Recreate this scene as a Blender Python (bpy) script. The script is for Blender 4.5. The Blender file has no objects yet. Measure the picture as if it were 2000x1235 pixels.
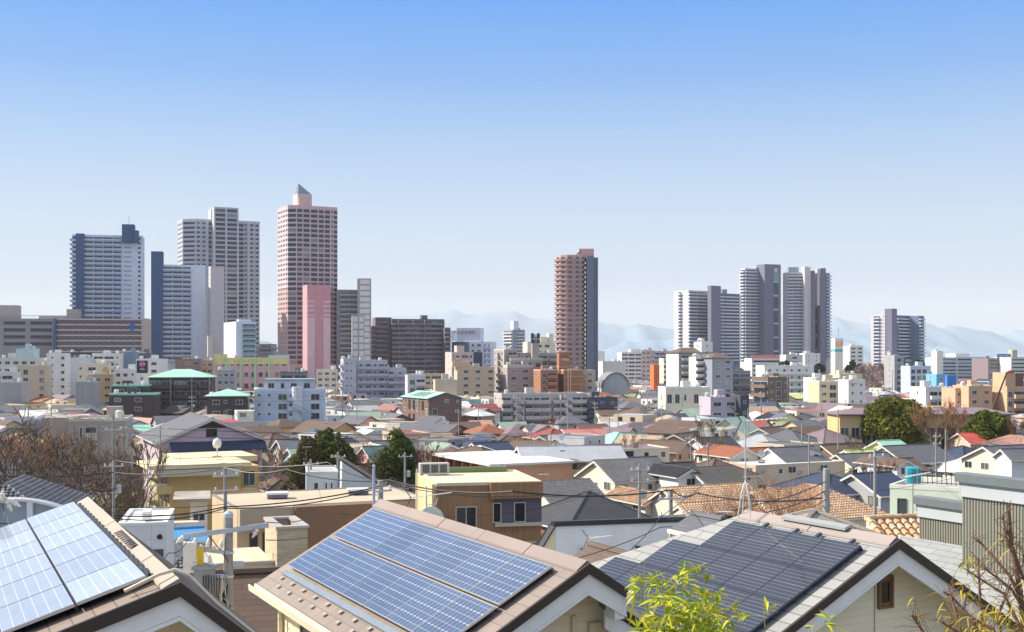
import bpy, bmesh, math, random
import numpy as np
from mathutils import Vector, Matrix
S = bpy.context.scene
COL = S.collection
D2R = math.radians
# ---------------------------------------------------------------- camera, sky, sun
F = 2400.0            # focal length in photo pixels (photo is 2000 wide)
CZ = 23.0             # eye height above the plain
HOR = 695.0           # horizon row in the photo
cam = bpy.data.cameras.new('camera'); camo = bpy.data.objects.new('camera', cam); COL.objects.link(camo)
S.camera = camo
camo.location = (0, 0, CZ); camo.rotation_euler = (D2R(90), 0, 0)
cam.sensor_width = 36; cam.lens = 36 * F / 2000; cam.shift_y = (HOR - 617.5) / 2000
cam.clip_start = 0.3; cam.clip_end = 40000
SUN_AZ, SUN_EL = -78.0, 36.0
W = bpy.data.worlds.new("World"); S.world = W; W.use_nodes = True
def build_world():
    nt = W.node_tree; n = nt.nodes; L = nt.links
    bg = n['Background']
    sky = n.new('ShaderNodeTexSky'); sky.sky_type = 'NISHITA'; sky.sun_disc = False
    sky.sun_elevation = D2R(SUN_EL); sky.sun_rotation = D2R(SUN_AZ)
    sky.air_density = 1.0; sky.dust_density = 0.6; sky.ozone_density = 2.0
    tc = n.new('ShaderNodeTexCoord'); sp = n.new('ShaderNodeSeparateXYZ')
    L.new(tc.outputs['Generated'], sp.inputs[0])
    rp = n.new('ShaderNodeValToRGB'); e = rp.color_ramp.elements
    stops = [(0.0000, (0.438, 0.532, 0.666)), (0.0582, (0.438, 0.532, 0.666)), (0.0810, (0.463, 0.559, 0.690)), (0.1057, (0.461, 0.574, 0.718)), (0.1301, (0.422, 0.550, 0.728)), (0.1624, (0.354, 0.511, 0.744)), (0.1902, (0.270, 0.459, 0.754)), (0.2214, (0.179, 0.383, 0.760)), (0.2558, (0.118, 0.345, 0.781)), (0.2774, (0.090, 0.307, 0.811)), (0.4200, (0.310, 0.430, 0.690)), (0.7000, (0.850, 0.880, 0.940)), (1.0000, (0.850, 0.880, 0.940))]
    while len(e) < len(stops): e.new(0.5)
    for el, (p, c) in zip(e, stops): el.position = p; el.color = (*c, 1)
    L.new(sp.outputs['Z'], rp.inputs[0])
    sc = n.new('ShaderNodeMix'); sc.data_type = 'RGBA'; sc.blend_type = 'MULTIPLY'; sc.inputs[0].default_value = 1
    k = SKY_GAIN / SKY_STR
    L.new(rp.outputs[0], sc.inputs[6]); sc.inputs[7].default_value = (k, k, k, 1)
    mx = n.new('ShaderNodeMix'); mx.data_type = 'RGBA'; mx.inputs[0].default_value = 0.85
    L.new(sky.outputs[0], mx.inputs[6]); L.new(sc.outputs[2], mx.inputs[7])
    L.new(mx.outputs[2], bg.inputs[0]); bg.inputs[1].default_value = SKY_STR
SKY_STR = 0.1; SKY_GAIN = 0.78
build_world()
sl = bpy.data.lights.new('sun', 'SUN'); slo = bpy.data.objects.new('sun', sl); COL.objects.link(slo)
sl.energy = 5.0; sl.angle = D2R(0.5); sl.color = (1.0, 0.90, 0.76)
_sd = Vector((math.sin(D2R(SUN_AZ)) * math.cos(D2R(SUN_EL)), math.cos(D2R(SUN_AZ)) * math.cos(D2R(SUN_EL)), math.sin(D2R(SUN_EL))))
slo.rotation_euler = _sd.to_track_quat('Z', 'Y').to_euler(); slo.location = (-200, 50, 200)
S.view_settings.view_transform = 'Standard'; S.view_settings.look = 'None'
S.view_settings.exposure = 0.60; S.view_settings.gamma = 1.0
try:
    S.cycles.volume_bounces = 2; S.cycles.max_bounces = 6; S.cycles.diffuse_bounces = 3; S.cycles.glossy_bounces = 2
    S.cycles.transparent_max_bounces = 4; S.cycles.use_denoising = True
    S.cycles.caustics_reflective = False; S.cycles.caustics_refractive = False
except Exception: pass
# ---------------------------------------------------------------- small helpers
def P(px, py, d):
    return Vector(((px - 1000) / F * d, d, CZ - (py - HOR) / F * d))
def sstep(a, b, t):
    t = min(1, max(0, (t - a) / (b - a))); return t * t * (3 - 2 * t)
def gz(x, y):
    if y < 19: return 11.5 + (19 - max(y, -30)) * 0.50 if y > 0 else 21.0
    return 11.5 * (1 - sstep(30, 88, y))
def lin(h):
    h = h.lstrip('#'); o = []
    for i in (0, 2, 4):
        c = int(h[i:i+2], 16) / 255
        o.append(c / 12.92 if c < .04045 else ((c + .055) / 1.055) ** 2.4)
    return tuple(o)
WALLC = dict(white=(.74,.72,.67), cream=(.71,.64,.50), yellow=(.63,.51,.27), beige=(.52,.44,.34), pink=(.72,.42,.36), mint=(.56,.66,.50),
    pale_blue=(.42,.54,.64), grey=(.36,.37,.38), pale_grey=(.54,.55,.56), taupe=(.34,.28,.23), brown=(.17,.10,.065), tan=(.50,.33,.17), dark=(.055,.055,.065),
    orange=(.58,.24,.09), lilac=(.46,.40,.47), blue=(.09,.30,.62), navy=(.035,.06,.12), olive=(.30,.31,.16), peach=(.62,.44,.31), slate_blue=(.20,.27,.36))
ROOFC = dict(slate=(.115,.12,.14), charcoal=(.05,.053,.062), brown=(.13,.085,.065), red=(.50,.085,.065), rose=(.55,.20,.18), orange=(.52,.24,.11), green=(.04,.20,.15),
    mint=(.34,.60,.48), blue=(.02,.15,.45), pale_grey=(.36,.38,.41), white=(.70,.70,.68), mauve=(.21,.155,.175), navy=(.035,.05,.10), rust=(.27,.095,.05), olive=(.33,.38,.16),
    tan=(.40,.30,.21), maroon=(.25,.06,.055), salmon=(.50,.28,.21), teal=(.05,.13,.16), sage=(.24,.33,.27), lime=(.46,.56,.18))
# ---------------------------------------------------------------- materials
_mats = {}
def _new(name):
    m = bpy.data.materials.new(name); m.use_nodes = True
    return m, m.node_tree.nodes, m.node_tree.links, m.node_tree.nodes['Principled BSDF']
def rgb4(c): return (c[0], c[1], c[2], 1)
def _vary(n, L, src, amt, scale, coord='Object', rnd=0.0):
    """colour socket with blotchy variation multiplied in"""
    tc = n.new('ShaderNodeTexCoord'); no = n.new('ShaderNodeTexNoise')
    no.inputs['Scale'].default_value = scale; no.inputs['Detail'].default_value = 5
    L.new(tc.outputs[coord], no.inputs['Vector'])
    mr = n.new('ShaderNodeMapRange'); mr.inputs[1].default_value = .3; mr.inputs[2].default_value = .7
    mr.inputs[3].default_value = 1 - amt; mr.inputs[4].default_value = 1 + amt
    L.new(no.outputs[0], mr.inputs[0])
    val = mr.outputs[0]
    if rnd:
        oi = n.new('ShaderNodeObjectInfo'); m2 = n.new('ShaderNodeMapRange')
        m2.inputs[3].default_value = 1 - rnd; m2.inputs[4].default_value = 1 + rnd
        L.new(oi.outputs['Random'], m2.inputs[0])
        mm = n.new('ShaderNodeMath'); mm.operation = 'MULTIPLY'; L.new(val, mm.inputs[0]); L.new(m2.outputs[0], mm.inputs[1]); val = mm.outputs[0]
    hs = n.new('ShaderNodeHueSaturation')
    if isinstance(src, tuple): hs.inputs['Color'].default_value = rgb4(src)
    else: L.new(src, hs.inputs['Color'])
    L.new(val, hs.inputs['Value'])
    return hs.outputs[0]
def wall(c, rough=.85, amt=.07, scale=.35):
    k = ('wall', c, rough, amt, scale)
    if k not in _mats:
        m, n, L, b = _new('plaster'); b.inputs['Roughness'].default_value = rough
        L.new(_vary(n, L, c, amt, scale), b.inputs['Base Color']); _mats[k] = m
    return _mats[k]
def paint(c, rough=.5, metal=0.0, spec=.5):
    k = ('paint', c, rough, metal, spec)
    if k not in _mats:
        m, n, L, b = _new('paint'); b.inputs['Roughness'].default_value = rough; b.inputs['Metallic'].default_value = metal
        b.inputs['Specular IOR Level'].default_value = spec
        L.new(_vary(n, L, c, .06, 2.5), b.inputs['Base Color']); _mats[k] = m
    return _mats[k]
def bricks(c, w, h, gap=.012, jc=.6, vary=.1, bump=.3, rough=.8, off=.5, dist=.02, blotch=.08, bscale=.6, spec=.4):
    """courses of any kind: siding boards, roof slates, tiles; w,h in metres on the auto UV"""
    k = ('br', c, w, h, gap, jc, vary, bump, rough, off, dist, blotch, bscale, spec)
    if k not in _mats:
        m, n, L, b = _new('courses'); b.inputs['Roughness'].default_value = rough; b.inputs['Specular IOR Level'].default_value = spec
        tc = n.new('ShaderNodeTexCoord'); br = n.new('ShaderNodeTexBrick'); br.offset = off
        L.new(tc.outputs['UV'], br.inputs['Vector'])
        br.inputs['Scale'].default_value = 1; br.inputs['Brick Width'].default_value = w; br.inputs['Row Height'].default_value = h
        br.inputs['Mortar Size'].default_value = gap; br.inputs['Mortar Smooth'].default_value = .1
        br.inputs['Color1'].default_value = rgb4(tuple(x * (1 - vary) for x in c)); br.inputs['Color2'].default_value = rgb4(tuple(x * (1 + vary) for x in c))
        br.inputs['Mortar'].default_value = rgb4(tuple(x * jc for x in c))
        L.new(_vary(n, L, br.outputs[0], blotch, bscale), b.inputs['Base Color'])
        if bump:
            bp = n.new('ShaderNodeBump'); bp.inputs['Strength'].default_value = bump; bp.inputs['Distance'].default_value = dist; bp.invert = True
            L.new(br.outputs['Fac'], bp.inputs['Height']); L.new(bp.outputs[0], b.inputs['Normal'])
        _mats[k] = m
    return _mats[k]
def slate(c): return bricks(c, 1.8, .22, .010, .60, .08, .5, .75, .5, .02, .12, .5)
def siding(c): return bricks(c, 3.0, .45, .012, .72, .03, .25, .75, .5, .01, .05, .4)
def panelwall(c, w=1.2, h=3.0): return bricks(c, w, h, .02, .78, .03, .2, .7, 0.0, .01, .06, .3)
def metalroof(c): return bricks(c, .42, 60., .022, .8, .04, .5, .45, 0.0, .03, .07, .3)
def kawara(c, pu=.30, pv=.27, amt=.22, bump=1.0, rough=.45):
    """pantiles: rolls along u, laps along v"""
    k = ('kw', c, pu, pv, amt, bump, rough)
    if k not in _mats:
        m, n, L, b = _new('pantile'); b.inputs['Roughness'].default_value = rough
        tc = n.new('ShaderNodeTexCoord'); sp = n.new('ShaderNodeSeparateXYZ'); L.new(tc.outputs['UV'], sp.inputs[0])
        def mth(op, a, bb=None, c3=None):
            x = n.new('ShaderNodeMath'); x.operation = op
            for i, s in enumerate((a, bb, c3)):
                if s is None: continue
                if isinstance(s, (int, float)): x.inputs[i].default_value = s
                else: L.new(s, x.inputs[i])
            return x.outputs[0]
        su = mth('SINE', mth('MULTIPLY', sp.outputs[0], 2 * math.pi / pu))
        fv = mth('FRACT', mth('MULTIPLY', sp.outputs[1], 1 / pv))
        h = mth('ADD', mth('MULTIPLY', su, .045), mth('MULTIPLY', mth('SUBTRACT', 1.0, fv), .035))
        bp = n.new('ShaderNodeBump'); bp.inputs['Strength'].default_value = bump; bp.inputs['Distance'].default_value = 1.0
        L.new(h, bp.inputs['Height']); L.new(bp.outputs[0], b.inputs['Normal'])
        cb = n.new('ShaderNodeCombineXYZ'); L.new(mth('FLOOR', mth('MULTIPLY', sp.outputs[0], 1 / pu)), cb.inputs[0]); L.new(mth('FLOOR', mth('MULTIPLY', sp.outputs[1], 1 / pv)), cb.inputs[1])
        wn = n.new('ShaderNodeTexWhiteNoise'); wn.noise_dimensions = '2D'; L.new(cb.outputs[0], wn.inputs['Vector'])
        mr = n.new('ShaderNodeMapRange'); mr.inputs[3].default_value = 1 - amt; mr.inputs[4].default_value = 1 + amt; L.new(wn.outputs[0], mr.inputs[0])
        hs = n.new('ShaderNodeHueSaturation'); hs.inputs['Color'].default_value = rgb4(c); L.new(mr.outputs[0], hs.inputs['Value'])
        L.new(_vary(n, L, hs.outputs[0], .12, .4), b.inputs['Base Color']); _mats[k] = m
    return _mats[k]
def glass(c=(.02,.028,.036), curtain=.35):
    k = ('glass', c, curtain)
    if k not in _mats:
        m, n, L, b = _new('window_glass'); b.inputs['Roughness'].default_value = .12
        oi = n.new('ShaderNodeObjectInfo'); rp = n.new('ShaderNodeValToRGB'); rp.color_ramp.interpolation = 'CONSTANT'
        e = rp.color_ramp.elements; e[0].color = rgb4(c); e[1].position = 1 - curtain; e[1].color = (.22, .22, .20, 1)
        x = e.new(1 - curtain * .4); x.color = (.10, .115, .12, 1)
        gi = n.new('ShaderNodeNewGeometry'); ad = n.new('ShaderNodeMath'); ad.operation = 'ADD'; fr = n.new('ShaderNodeMath'); fr.operation = 'FRACT'
        L.new(oi.outputs['Random'], ad.inputs[0]); L.new(gi.outputs['Random Per Island'], ad.inputs[1]); L.new(ad.outputs[0], fr.inputs[0])
        L.new(fr.outputs[0], rp.inputs[0]); L.new(rp.outputs[0], b.inputs['Base Color']); _mats[k] = m
    return _mats[k]
def solar(cell, line, cu, cv, lw, dia=0.0, rough=.18, cv2=None, hl=None):
    k = ('solar', cell, line, cu, cv, lw, dia, rough, cv2, hl)
    if k not in _mats:
        m, n, L, b = _new('solar_cells'); b.inputs['Roughness'].default_value = rough; b.inputs['Specular IOR Level'].default_value = .5
        b.inputs['Coat Weight'].default_value = .6; b.inputs['Coat Roughness'].default_value = .06
        tc = n.new('ShaderNodeTexCoord'); sp = n.new('ShaderNodeSeparateXYZ'); L.new(tc.outputs['UV'], sp.inputs[0])
        def mth(op, a, bb=None):
            x = n.new('ShaderNodeMath'); x.operation = op
            for i, s in enumerate((a, bb)):
                if s is None: continue
                if isinstance(s, (int, float)): x.inputs[i].default_value = s
                else: L.new(s, x.inputs[i])
            return x.outputs[0]
        def edge(sock, p): return mth('ABSOLUTE', mth('SUBTRACT', mth('FRACT', mth('MULTIPLY', sock, 1 / p)), .5))
        a = edge(sp.outputs[0], cu); bb = edge(sp.outputs[1], cv)
        mask = mth('MAXIMUM', mth('GREATER_THAN', a, .5 - lw / cu), mth('GREATER_THAN', bb, .5 - lw / cv))
        if dia:
            d = edge(sp.outputs[1], cv2 or cv)
            mask = mth('MAXIMUM', mask, mth('GREATER_THAN', mth('ADD', a, mth('MULTIPLY', d, (cv2 or cv) / cu)), .5 + .5 * (cv2 or cv) / cu - dia / cu))
        if hl:
            d2 = edge(sp.outputs[1], hl); mask = mth('MAXIMUM', mask, mth('GREATER_THAN', d2, .5 - lw * 1.7 / hl))
        mx = n.new('ShaderNodeMix'); mx.data_type = 'RGBA'; L.new(mask, mx.inputs[0])
        mx.inputs[6].default_value = rgb4(cell); mx.inputs[7].default_value = rgb4(line)
        L.new(_vary(n, L, mx.outputs[2], .14, .8, 'Object', .16), b.inputs['Base Color']); _mats[k] = m
    return _mats[k]
def leafmat(c1, c2, rough=.6):
    k = ('leaf', c1, c2)
    if k not in _mats:
        m, n, L, b = _new('leaves'); b.inputs['Roughness'].default_value = max(rough, .75); b.inputs['Specular IOR Level'].default_value = .2
        g = n.new('ShaderNodeNewGeometry'); rp = n.new('ShaderNodeMix'); rp.data_type = 'RGBA'
        L.new(g.outputs['Random Per Island'], rp.inputs[0]); rp.inputs[6].default_value = rgb4(c1); rp.inputs[7].default_value = rgb4(c2)
        L.new(_vary(n, L, rp.outputs[2], .35, .35), b.inputs['Base Color'])
        tr = n.new('ShaderNodeBsdfTranslucent'); L.new(rp.outputs[2], tr.inputs[0])
        ms = n.new('ShaderNodeMixShader'); ms.inputs[0].default_value = .25
        L.new(b.outputs[0], ms.inputs[1]); L.new(tr.outputs[0], ms.inputs[2]); L.new(ms.outputs[0], n['Material Output'].inputs[0]); _mats[k] = m
    return _mats[k]
ALU = (.62,.63,.64); BRONZE = (.10,.075,.055); CONC = (.42,.41,.39)
bark = lambda c=(.16,.105,.075): wall(c, .9, .25, 1.5)
# ---------------------------------------------------------------- mesh builder
class MB:
    def __init__(s): s.v = []; s.f = []; s.m = []; s.cur = 0; s.fix = False
    def pts(s, ps):
        i = len(s.v); s.v.extend(tuple(p) for p in ps); return i
    def face(s, ps): i = s.pts(ps); s.f.append(tuple(range(i, i + len(ps)))); s.m.append(s.cur)
    def box(s, x0, y0, z0, x1, y1, z1):
        i = s.pts([(x0,y0,z0),(x1,y0,z0),(x1,y1,z0),(x0,y1,z0),(x0,y0,z1),(x1,y0,z1),(x1,y1,z1),(x0,y1,z1)])
        for q in ((3,2,1,0),(4,5,6,7),(0,1,5,4),(1,2,6,5),(2,3,7,6),(3,0,4,7)): s.f.append(tuple(i + k for k in q)); s.m.append(s.cur)
        return s
    def prism(s, poly, z0, z1):
        n = len(poly); i = s.pts([(p[0], p[1], z0) for p in poly] + [(p[0], p[1], z1) for p in poly])
        s.f.append(tuple(i + n - 1 - k for k in range(n))); s.m.append(s.cur); s.f.append(tuple(i + n + k for k in range(n))); s.m.append(s.cur)
        for k in range(n): s.f.append((i + k, i + (k + 1) % n, i + n + (k + 1) % n, i + n + k)); s.m.append(s.cur)
        return s
    def extr(s, prof, a, b, axis='y'):
        """profile of (u,z) extruded from a to b; axis y: u is x; axis x: u is y"""
        s.fix = True
        n = len(prof); mk = (lambda u, z, t: (u, t, z)) if axis == 'y' else (lambda u, z, t: (t, u, z))
        i = s.pts([mk(u, z, a) for u, z in prof] + [mk(u, z, b) for u, z in prof])
        c1 = tuple(i + k for k in range(n)); c2 = tuple(i + n + n - 1 - k for k in range(n))
        fl = axis != 'y'
        for q in (c1, c2): s.f.append(q[::-1] if fl else q); s.m.append(s.cur)
        for k in range(n):
            q = (i + (k + 1) % n, i + k, i + n + k, i + n + (k + 1) % n); s.f.append(q[::-1] if fl else q); s.m.append(s.cur)
        return s
    def tube(s, p0, p1, r0, r1=None, n=6, cap=True):
        r1 = r0 if r1 is None else r1
        p0 = Vector(p0); p1 = Vector(p1); d = (p1 - p0)
        if d.length < 1e-6: return s
        d.normalize(); u = d.orthogonal().normalized(); w = d.cross(u)
        i = len(s.v)
        for p, r in ((p0, r0), (p1, r1)):
            for k in range(n):
                a = 2 * math.pi * k / n; s.v.append(tuple(p + (u * math.cos(a) + w * math.sin(a)) * r))
        for k in range(n): s.f.append((i + k, i + (k + 1) % n, i + n + (k + 1) % n, i + n + k)); s.m.append(s.cur)
        if cap:
            s.f.append(tuple(i + n - 1 - k for k in range(n))); s.m.append(s.cur); s.f.append(tuple(i + n + k for k in range(n))); s.m.append(s.cur)
        return s
    def path(s, ps, r, n=6):
        """one continuous tube through the points"""
        ps = [Vector(p) for p in ps]; i0 = len(s.v); u = None
        rs = r if isinstance(r, (list, tuple)) else [r] * len(ps)
        for j, p in enumerate(ps):
            d = (ps[min(j + 1, len(ps) - 1)] - ps[max(j - 1, 0)]).normalized()
            u = d.orthogonal().normalized() if u is None else (u - d * u.dot(d)).normalized()
            w = d.cross(u)
            for k in range(n):
                a = 2 * math.pi * k / n; s.v.append(tuple(p + (u * math.cos(a) + w * math.sin(a)) * rs[j]))
        for j in range(len(ps) - 1):
            for k in range(n):
                a = i0 + j * n + k; b = i0 + j * n + (k + 1) % n; s.f.append((a, b, b + n, a + n)); s.m.append(s.cur)
        s.f.append(tuple(i0 + n - 1 - k for k in range(n))); s.m.append(s.cur)
        e = i0 + (len(ps) - 1) * n; s.f.append(tuple(e + k for k in range(n))); s.m.append(s.cur)
        return s
    def lathe(s, prof, c=(0, 0), n=12):
        """profile of (r,z) turned round the vertical through c"""
        i = len(s.v); m = len(prof)
        for r, z in prof:
            for k in range(n): a = 2 * math.pi * k / n; s.v.append((c[0] + r * math.cos(a), c[1] + r * math.sin(a), z))
        for j in range(m - 1):
            for k in range(n):
                a = i + j * n + k; b = i + j * n + (k + 1) % n; s.f.append((a, b, b + n, a + n)); s.m.append(s.cur)
        s.f.append(tuple(i + n - 1 - k for k in range(n))); s.m.append(s.cur)
        s.f.append(tuple(i + (m - 1) * n + k for k in range(n))); s.m.append(s.cur)
        return s
    def mesh(s, name, mats, smooth=False):
        me = bpy.data.meshes.new(name); me.from_pydata(s.v, [], s.f)
        for m in (mats if isinstance(mats, (list, tuple)) else [mats]): me.materials.append(m)
        if max(s.m, default=0): me.polygons.foreach_set('material_index', s.m)
        if s.fix and len(s.f) < 3000:
            bm = bmesh.new(); bm.from_mesh(me); bmesh.ops.recalc_face_normals(bm, faces=bm.faces[:]); bm.to_mesh(me); bm.free()
        autouv(me)
        if smooth: me.polygons.foreach_set('use_smooth', [True] * len(me.polygons))
        me.update(); return me
    def build(s, name, mats, parent=None, loc=None, rz=0, smooth=False):
        return link(name, s.mesh(name, mats, smooth), parent, loc, rz)
def autouv(me):
    np_ = len(me.polygons)
    if not np_: return
    co = np.empty(len(me.vertices) * 3); me.vertices.foreach_get('co', co); co = co.reshape(-1, 3)
    nl = len(me.loops); vi = np.empty(nl, int); me.loops.foreach_get('vertex_index', vi)
    lt = np.empty(np_, int); me.polygons.foreach_get('loop_total', lt)
    nr = np.empty(np_ * 3); me.polygons.foreach_get('normal', nr); nr = nr.reshape(-1, 3)
    t = np.stack([-nr[:, 1], nr[:, 0], np.zeros(np_)], 1); ln = np.linalg.norm(t, axis=1)
    flat = ln < 1e-2; t[~flat] /= ln[~flat, None]; t[flat] = (1, 0, 0)
    b = np.cross(nr, t)
    t = np.repeat(t, lt, axis=0); b = np.repeat(b, lt, axis=0); p = co[vi]
    uv = np.stack([(p * t).sum(1), (p * b).sum(1)], 1).ravel()
    me.uv_layers.new(name='UVMap').data.foreach_set('uv', uv)
def link(name, data, parent=None, loc=None, rz=0, mat=None):
    o = bpy.data.objects.new(name, data); COL.objects.link(o)
    if parent is not None: o.parent = parent
    if mat is not None: o.matrix_local = mat
    else:
        if loc is not None: o.location = loc
        if rz: o.rotation_euler = (0, 0, rz)
    return o
THINGS = []
def thing(name, label, cat, loc=(0,0,0), rz=0, group=None, px=None):
    o = link(name, None, None, loc, rz); o['label'] = label; o['category'] = cat
    if group: o['group'] = group
    THINGS.append((o, px)); return o
def tag(o, label, cat, group=None, px=None):
    o['label'] = label; o['category'] = cat
    if group: o['group'] = group
    THINGS.append((o, px)); return o
def struct(o, kind='structure'): o['kind'] = kind; return o
def RM(o):
    return Matrix.Translation(o.location) @ Matrix.Rotation(o.rotation_euler[2], 4, 'Z')
def local(px, py, d, root):
    """photo point at distance d in a root's own frame"""
    m = Matrix.Translation(root.location) @ Matrix.Rotation(root.rotation_euler[2], 4, 'Z'); return m.inverted() @ P(px, py, d)
_mc = {}
def cached(key, fn):
    if key not in _mc: _mc[key] = fn()
    return _mc[key]
# ---------------------------------------------------------------- facade kit
def win_mesh(w, h, fr, gl, style):
    def mk():
        b = MB(); t = .07 if style != 'far' else .10
        b.box(-w/2, -.07, 0, -w/2+t, .01, h); b.box(w/2-t, -.07, 0, w/2, .01, h); b.box(-w/2+t, -.07, 0, w/2-t, .01, t); b.box(-w/2+t, -.07, h-t, w/2-t, .01, h)
        if w > 1.1: b.box(-.03, -.05, t, .03, .01, h-t)
        if style == 'sill': b.box(-w/2-.06, -.14, -.06, w/2+.06, .01, -.002)
        if style != 'near':
            b.cur = 1; b.box(-w/2+t, -.03, t, w/2-t, .005, h-t)
            return b.mesh('window', [fr, gl])
        return b.mesh('window', [fr])
    return cached(('win', round(w, 2), round(h, 2), fr.name, gl.name, style), mk)
def pane_mesh(w, h, gl):
    def mk():
        b = MB(); b.box(-w/2+.07, -.03, .07, w/2-.07, .005, h-.07); return b.mesh('pane', [gl])
    return cached(('pane', round(w, 2), round(h, 2), gl.name), mk)
def balc_mesh(w, dep, h, wm, rm, style):
    def mk():
        b = MB(); b.box(-w/2, -dep, -.16, w/2, 0, 0)
        if style == 'solid':
            b.box(-w/2, -dep-.12, -.16, w/2, -dep, h); b.box(-w/2, -dep, 0, -w/2+.1, 0, h); b.box(w/2-.1, -dep, 0, w/2, 0, h)
        else:
            b.cur = 1; b.box(-w/2, -dep-.03, .12, w/2, -dep+.01, h); b.box(-w/2, -dep+.01, .12, -w/2+.04, 0, h); b.box(w/2-.04, -dep+.01, .12, w/2, 0, h)
            b.cur = 0; b.box(-w/2, -dep-.06, h, w/2, -dep+.03, h+.06)
        return b.mesh('balcony', [wm, rm])
    return cached(('bal', round(w, 2), dep, h, wm.name, rm.name, style), mk)
class Pool:
    """collects repeated parts of a thing; past 100 of one part the rest become one stuff part"""
    def __init__(s, root): s.root = root; s.items = {}
    def add(s, name, me, mat, sub=None): s.items.setdefault(name, []).append((me, mat, sub))
    def flush(s):
        for name, it in s.items.items():
            for me, mat, sub in it[:100]:
                o = link(name, me, s.root, mat=mat)
                if sub: link(sub[0], sub[1], o)
            rest = it[100:]
            if rest:
                b = MB(); mats = []
                for me, mat, sub in rest:
                    i = len(b.v); b.v.extend(tuple(mat @ v.co) for v in me.vertices)
                    ix = []
                    for m in me.materials:
                        if m not in mats: mats.append(m)
                        ix.append(mats.index(m))
                    for p in me.polygons: b.f.append(tuple(i + k for k in p.vertices)); b.m.append(ix[p.material_index])
                b.build(name, mats, s.root)['kind'] = 'stuff'
        s.items = {}
def fmat(p0, p1):
    """matrix of a wall face from p0 to p1 (seen from outside, left to right), outside = local -y"""
    p0 = Vector(p0[:2]); e = Vector(p1[:2]) - p0; l = e.length; e /= l
    return Matrix(((e.x, -e.y, 0, p0.x), (e.y, e.x, 0, p0.y), (0, 0, 1, 0), (0, 0, 0, 1))), l
def parse(spec):
    out = []
    for t in spec.split(): out.append(('.', float(t)) if t[0] in '.0123456789' else (t[0], float(t[1:]) if len(t) > 1 else 1.0))
    return out
class Sty:
    def __init__(s, wallm, frame=None, gl=None, bal=None, rail=None, wstyle='far', bstyle='solid', bdep=1.2, bh=1.05, acc=None):
        s.wall = wallm; s.frame = frame or paint(ALU, .4); s.gl = gl or glass(); s.bal = bal or wallm; s.rail = rail or s.bal
        s.wstyle = wstyle; s.bstyle = bstyle; s.bdep = bdep; s.bh = bh; s.acc = acc or wallm
def facade(pool, M, width, z0, fh, nf, spec, st, skip=0):
    cols = parse(spec); tot = sum(w for _, w in cols); x = 0
    cells = []
    for k, w in cols: w = w / tot * width; cells.append((k, x + w / 2, w)); x += w
    for fl in range(skip, nf):
        z = z0 + fl * fh
        for k, cx, w in cells:
            T = M @ Matrix.Translation((cx, 0, z))
            if k in 'Bb':
                a = max(.5, w - .35); h = fh * .70
                pool.add('window', win_mesh(a, h, st.frame, st.gl, 'far'), T @ Matrix.Translation((0, 0, .06)))
                pool.add('balcony', balc_mesh(w - .06, st.bdep, st.bh, st.bal, st.rail, 'solid' if k == 'B' else 'rail'), T)
            elif k == 'C':   # corridor: parapet band with doors behind
                pool.add('balcony', balc_mesh(w - .02, st.bdep, st.bh, st.bal, st.rail, st.bstyle), T)
                nn = max(1, int(w / 2.6))
                for q in range(nn): pool.add('window', win_mesh(.85 if q % 2 else 1.2, fh * .68, st.frame, st.gl, 'far'), T @ Matrix.Translation((-w/2 + (q + .5) * w / nn, 0, .06)))
            elif k in 'WwvG':
                a, h, zz = {'G': (w * .92, fh * .66, fh * .12), 'W': (w * .62, fh * .45, fh * .30), 'w': (min(w * .55, .8), fh * .32, fh * .42), 'v': (w * .9, fh * .5, fh * .27)}[k]
                g = st.wstyle; T2 = T @ Matrix.Translation((0, 0, zz))
                if g == 'near': pool.add('window', win_mesh(a, h, st.frame, st.gl, g), T2, ('pane', pane_mesh(a, h, st.gl)))
                else: pool.add('window', win_mesh(a, h, st.frame, st.gl, g), T2)
            elif k == 'D':   # big sash to the floor
                a = w * .75; T2 = T @ Matrix.Translation((0, 0, .06)); g = st.wstyle
                if g == 'near': pool.add('window', win_mesh(a, fh * .68, st.frame, st.gl, g), T2, ('pane', pane_mesh(a, fh * .68, st.gl)))
                else: pool.add('window', win_mesh(a, fh * .68, st.frame, st.gl, g), T2)
    h = nf * fh
    for k, cx, w in cells:
        if k == 'P':
            def mk(w=w): b = MB(); b.box(-w/2, -.45, 0, w/2, 0, h + .3); return b.mesh('pier', [st.acc])
            pool.add('pier', mk(), M @ Matrix.Translation((cx, 0, z0)))
        if k == 'F':
            def mk(w=w): b = MB(); b.box(-.12, -st.bdep - .2, 0, .12, 0, h); return b.mesh('fin', [st.acc])
            pool.add('fin', mk(), M @ Matrix.Translation((cx, 0, z0)))
def span(pxl, pxr, d, th, axis='x'):
    """metres along a yawed front (or side) starting at column pxl, distance d, ending at column pxr"""
    ax, ay = (pxl - 1000) / F * d, d; k = (pxr - 1000) / F
    ux, uy = (math.cos(th), math.sin(th)) if axis == 'x' else (-math.sin(th), math.cos(th))
    return (k * ay - ax) / (ux - k * uy)
def boxroot(name, label, cat, d, thdeg, pxl, pxr, ytop, group=None, base=None):
    th = D2R(thdeg); w = span(pxl, pxr, d, th)
    a = P(pxl, ytop, d); z0 = gz(a.x, a.y) if base is None else base
    r = thing(name, label, cat, (a.x, a.y, z0), th, group, (pxl, ytop, pxr))
    return r, w, a.z - z0
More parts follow.
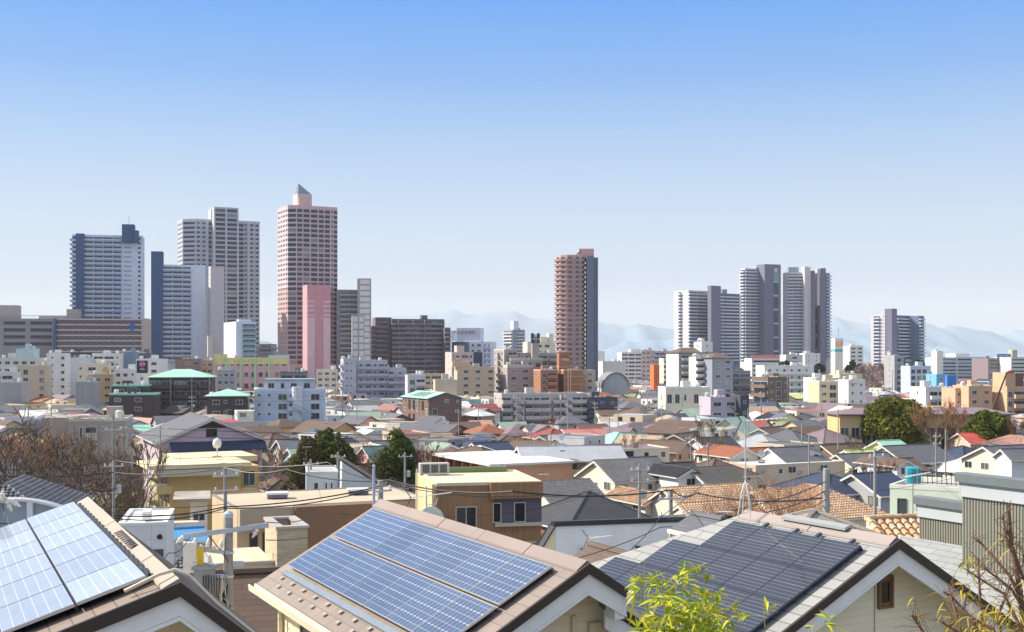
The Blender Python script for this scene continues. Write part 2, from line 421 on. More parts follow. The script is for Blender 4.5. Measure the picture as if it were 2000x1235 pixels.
def flatblock(name, label, d, th, pxl, pxr, ytop, dep, nf=None, front='', left='', right='', st=None, cat='building', roofc=(.42,.41,.39),
              parapet=.5, group=None, gab=True, boxes=(), back=False, z0=0.0):
    root, w, h = boxroot(name, label, cat, d, th, pxl, pxr, ytop, group)
    poly = [(0, 0), (w, 0), (w, dep), (0, dep)]
    hb = h - parapet
    MB().box(0, 0, -1.5, w, dep, hb).build('wall', st.wall, root)
    if parapet > .05:
        p = MB(); t = .2; o = .03
        p.box(-o, -o, hb+.003, w+o, t, h); p.box(-o, dep-t, hb+.003, w+o, dep+o, h); p.box(-o, t, hb+.003, t, dep-t, h); p.box(w-t, t, hb+.003, w+o, dep-t, h)
        p.build('parapet', st.acc, root)
    MB().box(.2, .2, hb+.004, w-.2, dep-.2, hb+.05).build('roof', wall(roofc, .9, .1, .25), root)
    nf = nf or max(1, int(round(h / 3.0))); fh = (hb - .1 - z0) / nf
    pool = Pool(root)
    for i, sp in ((0, front), (3, left), (1, right)):
        if sp:
            M, l = fmat(poly[i], poly[(i + 1) % 4]); facade(pool, M, l, z0, fh, nf, sp, st)
    pool.flush()
    if h > 9 and nf and d > 200 and cat != 'garage' and not boxes and parapet > .04 and w > 5:      # stair head, tank and condensers on the roof
        q = random.Random(int(pxl * 7 + ytop)); x = w * q.uniform(.15, .7); y = dep * q.uniform(.4, .65)
        MB().box(x, y, hb + .06, x + min(2.6, w * .3), y + 2.4, h + q.uniform(1.2, 2.0)).build('stair_head', st.wall, root)
        x2 = w * q.choice((.1, .82)); t = MB(); t.lathe([(.02, hb + .06), (.75, hb + .3), (.75, h + .9), (.5, h + 1.1), (.02, h + 1.15)], (x2, dep * .5), 10); t.build('water_tank', paint((.55, .57, .55)), root)
        for k in range(3): MB().box(w * (.3 + .14 * k), dep * .25, hb + .06, w * (.3 + .14 * k) + .8, dep * .25 + .4, h + .35).build('condenser', paint((.52, .52, .50)), root)
    for (bx0, bx1, by0, by1, bh, m) in boxes:     # roof boxes: fractions of w and dep
        MB().box(bx0*w, by0*dep, hb+.06, bx1*w, by1*dep, h+bh).build('roof_box', m or st.wall, root)
    return root, w, h
def text_mesh(s, size, mat, name='lettering', depth=.02):
    c = bpy.data.curves.new('lettering', 'FONT'); c.body = s; c.size = size; c.align_x = 'CENTER'; c.align_y = 'CENTER'; c.extrude = depth
    o = bpy.data.objects.new('lettering', c); COL.objects.link(o)
    dg = bpy.context.evaluated_depsgraph_get(); dg.update()
    me = bpy.data.meshes.new_from_object(o.evaluated_get(dg)); bpy.data.objects.remove(o)
    me.materials.clear(); me.materials.append(mat); return me
def put_text(root, s, size, mat, x, y, z, M=None, sx=1.0, depth=.03, lab=None):
    """text standing upright on a face looking to local -y"""
    T = (M or Matrix.Identity(4)) @ Matrix.Translation((x, y, z)) @ Matrix.Rotation(D2R(90), 4, 'X') @ Matrix.Diagonal((sx, 1, 1, 1))
    return link('lettering', text_mesh(s, size, mat, depth=depth), root, mat=T)
# ---------------------------------------------------------------- ground, hills
def ground():
    ys = [-120, -60, -30, -10, 0, 4, 8, 12, 16, 19] + [19 + i * 3 for i in range(1, 26)] + [110, 130, 160, 200, 260, 340, 460, 620, 850, 1200, 1700, 2600, 4000, 7000, 12000]
    xs = [-12000, -6000, -3000, -1500, -800, -400, -200, -120, -80] + list(range(-60, 61, 10)) + [80, 120, 200, 400, 800, 1500, 3000, 6000, 12000]
    b = MB(); n = len(xs)
    for y in ys:
        for x in xs: b.v.append((x, y, gz(x, y)))
    for j in range(len(ys) - 1):
        for i in range(n - 1): a = j * n + i; b.f.append((a, a + 1, a + 1 + n, a + n)); b.m.append(0)
    m, nn, L, bs = _new('town_ground'); bs.inputs['Roughness'].default_value = .95
    tc = nn.new('ShaderNodeTexCoord'); vo = nn.new('ShaderNodeTexVoronoi'); vo.inputs['Scale'].default_value = .06
    L.new(tc.outputs['Object'], vo.inputs['Vector'])
    rp = nn.new('ShaderNodeValToRGB'); rp.color_ramp.interpolation = 'CONSTANT'; e = rp.color_ramp.elements
    cs = [(0, (.16,.16,.16)), (.35, (.24,.22,.20)), (.55, (.19,.16,.11)), (.75, (.34,.32,.30)), (.9, (.12,.12,.06))]
    while len(e) < len(cs): e.new(.5)
    for el, (p, c) in zip(e, cs): el.position = p; el.color = rgb4(c)
    sp = nn.new('ShaderNodeSeparateColor'); L.new(vo.outputs['Color'], sp.inputs[0]); L.new(sp.outputs[0], rp.inputs[0])
    L.new(_vary(nn, L, rp.outputs[0], .3, .4), bs.inputs['Base Color'])
    struct(b.build('ground', m))
ground()
def road(pts, w, name='road'):
    b = MB(); pts = [Vector(p) for p in pts]
    for p, q in zip(pts, pts[1:]):
        d = (q - p).normalized(); s = Vector((d.y, -d.x)) * w / 2; n = max(1, int((q - p).length / 6))
        for k in range(n):
            a = p.lerp(q, k / n); c = p.lerp(q, (k + 1) / n)
            b.face([(*(v), gz(v.x, v.y) + .06) for v in (a - s, a + s, c + s, c - s)][::-1])
    o = struct(b.build(name, wall((.11,.112,.118), .9, .15, .3))); return o
for pp, w in (([(-62, 395), (-70, 560)], 6), ([(-150, 330), (160, 352)], 5), ([(-100, 210), (150, 232)], 5), ([(-48, 118), (-58, 330)], 4.5), ([(33, 70), (-10, 225)], 4.5), ([(60, 520), (330, 560)], 6)): road(pp, w)
def hills(name, prof, d, depth, col, seed):
    r = random.Random(seed); px0, px1 = prof[0][0], prof[-1][0]; n = 90; b = MB()
    def hgt(px):
        for (a, ya), (c, yc) in zip(prof, prof[1:]):
            if a <= px <= c: t = (px - a) / (c - a); t = t * t * (3 - 2 * t); return ya + (yc - ya) * t
    ph = [r.uniform(0, 6.3) for _ in range(8)]
    rows = 7
    for j in range(rows):
        v = j / (rows - 1) * 2 - 1
        for i in range(n + 1):
            px = px0 + (px1 - px0) * i / n; y = 695 - (695 - hgt(px)) * .88
            z = max(0, CZ + (HOR - y) / F * d)
            z += sum(math.sin(px * .03 * (k + 1) * 1.7 + ph[k]) * 14 / (k + 1) for k in range(6)) * min(1, z / 150)
            zz = z * (1 - abs(v)) ** .8 * (1 + .12 * math.sin(i * .9 + j)) if j != rows // 2 else z
            b.v.append(((px - 1000) / F * d, d + v * depth, max(-2, zz)))
    for j in range(rows - 1):
        for i in range(n): a = j * (n + 1) + i; b.f.append((a, a + 1, a + n + 2, a + n + 1)); b.m.append(0)
    struct(b.build(name, wall(col, .95, .05, .004), smooth=True))
hazy_col = (.19, .275, .37)  # pale blue of distance haze mixed into the slope colour
hills('mountains', [(600, 640), (740, 615), (830, 600), (880, 597), (930, 602), (975, 596), (1040, 610), (1120, 612), (1300, 640), (1500, 600), (1620, 612), (1800, 640), (2060, 660)], 10500, 900, hazy_col, 1)
hills('mountains', [(1080, 690), (1150, 640), (1222, 628), (1290, 634), (1380, 640), (1460, 652), (1540, 640), (1640, 640), (1740, 622), (1800, 622), (1900, 638), (1990, 643), (2150, 660)], 7000, 700, hazy_col, 2)
hills('hills', [(1130, 690), (1230, 668), (1320, 652), (1420, 664), (1560, 672), (1680, 655), (1720, 655), (1800, 675), (1960, 690)], 5200, 400, hazy_col, 3)
hills('hills', [(-300, 672), (-60, 660), (200, 668), (520, 664), (560, 672), (760, 672), (1000, 690)], 6000, 500, hazy_col, 4)
# ---------------------------------------------------------------- towers on the skyline
def sub(root, name, d, pxl, pxr, ytop, mat, dep=None, pxs=None, front='', left='', right='', st=None, fh=3.0, roof=True, zt=None, zb=0.0, skip=0):
    th = root.rotation_euler[2]; w = span(pxl, pxr, d, th); dep = dep or abs(span(pxl, pxs, d, th, 'y'))
    c = local(pxl, ytop, d, root); h = c.z if zt is None else zt
    o = MB().box(c.x, c.y, zb, c.x + w, c.y + dep, h).build(name, mat, root)
    poly = [(c.x, c.y), (c.x + w, c.y), (c.x + w, c.y + dep), (c.x, c.y + dep)]
    pool = getattr(root_pool, 'p', None)
    for i, s in ((0, front), (3, left), (1, right)):
        if s:
            M, l = fmat(poly[i], poly[(i + 1) % 4]); nf = int((h - zb - .4) / fh); facade(pool, M, l, h - .6 - nf * fh, fh, nf, s, st, skip)
    return o, poly, h
class _rp: pass
root_pool = _rp()
def trt(name, label, d, th, px, ytop, cat='apartment tower', pxr=None):
    a = P(px, ytop, d); r = thing(name, label, cat, (a.x, a.y, 0), D2R(th), None, (px, ytop, pxr or px)); root_pool.p = Pool(r); return r
def done(): root_pool.p.flush()
WHT = wall((.60,.66,.76)); NVY = wall((.028,.085,.20), .6); DFR = paint((.16,.18,.22), .4)
BALW = Sty(WHT, bal=wall((.42,.50,.66)), rail=wall((.33,.41,.56)), frame=DFR, gl=glass((.018,.035,.08), .12), acc=WHT, bdep=1.4)
# white and navy tower
r = trt('apartment_tower', 'white apartment tower with a navy strip and a navy stepped box on its roof', 800, 12, 141, 458, pxr=284)
sub(r, 'wall', 800, 141, 278, 458, WHT, dep=17, front='v8 _16 B18 F.2 B19 F.2 B19 F.2 B17 _5 w3.7 w3.7 w3.7 w3.7 _12 W8 _2', right='.5 w3 .6 w3 .5', left='B1 B1', st=BALW, fh=3.07, skip=8)
sub(r, 'stair_tower', 798, 148, 164, 456, NVY, dep=9)
sub(r, 'roof_box', 803, 238, 262, 438, NVY, dep=9, zb=97); sub(r, 'roof_box', 802, 262.1, 270, 450, NVY, dep=8, zb=97)
a = local(252, 438, 806, r); MB().tube((a.x, a.y, a.z), (a.x, a.y, a.z + 5), .12).tube((a.x-.8, a.y, a.z+4.4), (a.x+.8, a.y, a.z+4.9), .1).build('mast', paint((.3,.3,.32)), r)
done()
r = trt('apartment_tower', 'lower white apartment tower whose tall navy slab rises above its roof', 780, 12, 318, 517, pxr=404)
sub(r, 'wall', 780, 318, 400, 517, WHT, dep=15, front='B19 F.2 B19 F.2 B17 _27', right='.5 w3 .6', st=BALW, fh=3.03, skip=6)
sub(r, 'stair_tower', 776, 295, 318, 491, NVY, dep=9)
done()
# grey tower
GT = wall((.43,.455,.495)); GTL = wall((.54,.57,.61)); GTS = Sty(GT, frame=DFR, gl=glass((.02,.035,.07), .12), acc=GTL, bal=GT)
r = trt('apartment_tower', 'tall grey tower with a chamfered glazed corner and a square penthouse block', 880, 25, 382, 430, pxr=507)
th = D2R(25); w = span(382, 507, 880, th); h = P(382, 430, 880).z
poly = [(0, 0), (w, 0), (w, 26), (-8, 26), (-8, 6.5)]
MB().prism(poly, 0, h).build('wall', GT, r)
for i, s in ((0, 'W3 W3 P.8 .2 G5 P.8 .1 G4 .3 G4 .2 P.6 G5 W2 .1 P.8 W3 W3'), (4, '.1 v8 .1'), (3, 'W2 W2 W2 W2')):
    M, l = fmat(poly[i], poly[(i+1) % 5]); facade(root_pool.p, M, l, h - .5 - 33 * 3.3, 3.3, 33, s, GTS, 3)
MB().prism([(p[0]*1.01, p[1]) for p in poly], h, h + 1.0).build('parapet', GTL, r)
sub(r, 'penthouse', 878, 417.5, 466, 404, GT, dep=17, front='P.6 G5 P.5 G5 P.6', st=GTS, fh=3.3)
sub(r, 'roof_box', 884, 412, 417.4, 408, GTL, dep=9, zb=h)
done()
r = trt('apartment_tower', 'plain pale grey windowless slab standing against the tall grey tower', 770, 25, 411.5, 520, pxr=438)
sub(r, 'wall', 770, 411.5, 438, 520, wall((.50,.50,.52)), dep=7, left='.3 w2 .3', st=GTS, skip=10); sub(r, 'wall', 766, 406, 416, 656, wall((.56,.55,.50)), dep=7); done()
r = trt('apartment_block', 'white block with teal glass balconies and rows of small windows', 680, 25, 461, 628, 'apartment block', 503)
TS = Sty(WHT, bal=WHT, rail=paint((.10,.30,.36), .25), gl=glass((.04,.06,.09), .3))
sub(r, 'wall', 680, 461, 500, 628, WHT, pxs=437, front='_12 b26 .3', left='w4 w4 .3 w4 w4 .3', st=TS, fh=2.9); sub(r, 'roof_box', 682, 466, 492, 624, WHT, dep=5, zb=40); done()
r = trt('apartment_block', 'small stepped grey apartment block behind the teal balconied block', 900, -8, 503, 672, 'apartment block', 535)
GS = Sty(wall((.25,.25,.28)), bal=wall((.30,.29,.32)), gl=glass((.03,.04,.06), .15))
sub(r, 'wall', 900, 503, 530, 672, GS.wall, dep=12, front='B1 B1 B1', right='B1', st=GS); sub(r, 'wall', 899, 503, 535, 690, GS.wall, dep=8); done()
# pink tower
PKU = wall((.60,.47,.49)); PKL = wall((.54,.345,.33)); PKS = Sty(PKU, frame=DFR, gl=glass((.02,.03,.065), .14), acc=wall((.60,.44,.42)), bal=PKU)
r = trt('apartment_tower', 'tallest pink tower with red lower storeys and a glass pyramid on its crown', 760, 28, 579, 404, pxr=659)
th = D2R(28); w = span(579, 659, 760, th); h = P(579, 404, 760).z; zm = P(579, 562, 760).z
poly = [(0, 0), (w, 0), (w, 24), (-4.5, 24), (-4.5, 3.4)]
MB().prism(poly, 0, zm).build('wall', PKL, r); MB().prism(poly, zm, h).build('wall', PKU, r)
for i, s in ((0, '.2 G2.6 .25 G3.2 .3 G3.4 .3 G2.6 .25 G2.6 .3 W1.4 G1.8'), (4, 'G1'), (3, 'W1 W1 W1 W1')):
    M, l = fmat(poly[i], poly[(i+1) % 5]); facade(root_pool.p, M, l, h - .6 - 36 * 3.03, 3.03, 36, s, PKS, 4)
b = MB()
for k in range(0, 36): b.box(-.15, -.28, h - .62 - k * 3.03, w + .1, 0, h - .3 - k * 3.03)
b.build('string_course', PKS.acc, r)
MB().prism([(p[0], p[1]) for p in poly], h + .003, h + 1.1).build('parapet', PKS.acc, r)
o, pl, ht = sub(r, 'penthouse', 765, 581, 609, 378, PKU, dep=9, zb=h + .9); sub(r, 'roof_box', 764, 583, 607, 384, PKS.acc, dep=9, zb=h + 1.2)
c = local(582, 378, 766, r); e = span(582, 608, 766, th); b = MB(); A = [(c.x, c.y, ht), (c.x+e, c.y, ht), (c.x+e, c.y+6, ht), (c.x, c.y+6, ht)]; T = (c.x + .5, c.y + .8, ht + 6.4)
for q in range(4): b.face([A[q], A[(q+1) % 4], T])
b.build('glass_pyramid', paint((.22,.29,.36), .2), r)
b = MB()
for q in range(4):
    b.tube(A[q], T, .14); b.tube(A[q], A[(q+1) % 4], .14)
    for t in (.33, .66): b.tube(Vector(A[q]).lerp(Vector(T), t), Vector(A[(q+1) % 4]).lerp(Vector(T), t), .1)
b.build('frame', paint((.45,.47,.50)), r); done()
r = trt('apartment_tower', 'plain pink slab with pale panels and white stripes in front of the pink tower', 700, 22, 600, 556, pxr=645)
PK3 = wall((.60,.29,.31)); PK4 = wall((.68,.50,.52))
o, pl, ht = sub(r, 'wall', 700, 600, 645, 556, PK3, dep=12); w = pl[1][0]; b = MB(); zs = P(0, 600, 700).z
for x0, x1 in ((.0, .32), (.70, 1.0)):
    b.box(w*x0, -.12, 0, w*x1, 0, zs - 6)
    for k in range(4): b.box(w*x0, -.12, zs - 3.9 + k*2.6 - 1.2, w*x1, 0, zs - 2.8 + k*2.6 - 1.2)
b.build('facade_panel', PK4, r); done()
r = trt('apartment_tower', 'slim grey tower of pale panels with recessed dark balconies beside it', 760, 10, 663, 566, pxr=725)
GR6 = Sty(wall((.22,.22,.24)), bal=wall((.34,.35,.38)), gl=glass((.03,.04,.06), .15)); P6 = wall((.38,.37,.37)); PL6 = wall((.70,.69,.66))
sub(r, 'wall', 760, 658, 699, 566, GR6.wall, dep=16, front='W1 B3 B3', st=GR6, skip=5)
for nm, d, x0, x1, yt, cols, fhh in (('slab', 752, 699.2, 725, 544, 1, 3.6), ('slab', 715, 688, 712, 616, 2, 4.0)):
    o, pl, ht = sub(r, nm, d, x0, x1, yt, P6, dep=9); cx, cy = pl[0]; ww = pl[1][0] - cx
    for k in range(int(ht / fhh) - 4):
        for q in range(cols):
            MB().box(cx + ww*(q + .14)/cols, cy - .15, ht - .8 - (k+1)*fhh + 1, cx + ww*(q + .88)/cols, cy, ht - .8 - k*fhh).build('facade_panel', PL6, o)
done()
# wide purple block
PB = wall((.155,.145,.19)); PBS = Sty(PB, frame=DFR, bal=wall((.27,.225,.27)), rail=wall((.3,.2,.22)), gl=glass((.03,.035,.05), .2), acc=wall((.36,.34,.36)), bdep=1.4)
r = trt('apartment_block', 'wide purple brown apartment block of many balconied storeys', 790, 14, 765, 622, 'apartment block', 880)
sub(r, 'wall', 790, 765, 868, 623, PB, dep=16, front='B11 F.2 B12 B12 F.2 B12 .8 B6 .6 F.2 B12 B12 B10', st=PBS, fh=3.02)
sub(r, 'wall', 789, 868.3, 880, 640, PB, dep=15, front='B1', st=PBS, fh=3.02)
sub(r, 'wall', 791, 733, 764.8, 620, wall((.17,.15,.17)), dep=15, front='b8 b8 W3 W3', st=PBS, fh=3.02); sub(r, 'wall', 788, 725, 732.9, 637, wall((.17,.15,.17)), dep=13, front='b8', st=PBS, fh=3.02)
sub(r, 'roof_box', 795, 823, 835, 616, PB, dep=6, zb=42); done()
# white office, grey block, round pink tower
r = trt('office_block', 'white stepped office block with horizontal window bands and a navy lower wing', 830, -14, 905, 657, 'office building', 960)
OS = Sty(WHT, bal=WHT, gl=glass((.05,.07,.1), .3), bdep=.6, bh=.9)
sub(r, 'wall', 830, 905, 959, 668, WHT, dep=14, front='.3 W3 .3 W2 .4 W3 .3 C4', st=OS, fh=3.7); o, pl, ht = sub(r, 'wall', 832, 892, 938, 641, WHT, dep=9, zb=30, zt=P(0, 641, 832).z)
put_text(r, '市立総合病院', 2.6, paint((.5,.08,.07)), (pl[0][0]+pl[1][0])/2 - 3, pl[0][1] - .05, ht - 3)
sub(r, 'wall', 800, 882, 906, 668, wall((.06,.10,.18)), dep=12, front='W1 W1 W1', st=OS); sub(r, 'roof_box', 835, 881, 900, 646, WHT, dep=6, zb=33); done()
r = trt('apartment_block', 'narrow grey apartment block with white balconies and a square water tower', 1140, 30, 1001, 643, 'apartment block', 1026)
NS = Sty(wall((.27,.30,.36)), bal=wall((.55,.57,.6)), gl=glass((.03,.045,.07), .15))
sub(r, 'wall', 1140, 1001, 1025, 644, NS.wall, pxs=984, front='W2 .4 B3 B2', left='B2 B2', st=NS); sub(r, 'roof_box', 1146, 1003, 1013, 627, WHT, dep=6, zb=42); sub(r, 'wall', 1150, 1001, 1016, 641, NS.wall, dep=7); done()
RB = wall((.62,.37,.34)); RBS = Sty(RB, frame=DFR, gl=glass((.05,.08,.12), .4), bal=RB)
r = trt('apartment_tower', 'round pink brown tower ringed by balconies with a dark slab at its side', 770, 0, 1114, 497, pxr=1168)
h = P(1114, 500, 770).z; R = 9.2; n = 12
poly = [(R * math.cos(2*math.pi*k/n + .26), R * math.sin(2*math.pi*k/n + .26)) for k in range(n)]
MB().prism(poly, 0, h).build('wall', RB, r)
for i in range(n):
    mx = (poly[i][1] + poly[(i+1) % n][1]) / 2
    if mx < 2:
        M, l = fmat(poly[i], poly[(i+1) % n]); facade(root_pool.p, M, l, h - .4 - 24 * 2.98, 2.98, 24, 'W1 .3', RBS)
def ring():
    b = MB(); po = [(p[0]*1.13, p[1]*1.13) for p in poly]; b.prism(po, -.2, 0)
    pi_ = [(p[0]*1.115, p[1]*1.115) for p in poly]
    b.cur = 1
    for k in range(n):
        k2 = (k + 1) % n; b.face([(*po[k], 0), (*po[k2], 0), (*po[k2], .95), (*po[k], .95)]); b.face([(*pi_[k2], 0), (*pi_[k], 0), (*pi_[k], .95), (*pi_[k2], .95)]); b.face([(*po[k], .95), (*po[k2], .95), (*pi_[k2], .95), (*pi_[k], .95)])
    return b.mesh('balcony', [wall((.70,.47,.42)), wall((.30,.21,.22))])
rm = ring()
for k in range(25): root_pool.p.add('balcony', rm, Matrix.Translation((0, 0, h - .4 - (k + 1) * 2.98)))
DS = wall((.10,.125,.19), .6)
o, pl, ht = sub(r, 'slab', 764, 1146, 1168, 503, DS, dep=13); sub(r, 'slab', 763, 1146, 1160, 500, wall((.14,.165,.23), .6), dep=9)
sub(r, 'roof_box', 768, 1131, 1160, 486, RB, dep=8, zb=h - 2); sub(r, 'roof_box', 766, 1094, 1105, 499, RB, dep=6, zb=h - 1)
b = MB(); p0 = local(1104, 499, 766, r); p1 = local(1134, 490, 768, r); b.tube(p0, (p0.x + 4, p0.y, p0.z - 1.5), .5); b.tube((p0.x + 5, p0.y, p0.z - 2.5), p1, .6); b.build('beam', DS, r)
done()
# four purple grey towers on the right
LP = wall((.62,.57,.58)); PU = wall((.165,.17,.245)); RS = Sty(LP, frame=DFR, bal=wall((.50,.56,.68)), rail=wall((.46,.52,.64)), gl=glass((.02,.04,.09), .10), acc=LP, bdep=1.6)  # sun on pale pink faces, shade on purple ones, put into the colours
r = trt('apartment_tower', 'lowest of the grey towers with a pinkish end wall and two balconied wings', 1100, 36, 1345, 566, pxr=1445)
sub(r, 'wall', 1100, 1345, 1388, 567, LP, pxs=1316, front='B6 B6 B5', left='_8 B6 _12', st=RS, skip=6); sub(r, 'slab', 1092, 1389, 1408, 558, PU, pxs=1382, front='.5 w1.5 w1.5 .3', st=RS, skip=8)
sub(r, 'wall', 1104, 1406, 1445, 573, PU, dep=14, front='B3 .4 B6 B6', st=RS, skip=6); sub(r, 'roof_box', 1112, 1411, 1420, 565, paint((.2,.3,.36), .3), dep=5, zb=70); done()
r = trt('apartment_tower', 'tall grey tower with white balconies and one purple slab slit by a dark recess', 1150, 24, 1455, 524, pxr=1525)
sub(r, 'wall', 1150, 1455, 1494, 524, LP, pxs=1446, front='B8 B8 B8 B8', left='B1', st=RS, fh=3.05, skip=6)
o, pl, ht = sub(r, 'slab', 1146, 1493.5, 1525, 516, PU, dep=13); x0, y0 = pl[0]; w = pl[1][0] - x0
b = MB()
b.box(x0 + w*.56, y0 - .12, 0, x0 + w*.82, y0, ht - 16).build('glazing', paint((.03,.05,.10), .25), r)
b = MB()
for k in range(9): MB().box(x0 + w*.54, y0 - .5, ht - 17 - k*13, x0 + w*.84, y0 - .125, ht - 15.6 - k*13).build('bridge', wall((.5,.52,.56)), r)
MB().box(x0 + w*.54, y0 - .4, ht - 15.4, x0 + w*.86, y0, ht - 7).build('sky_lounge', paint((.2,.28,.36), .2), r); MB().box(x0 + w*.6, y0 - .3, ht - 6.9, x0 + w*.78, y0, ht - 3.5).build('facade_panel', LP, r)
b = MB(); b.face([(0, 0, ht - 5), (x0, 0, ht - 2), (x0, 6, ht - 2)]); b.face([(0, 0, ht - 5), (x0, 6, ht - 2), (0, 6, ht - 5)]); b.build('roof', WHT, r)
done()
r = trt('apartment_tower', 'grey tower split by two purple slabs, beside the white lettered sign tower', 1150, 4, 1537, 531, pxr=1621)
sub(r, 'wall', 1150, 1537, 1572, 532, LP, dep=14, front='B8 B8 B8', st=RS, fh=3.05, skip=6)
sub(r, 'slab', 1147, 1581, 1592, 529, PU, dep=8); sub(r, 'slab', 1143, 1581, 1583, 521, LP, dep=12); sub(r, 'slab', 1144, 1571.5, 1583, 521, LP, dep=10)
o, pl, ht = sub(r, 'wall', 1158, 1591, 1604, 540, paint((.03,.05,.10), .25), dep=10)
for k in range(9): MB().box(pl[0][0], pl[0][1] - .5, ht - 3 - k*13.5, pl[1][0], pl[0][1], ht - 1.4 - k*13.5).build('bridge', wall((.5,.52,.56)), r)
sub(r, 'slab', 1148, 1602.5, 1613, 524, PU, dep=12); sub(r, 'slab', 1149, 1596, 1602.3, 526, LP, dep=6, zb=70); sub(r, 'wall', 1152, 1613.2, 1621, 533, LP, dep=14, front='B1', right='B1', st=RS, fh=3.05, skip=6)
sub(r, 'roof_box', 1156, 1540, 1560, 522, paint((.28,.31,.36), .3), dep=7, zb=95); done()
r = trt('apartment_tower', 'short grey tower with cream balconies down its end wall and blue shaded wing', 1090, 40, 1742, 603, pxr=1805)
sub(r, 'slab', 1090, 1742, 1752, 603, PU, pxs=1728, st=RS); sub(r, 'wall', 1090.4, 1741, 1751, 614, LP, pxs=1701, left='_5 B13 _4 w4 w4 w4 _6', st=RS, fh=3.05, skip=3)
sub(r, 'wall', 1102, 1752, 1796, 616, wall((.12,.17,.28)), dep=13, front='b2 B6 B6 B6', st=RS, fh=3.05, skip=3); sub(r, 'wall', 1106, 1795, 1805, 617, wall((.12,.17,.28)), dep=10, front='B1', st=RS, fh=3.05, skip=3); done()  # the wing's blue shade is put into its wall colour
# parking structure and the blocks at its foot
BR = wall((.29,.265,.29)); PS = Sty(BR, frame=DFR, gl=glass((.02,.03,.06), .05), acc=wall((.50,.44,.42)))
r = trt('parking_garage', 'long brown parking garage with pale floor bands and a blue P sign', 700, 10, -40, 622, 'garage', 282)
sub(r, 'wall', 700, -60, 104, 622, BR, dep=26, front='.5 v2 .2 v2 .2 v2', st=PS, fh=4, skip=6); o, pl, ht = sub(r, 'wall', 694, 110, 277, 622, wall((.13,.11,.12)), dep=30)
x0, y0 = pl[0]; w = pl[1][0] - x0
for k in range(7): MB().box(x0, y0 - .6, ht - .9 - k*3.03, x0 + w, y0, ht - .1 - k*3.03).build('floor_band', PS.acc, r)
b = MB()
for k in range(6):
    for q in range(14): b.tube((x0 + w*(q + .1)/14, y0 - .1, ht - 3.1 - k*3.03), (x0 + w*(q + .55)/14, y0 - .1, ht - 1 - k*3.03), .1, n=3).tube((x0 + w*(q + .55)/14, y0 - .1, ht - 1 - k*3.03), (x0 + w*(q + 1)/14, y0 - .1, ht - 3.1 - k*3.03), .1, n=3)
b.build('bracing_lattice', paint((.32,.30,.32)), r)
MB().box(x0 + w - .1, y0 - .8, 0, x0 + w + 3, y0 + 20, ht + .2).build('pier', wall((.44,.36,.33)), r)
sub(r, 'pier', 692, 104, 109.5, 622, NVY, dep=6)
p = MB().box(x0 + w*.865, y0 - .95, ht - 6.6, x0 + w*.915, y0 - .65, ht - 2.6).build('sign', paint((.02,.10,.50)), r); put_text(r, 'P', 4.2, paint((.03,.14,.62)), x0 + w*.89, y0 - 1.0, ht - 4.6)
sub(r, 'roof_box', 706, -20, 35, 596, wall((.44,.39,.36)), dep=9, zb=40); sub(r, 'roof_box', 705, 130, 154, 604, wall((.42,.36,.34)), dep=8, zb=40); sub(r, 'roof_box', 712, 76, 128, 617, wall((.5,.46,.4)), dep=8, zb=40)
b = MB(); c = local(-40, 622, 703, r)
for q in range(60): b.box(c.x + q*1.15, c.y, ht, c.x + q*1.15 + .12, c.y + .1, ht + 2)
b.box(c.x, c.y, ht + 1.9, c.x + 69, c.y + .15, ht + 2.1).build('railing', paint((.35,.34,.35)), r); done()
# ---------------------------------------------------------------- house kit
AUTO = []      # (object, wall word, roof word, kind phrase, px, py, d)
FOOT = []      # footprints, for the infill
def foot(x, y, r): FOOT.append((x, y, r))
def roofmat(c, d, tex=None):
    col = ROOFC[c] if isinstance(c, str) else c
    if d > 330: return wall(col, .7, .12, .5)
    tex = tex or 's'
    return {'s': slate, 'k': kawara, 'm': metalroof, 'p': lambda q: wall(q, .8, .12, .4)}[tex](col)
def wallmat(c, d, tex=None):
    col = WALLC[c] if isinstance(c, str) else c
    if tex == 'b': return bricks(col, .22, .075, .008, 1.4, .2, .2)
    return siding(col) if d < 200 and tex != 'p' else wall(col)
def roof_gable(w, dep, ze, t, ov, th, axis, og=.45):
    """axis 'x': ridge along x"""
    a = (dep if axis == 'x' else w) / 2; l = (w if axis == 'x' else dep) / 2 + og; zr = ze + a * t; e = a + ov; zl = ze - ov * t
    b = MB(); b.extr([(-e, zl), (-e, zl - th), (0, zr - th), (e, zl - th), (e, zl), (0, zr)], -l, l, 'y' if axis == 'y' else 'x'); return b, zr
def roof_hip(w, dep, ze, t, ov, th):
    X, Y = w / 2 + ov, dep / 2 + ov; s = min(X, Y); rx, ry = X - s, Y - s; z0 = ze - ov * t; zr = z0 + s * t; b = MB()
    c = [(-X, -Y), (X, -Y), (X, Y), (-X, Y)]; i = b.pts([(*p, z0 - th) for p in c] + [(*p, z0) for p in c] + [(-rx, -ry, zr), (rx, ry, zr)])
    b.f += [(i+3, i+2, i+1, i)]; L, R = i + 8, i + 9
    for k in range(4): b.f.append((i + k, i + (k+1) % 4, i + 4 + (k+1) % 4, i + 4 + k))
    if X >= Y: b.f += [(i+4, i+5, R, L), (i+5, i+6, R), (i+6, i+7, L, R), (i+7, i+4, L)]
    else: b.f += [(i+4, i+5, L), (i+5, i+6, R, L), (i+6, i+7, R), (i+7, i+4, L, R)]
    b.m = [0] * len(b.f); ridge = [((-rx, -ry, zr), (rx, ry, zr))] + [((*p, z0), (-rx, -ry, zr) if (p[0] < 0 if X >= Y else p[1] < 0) else (rx, ry, zr)) for p in c]
    return b, zr, ridge
KAWARA = {}
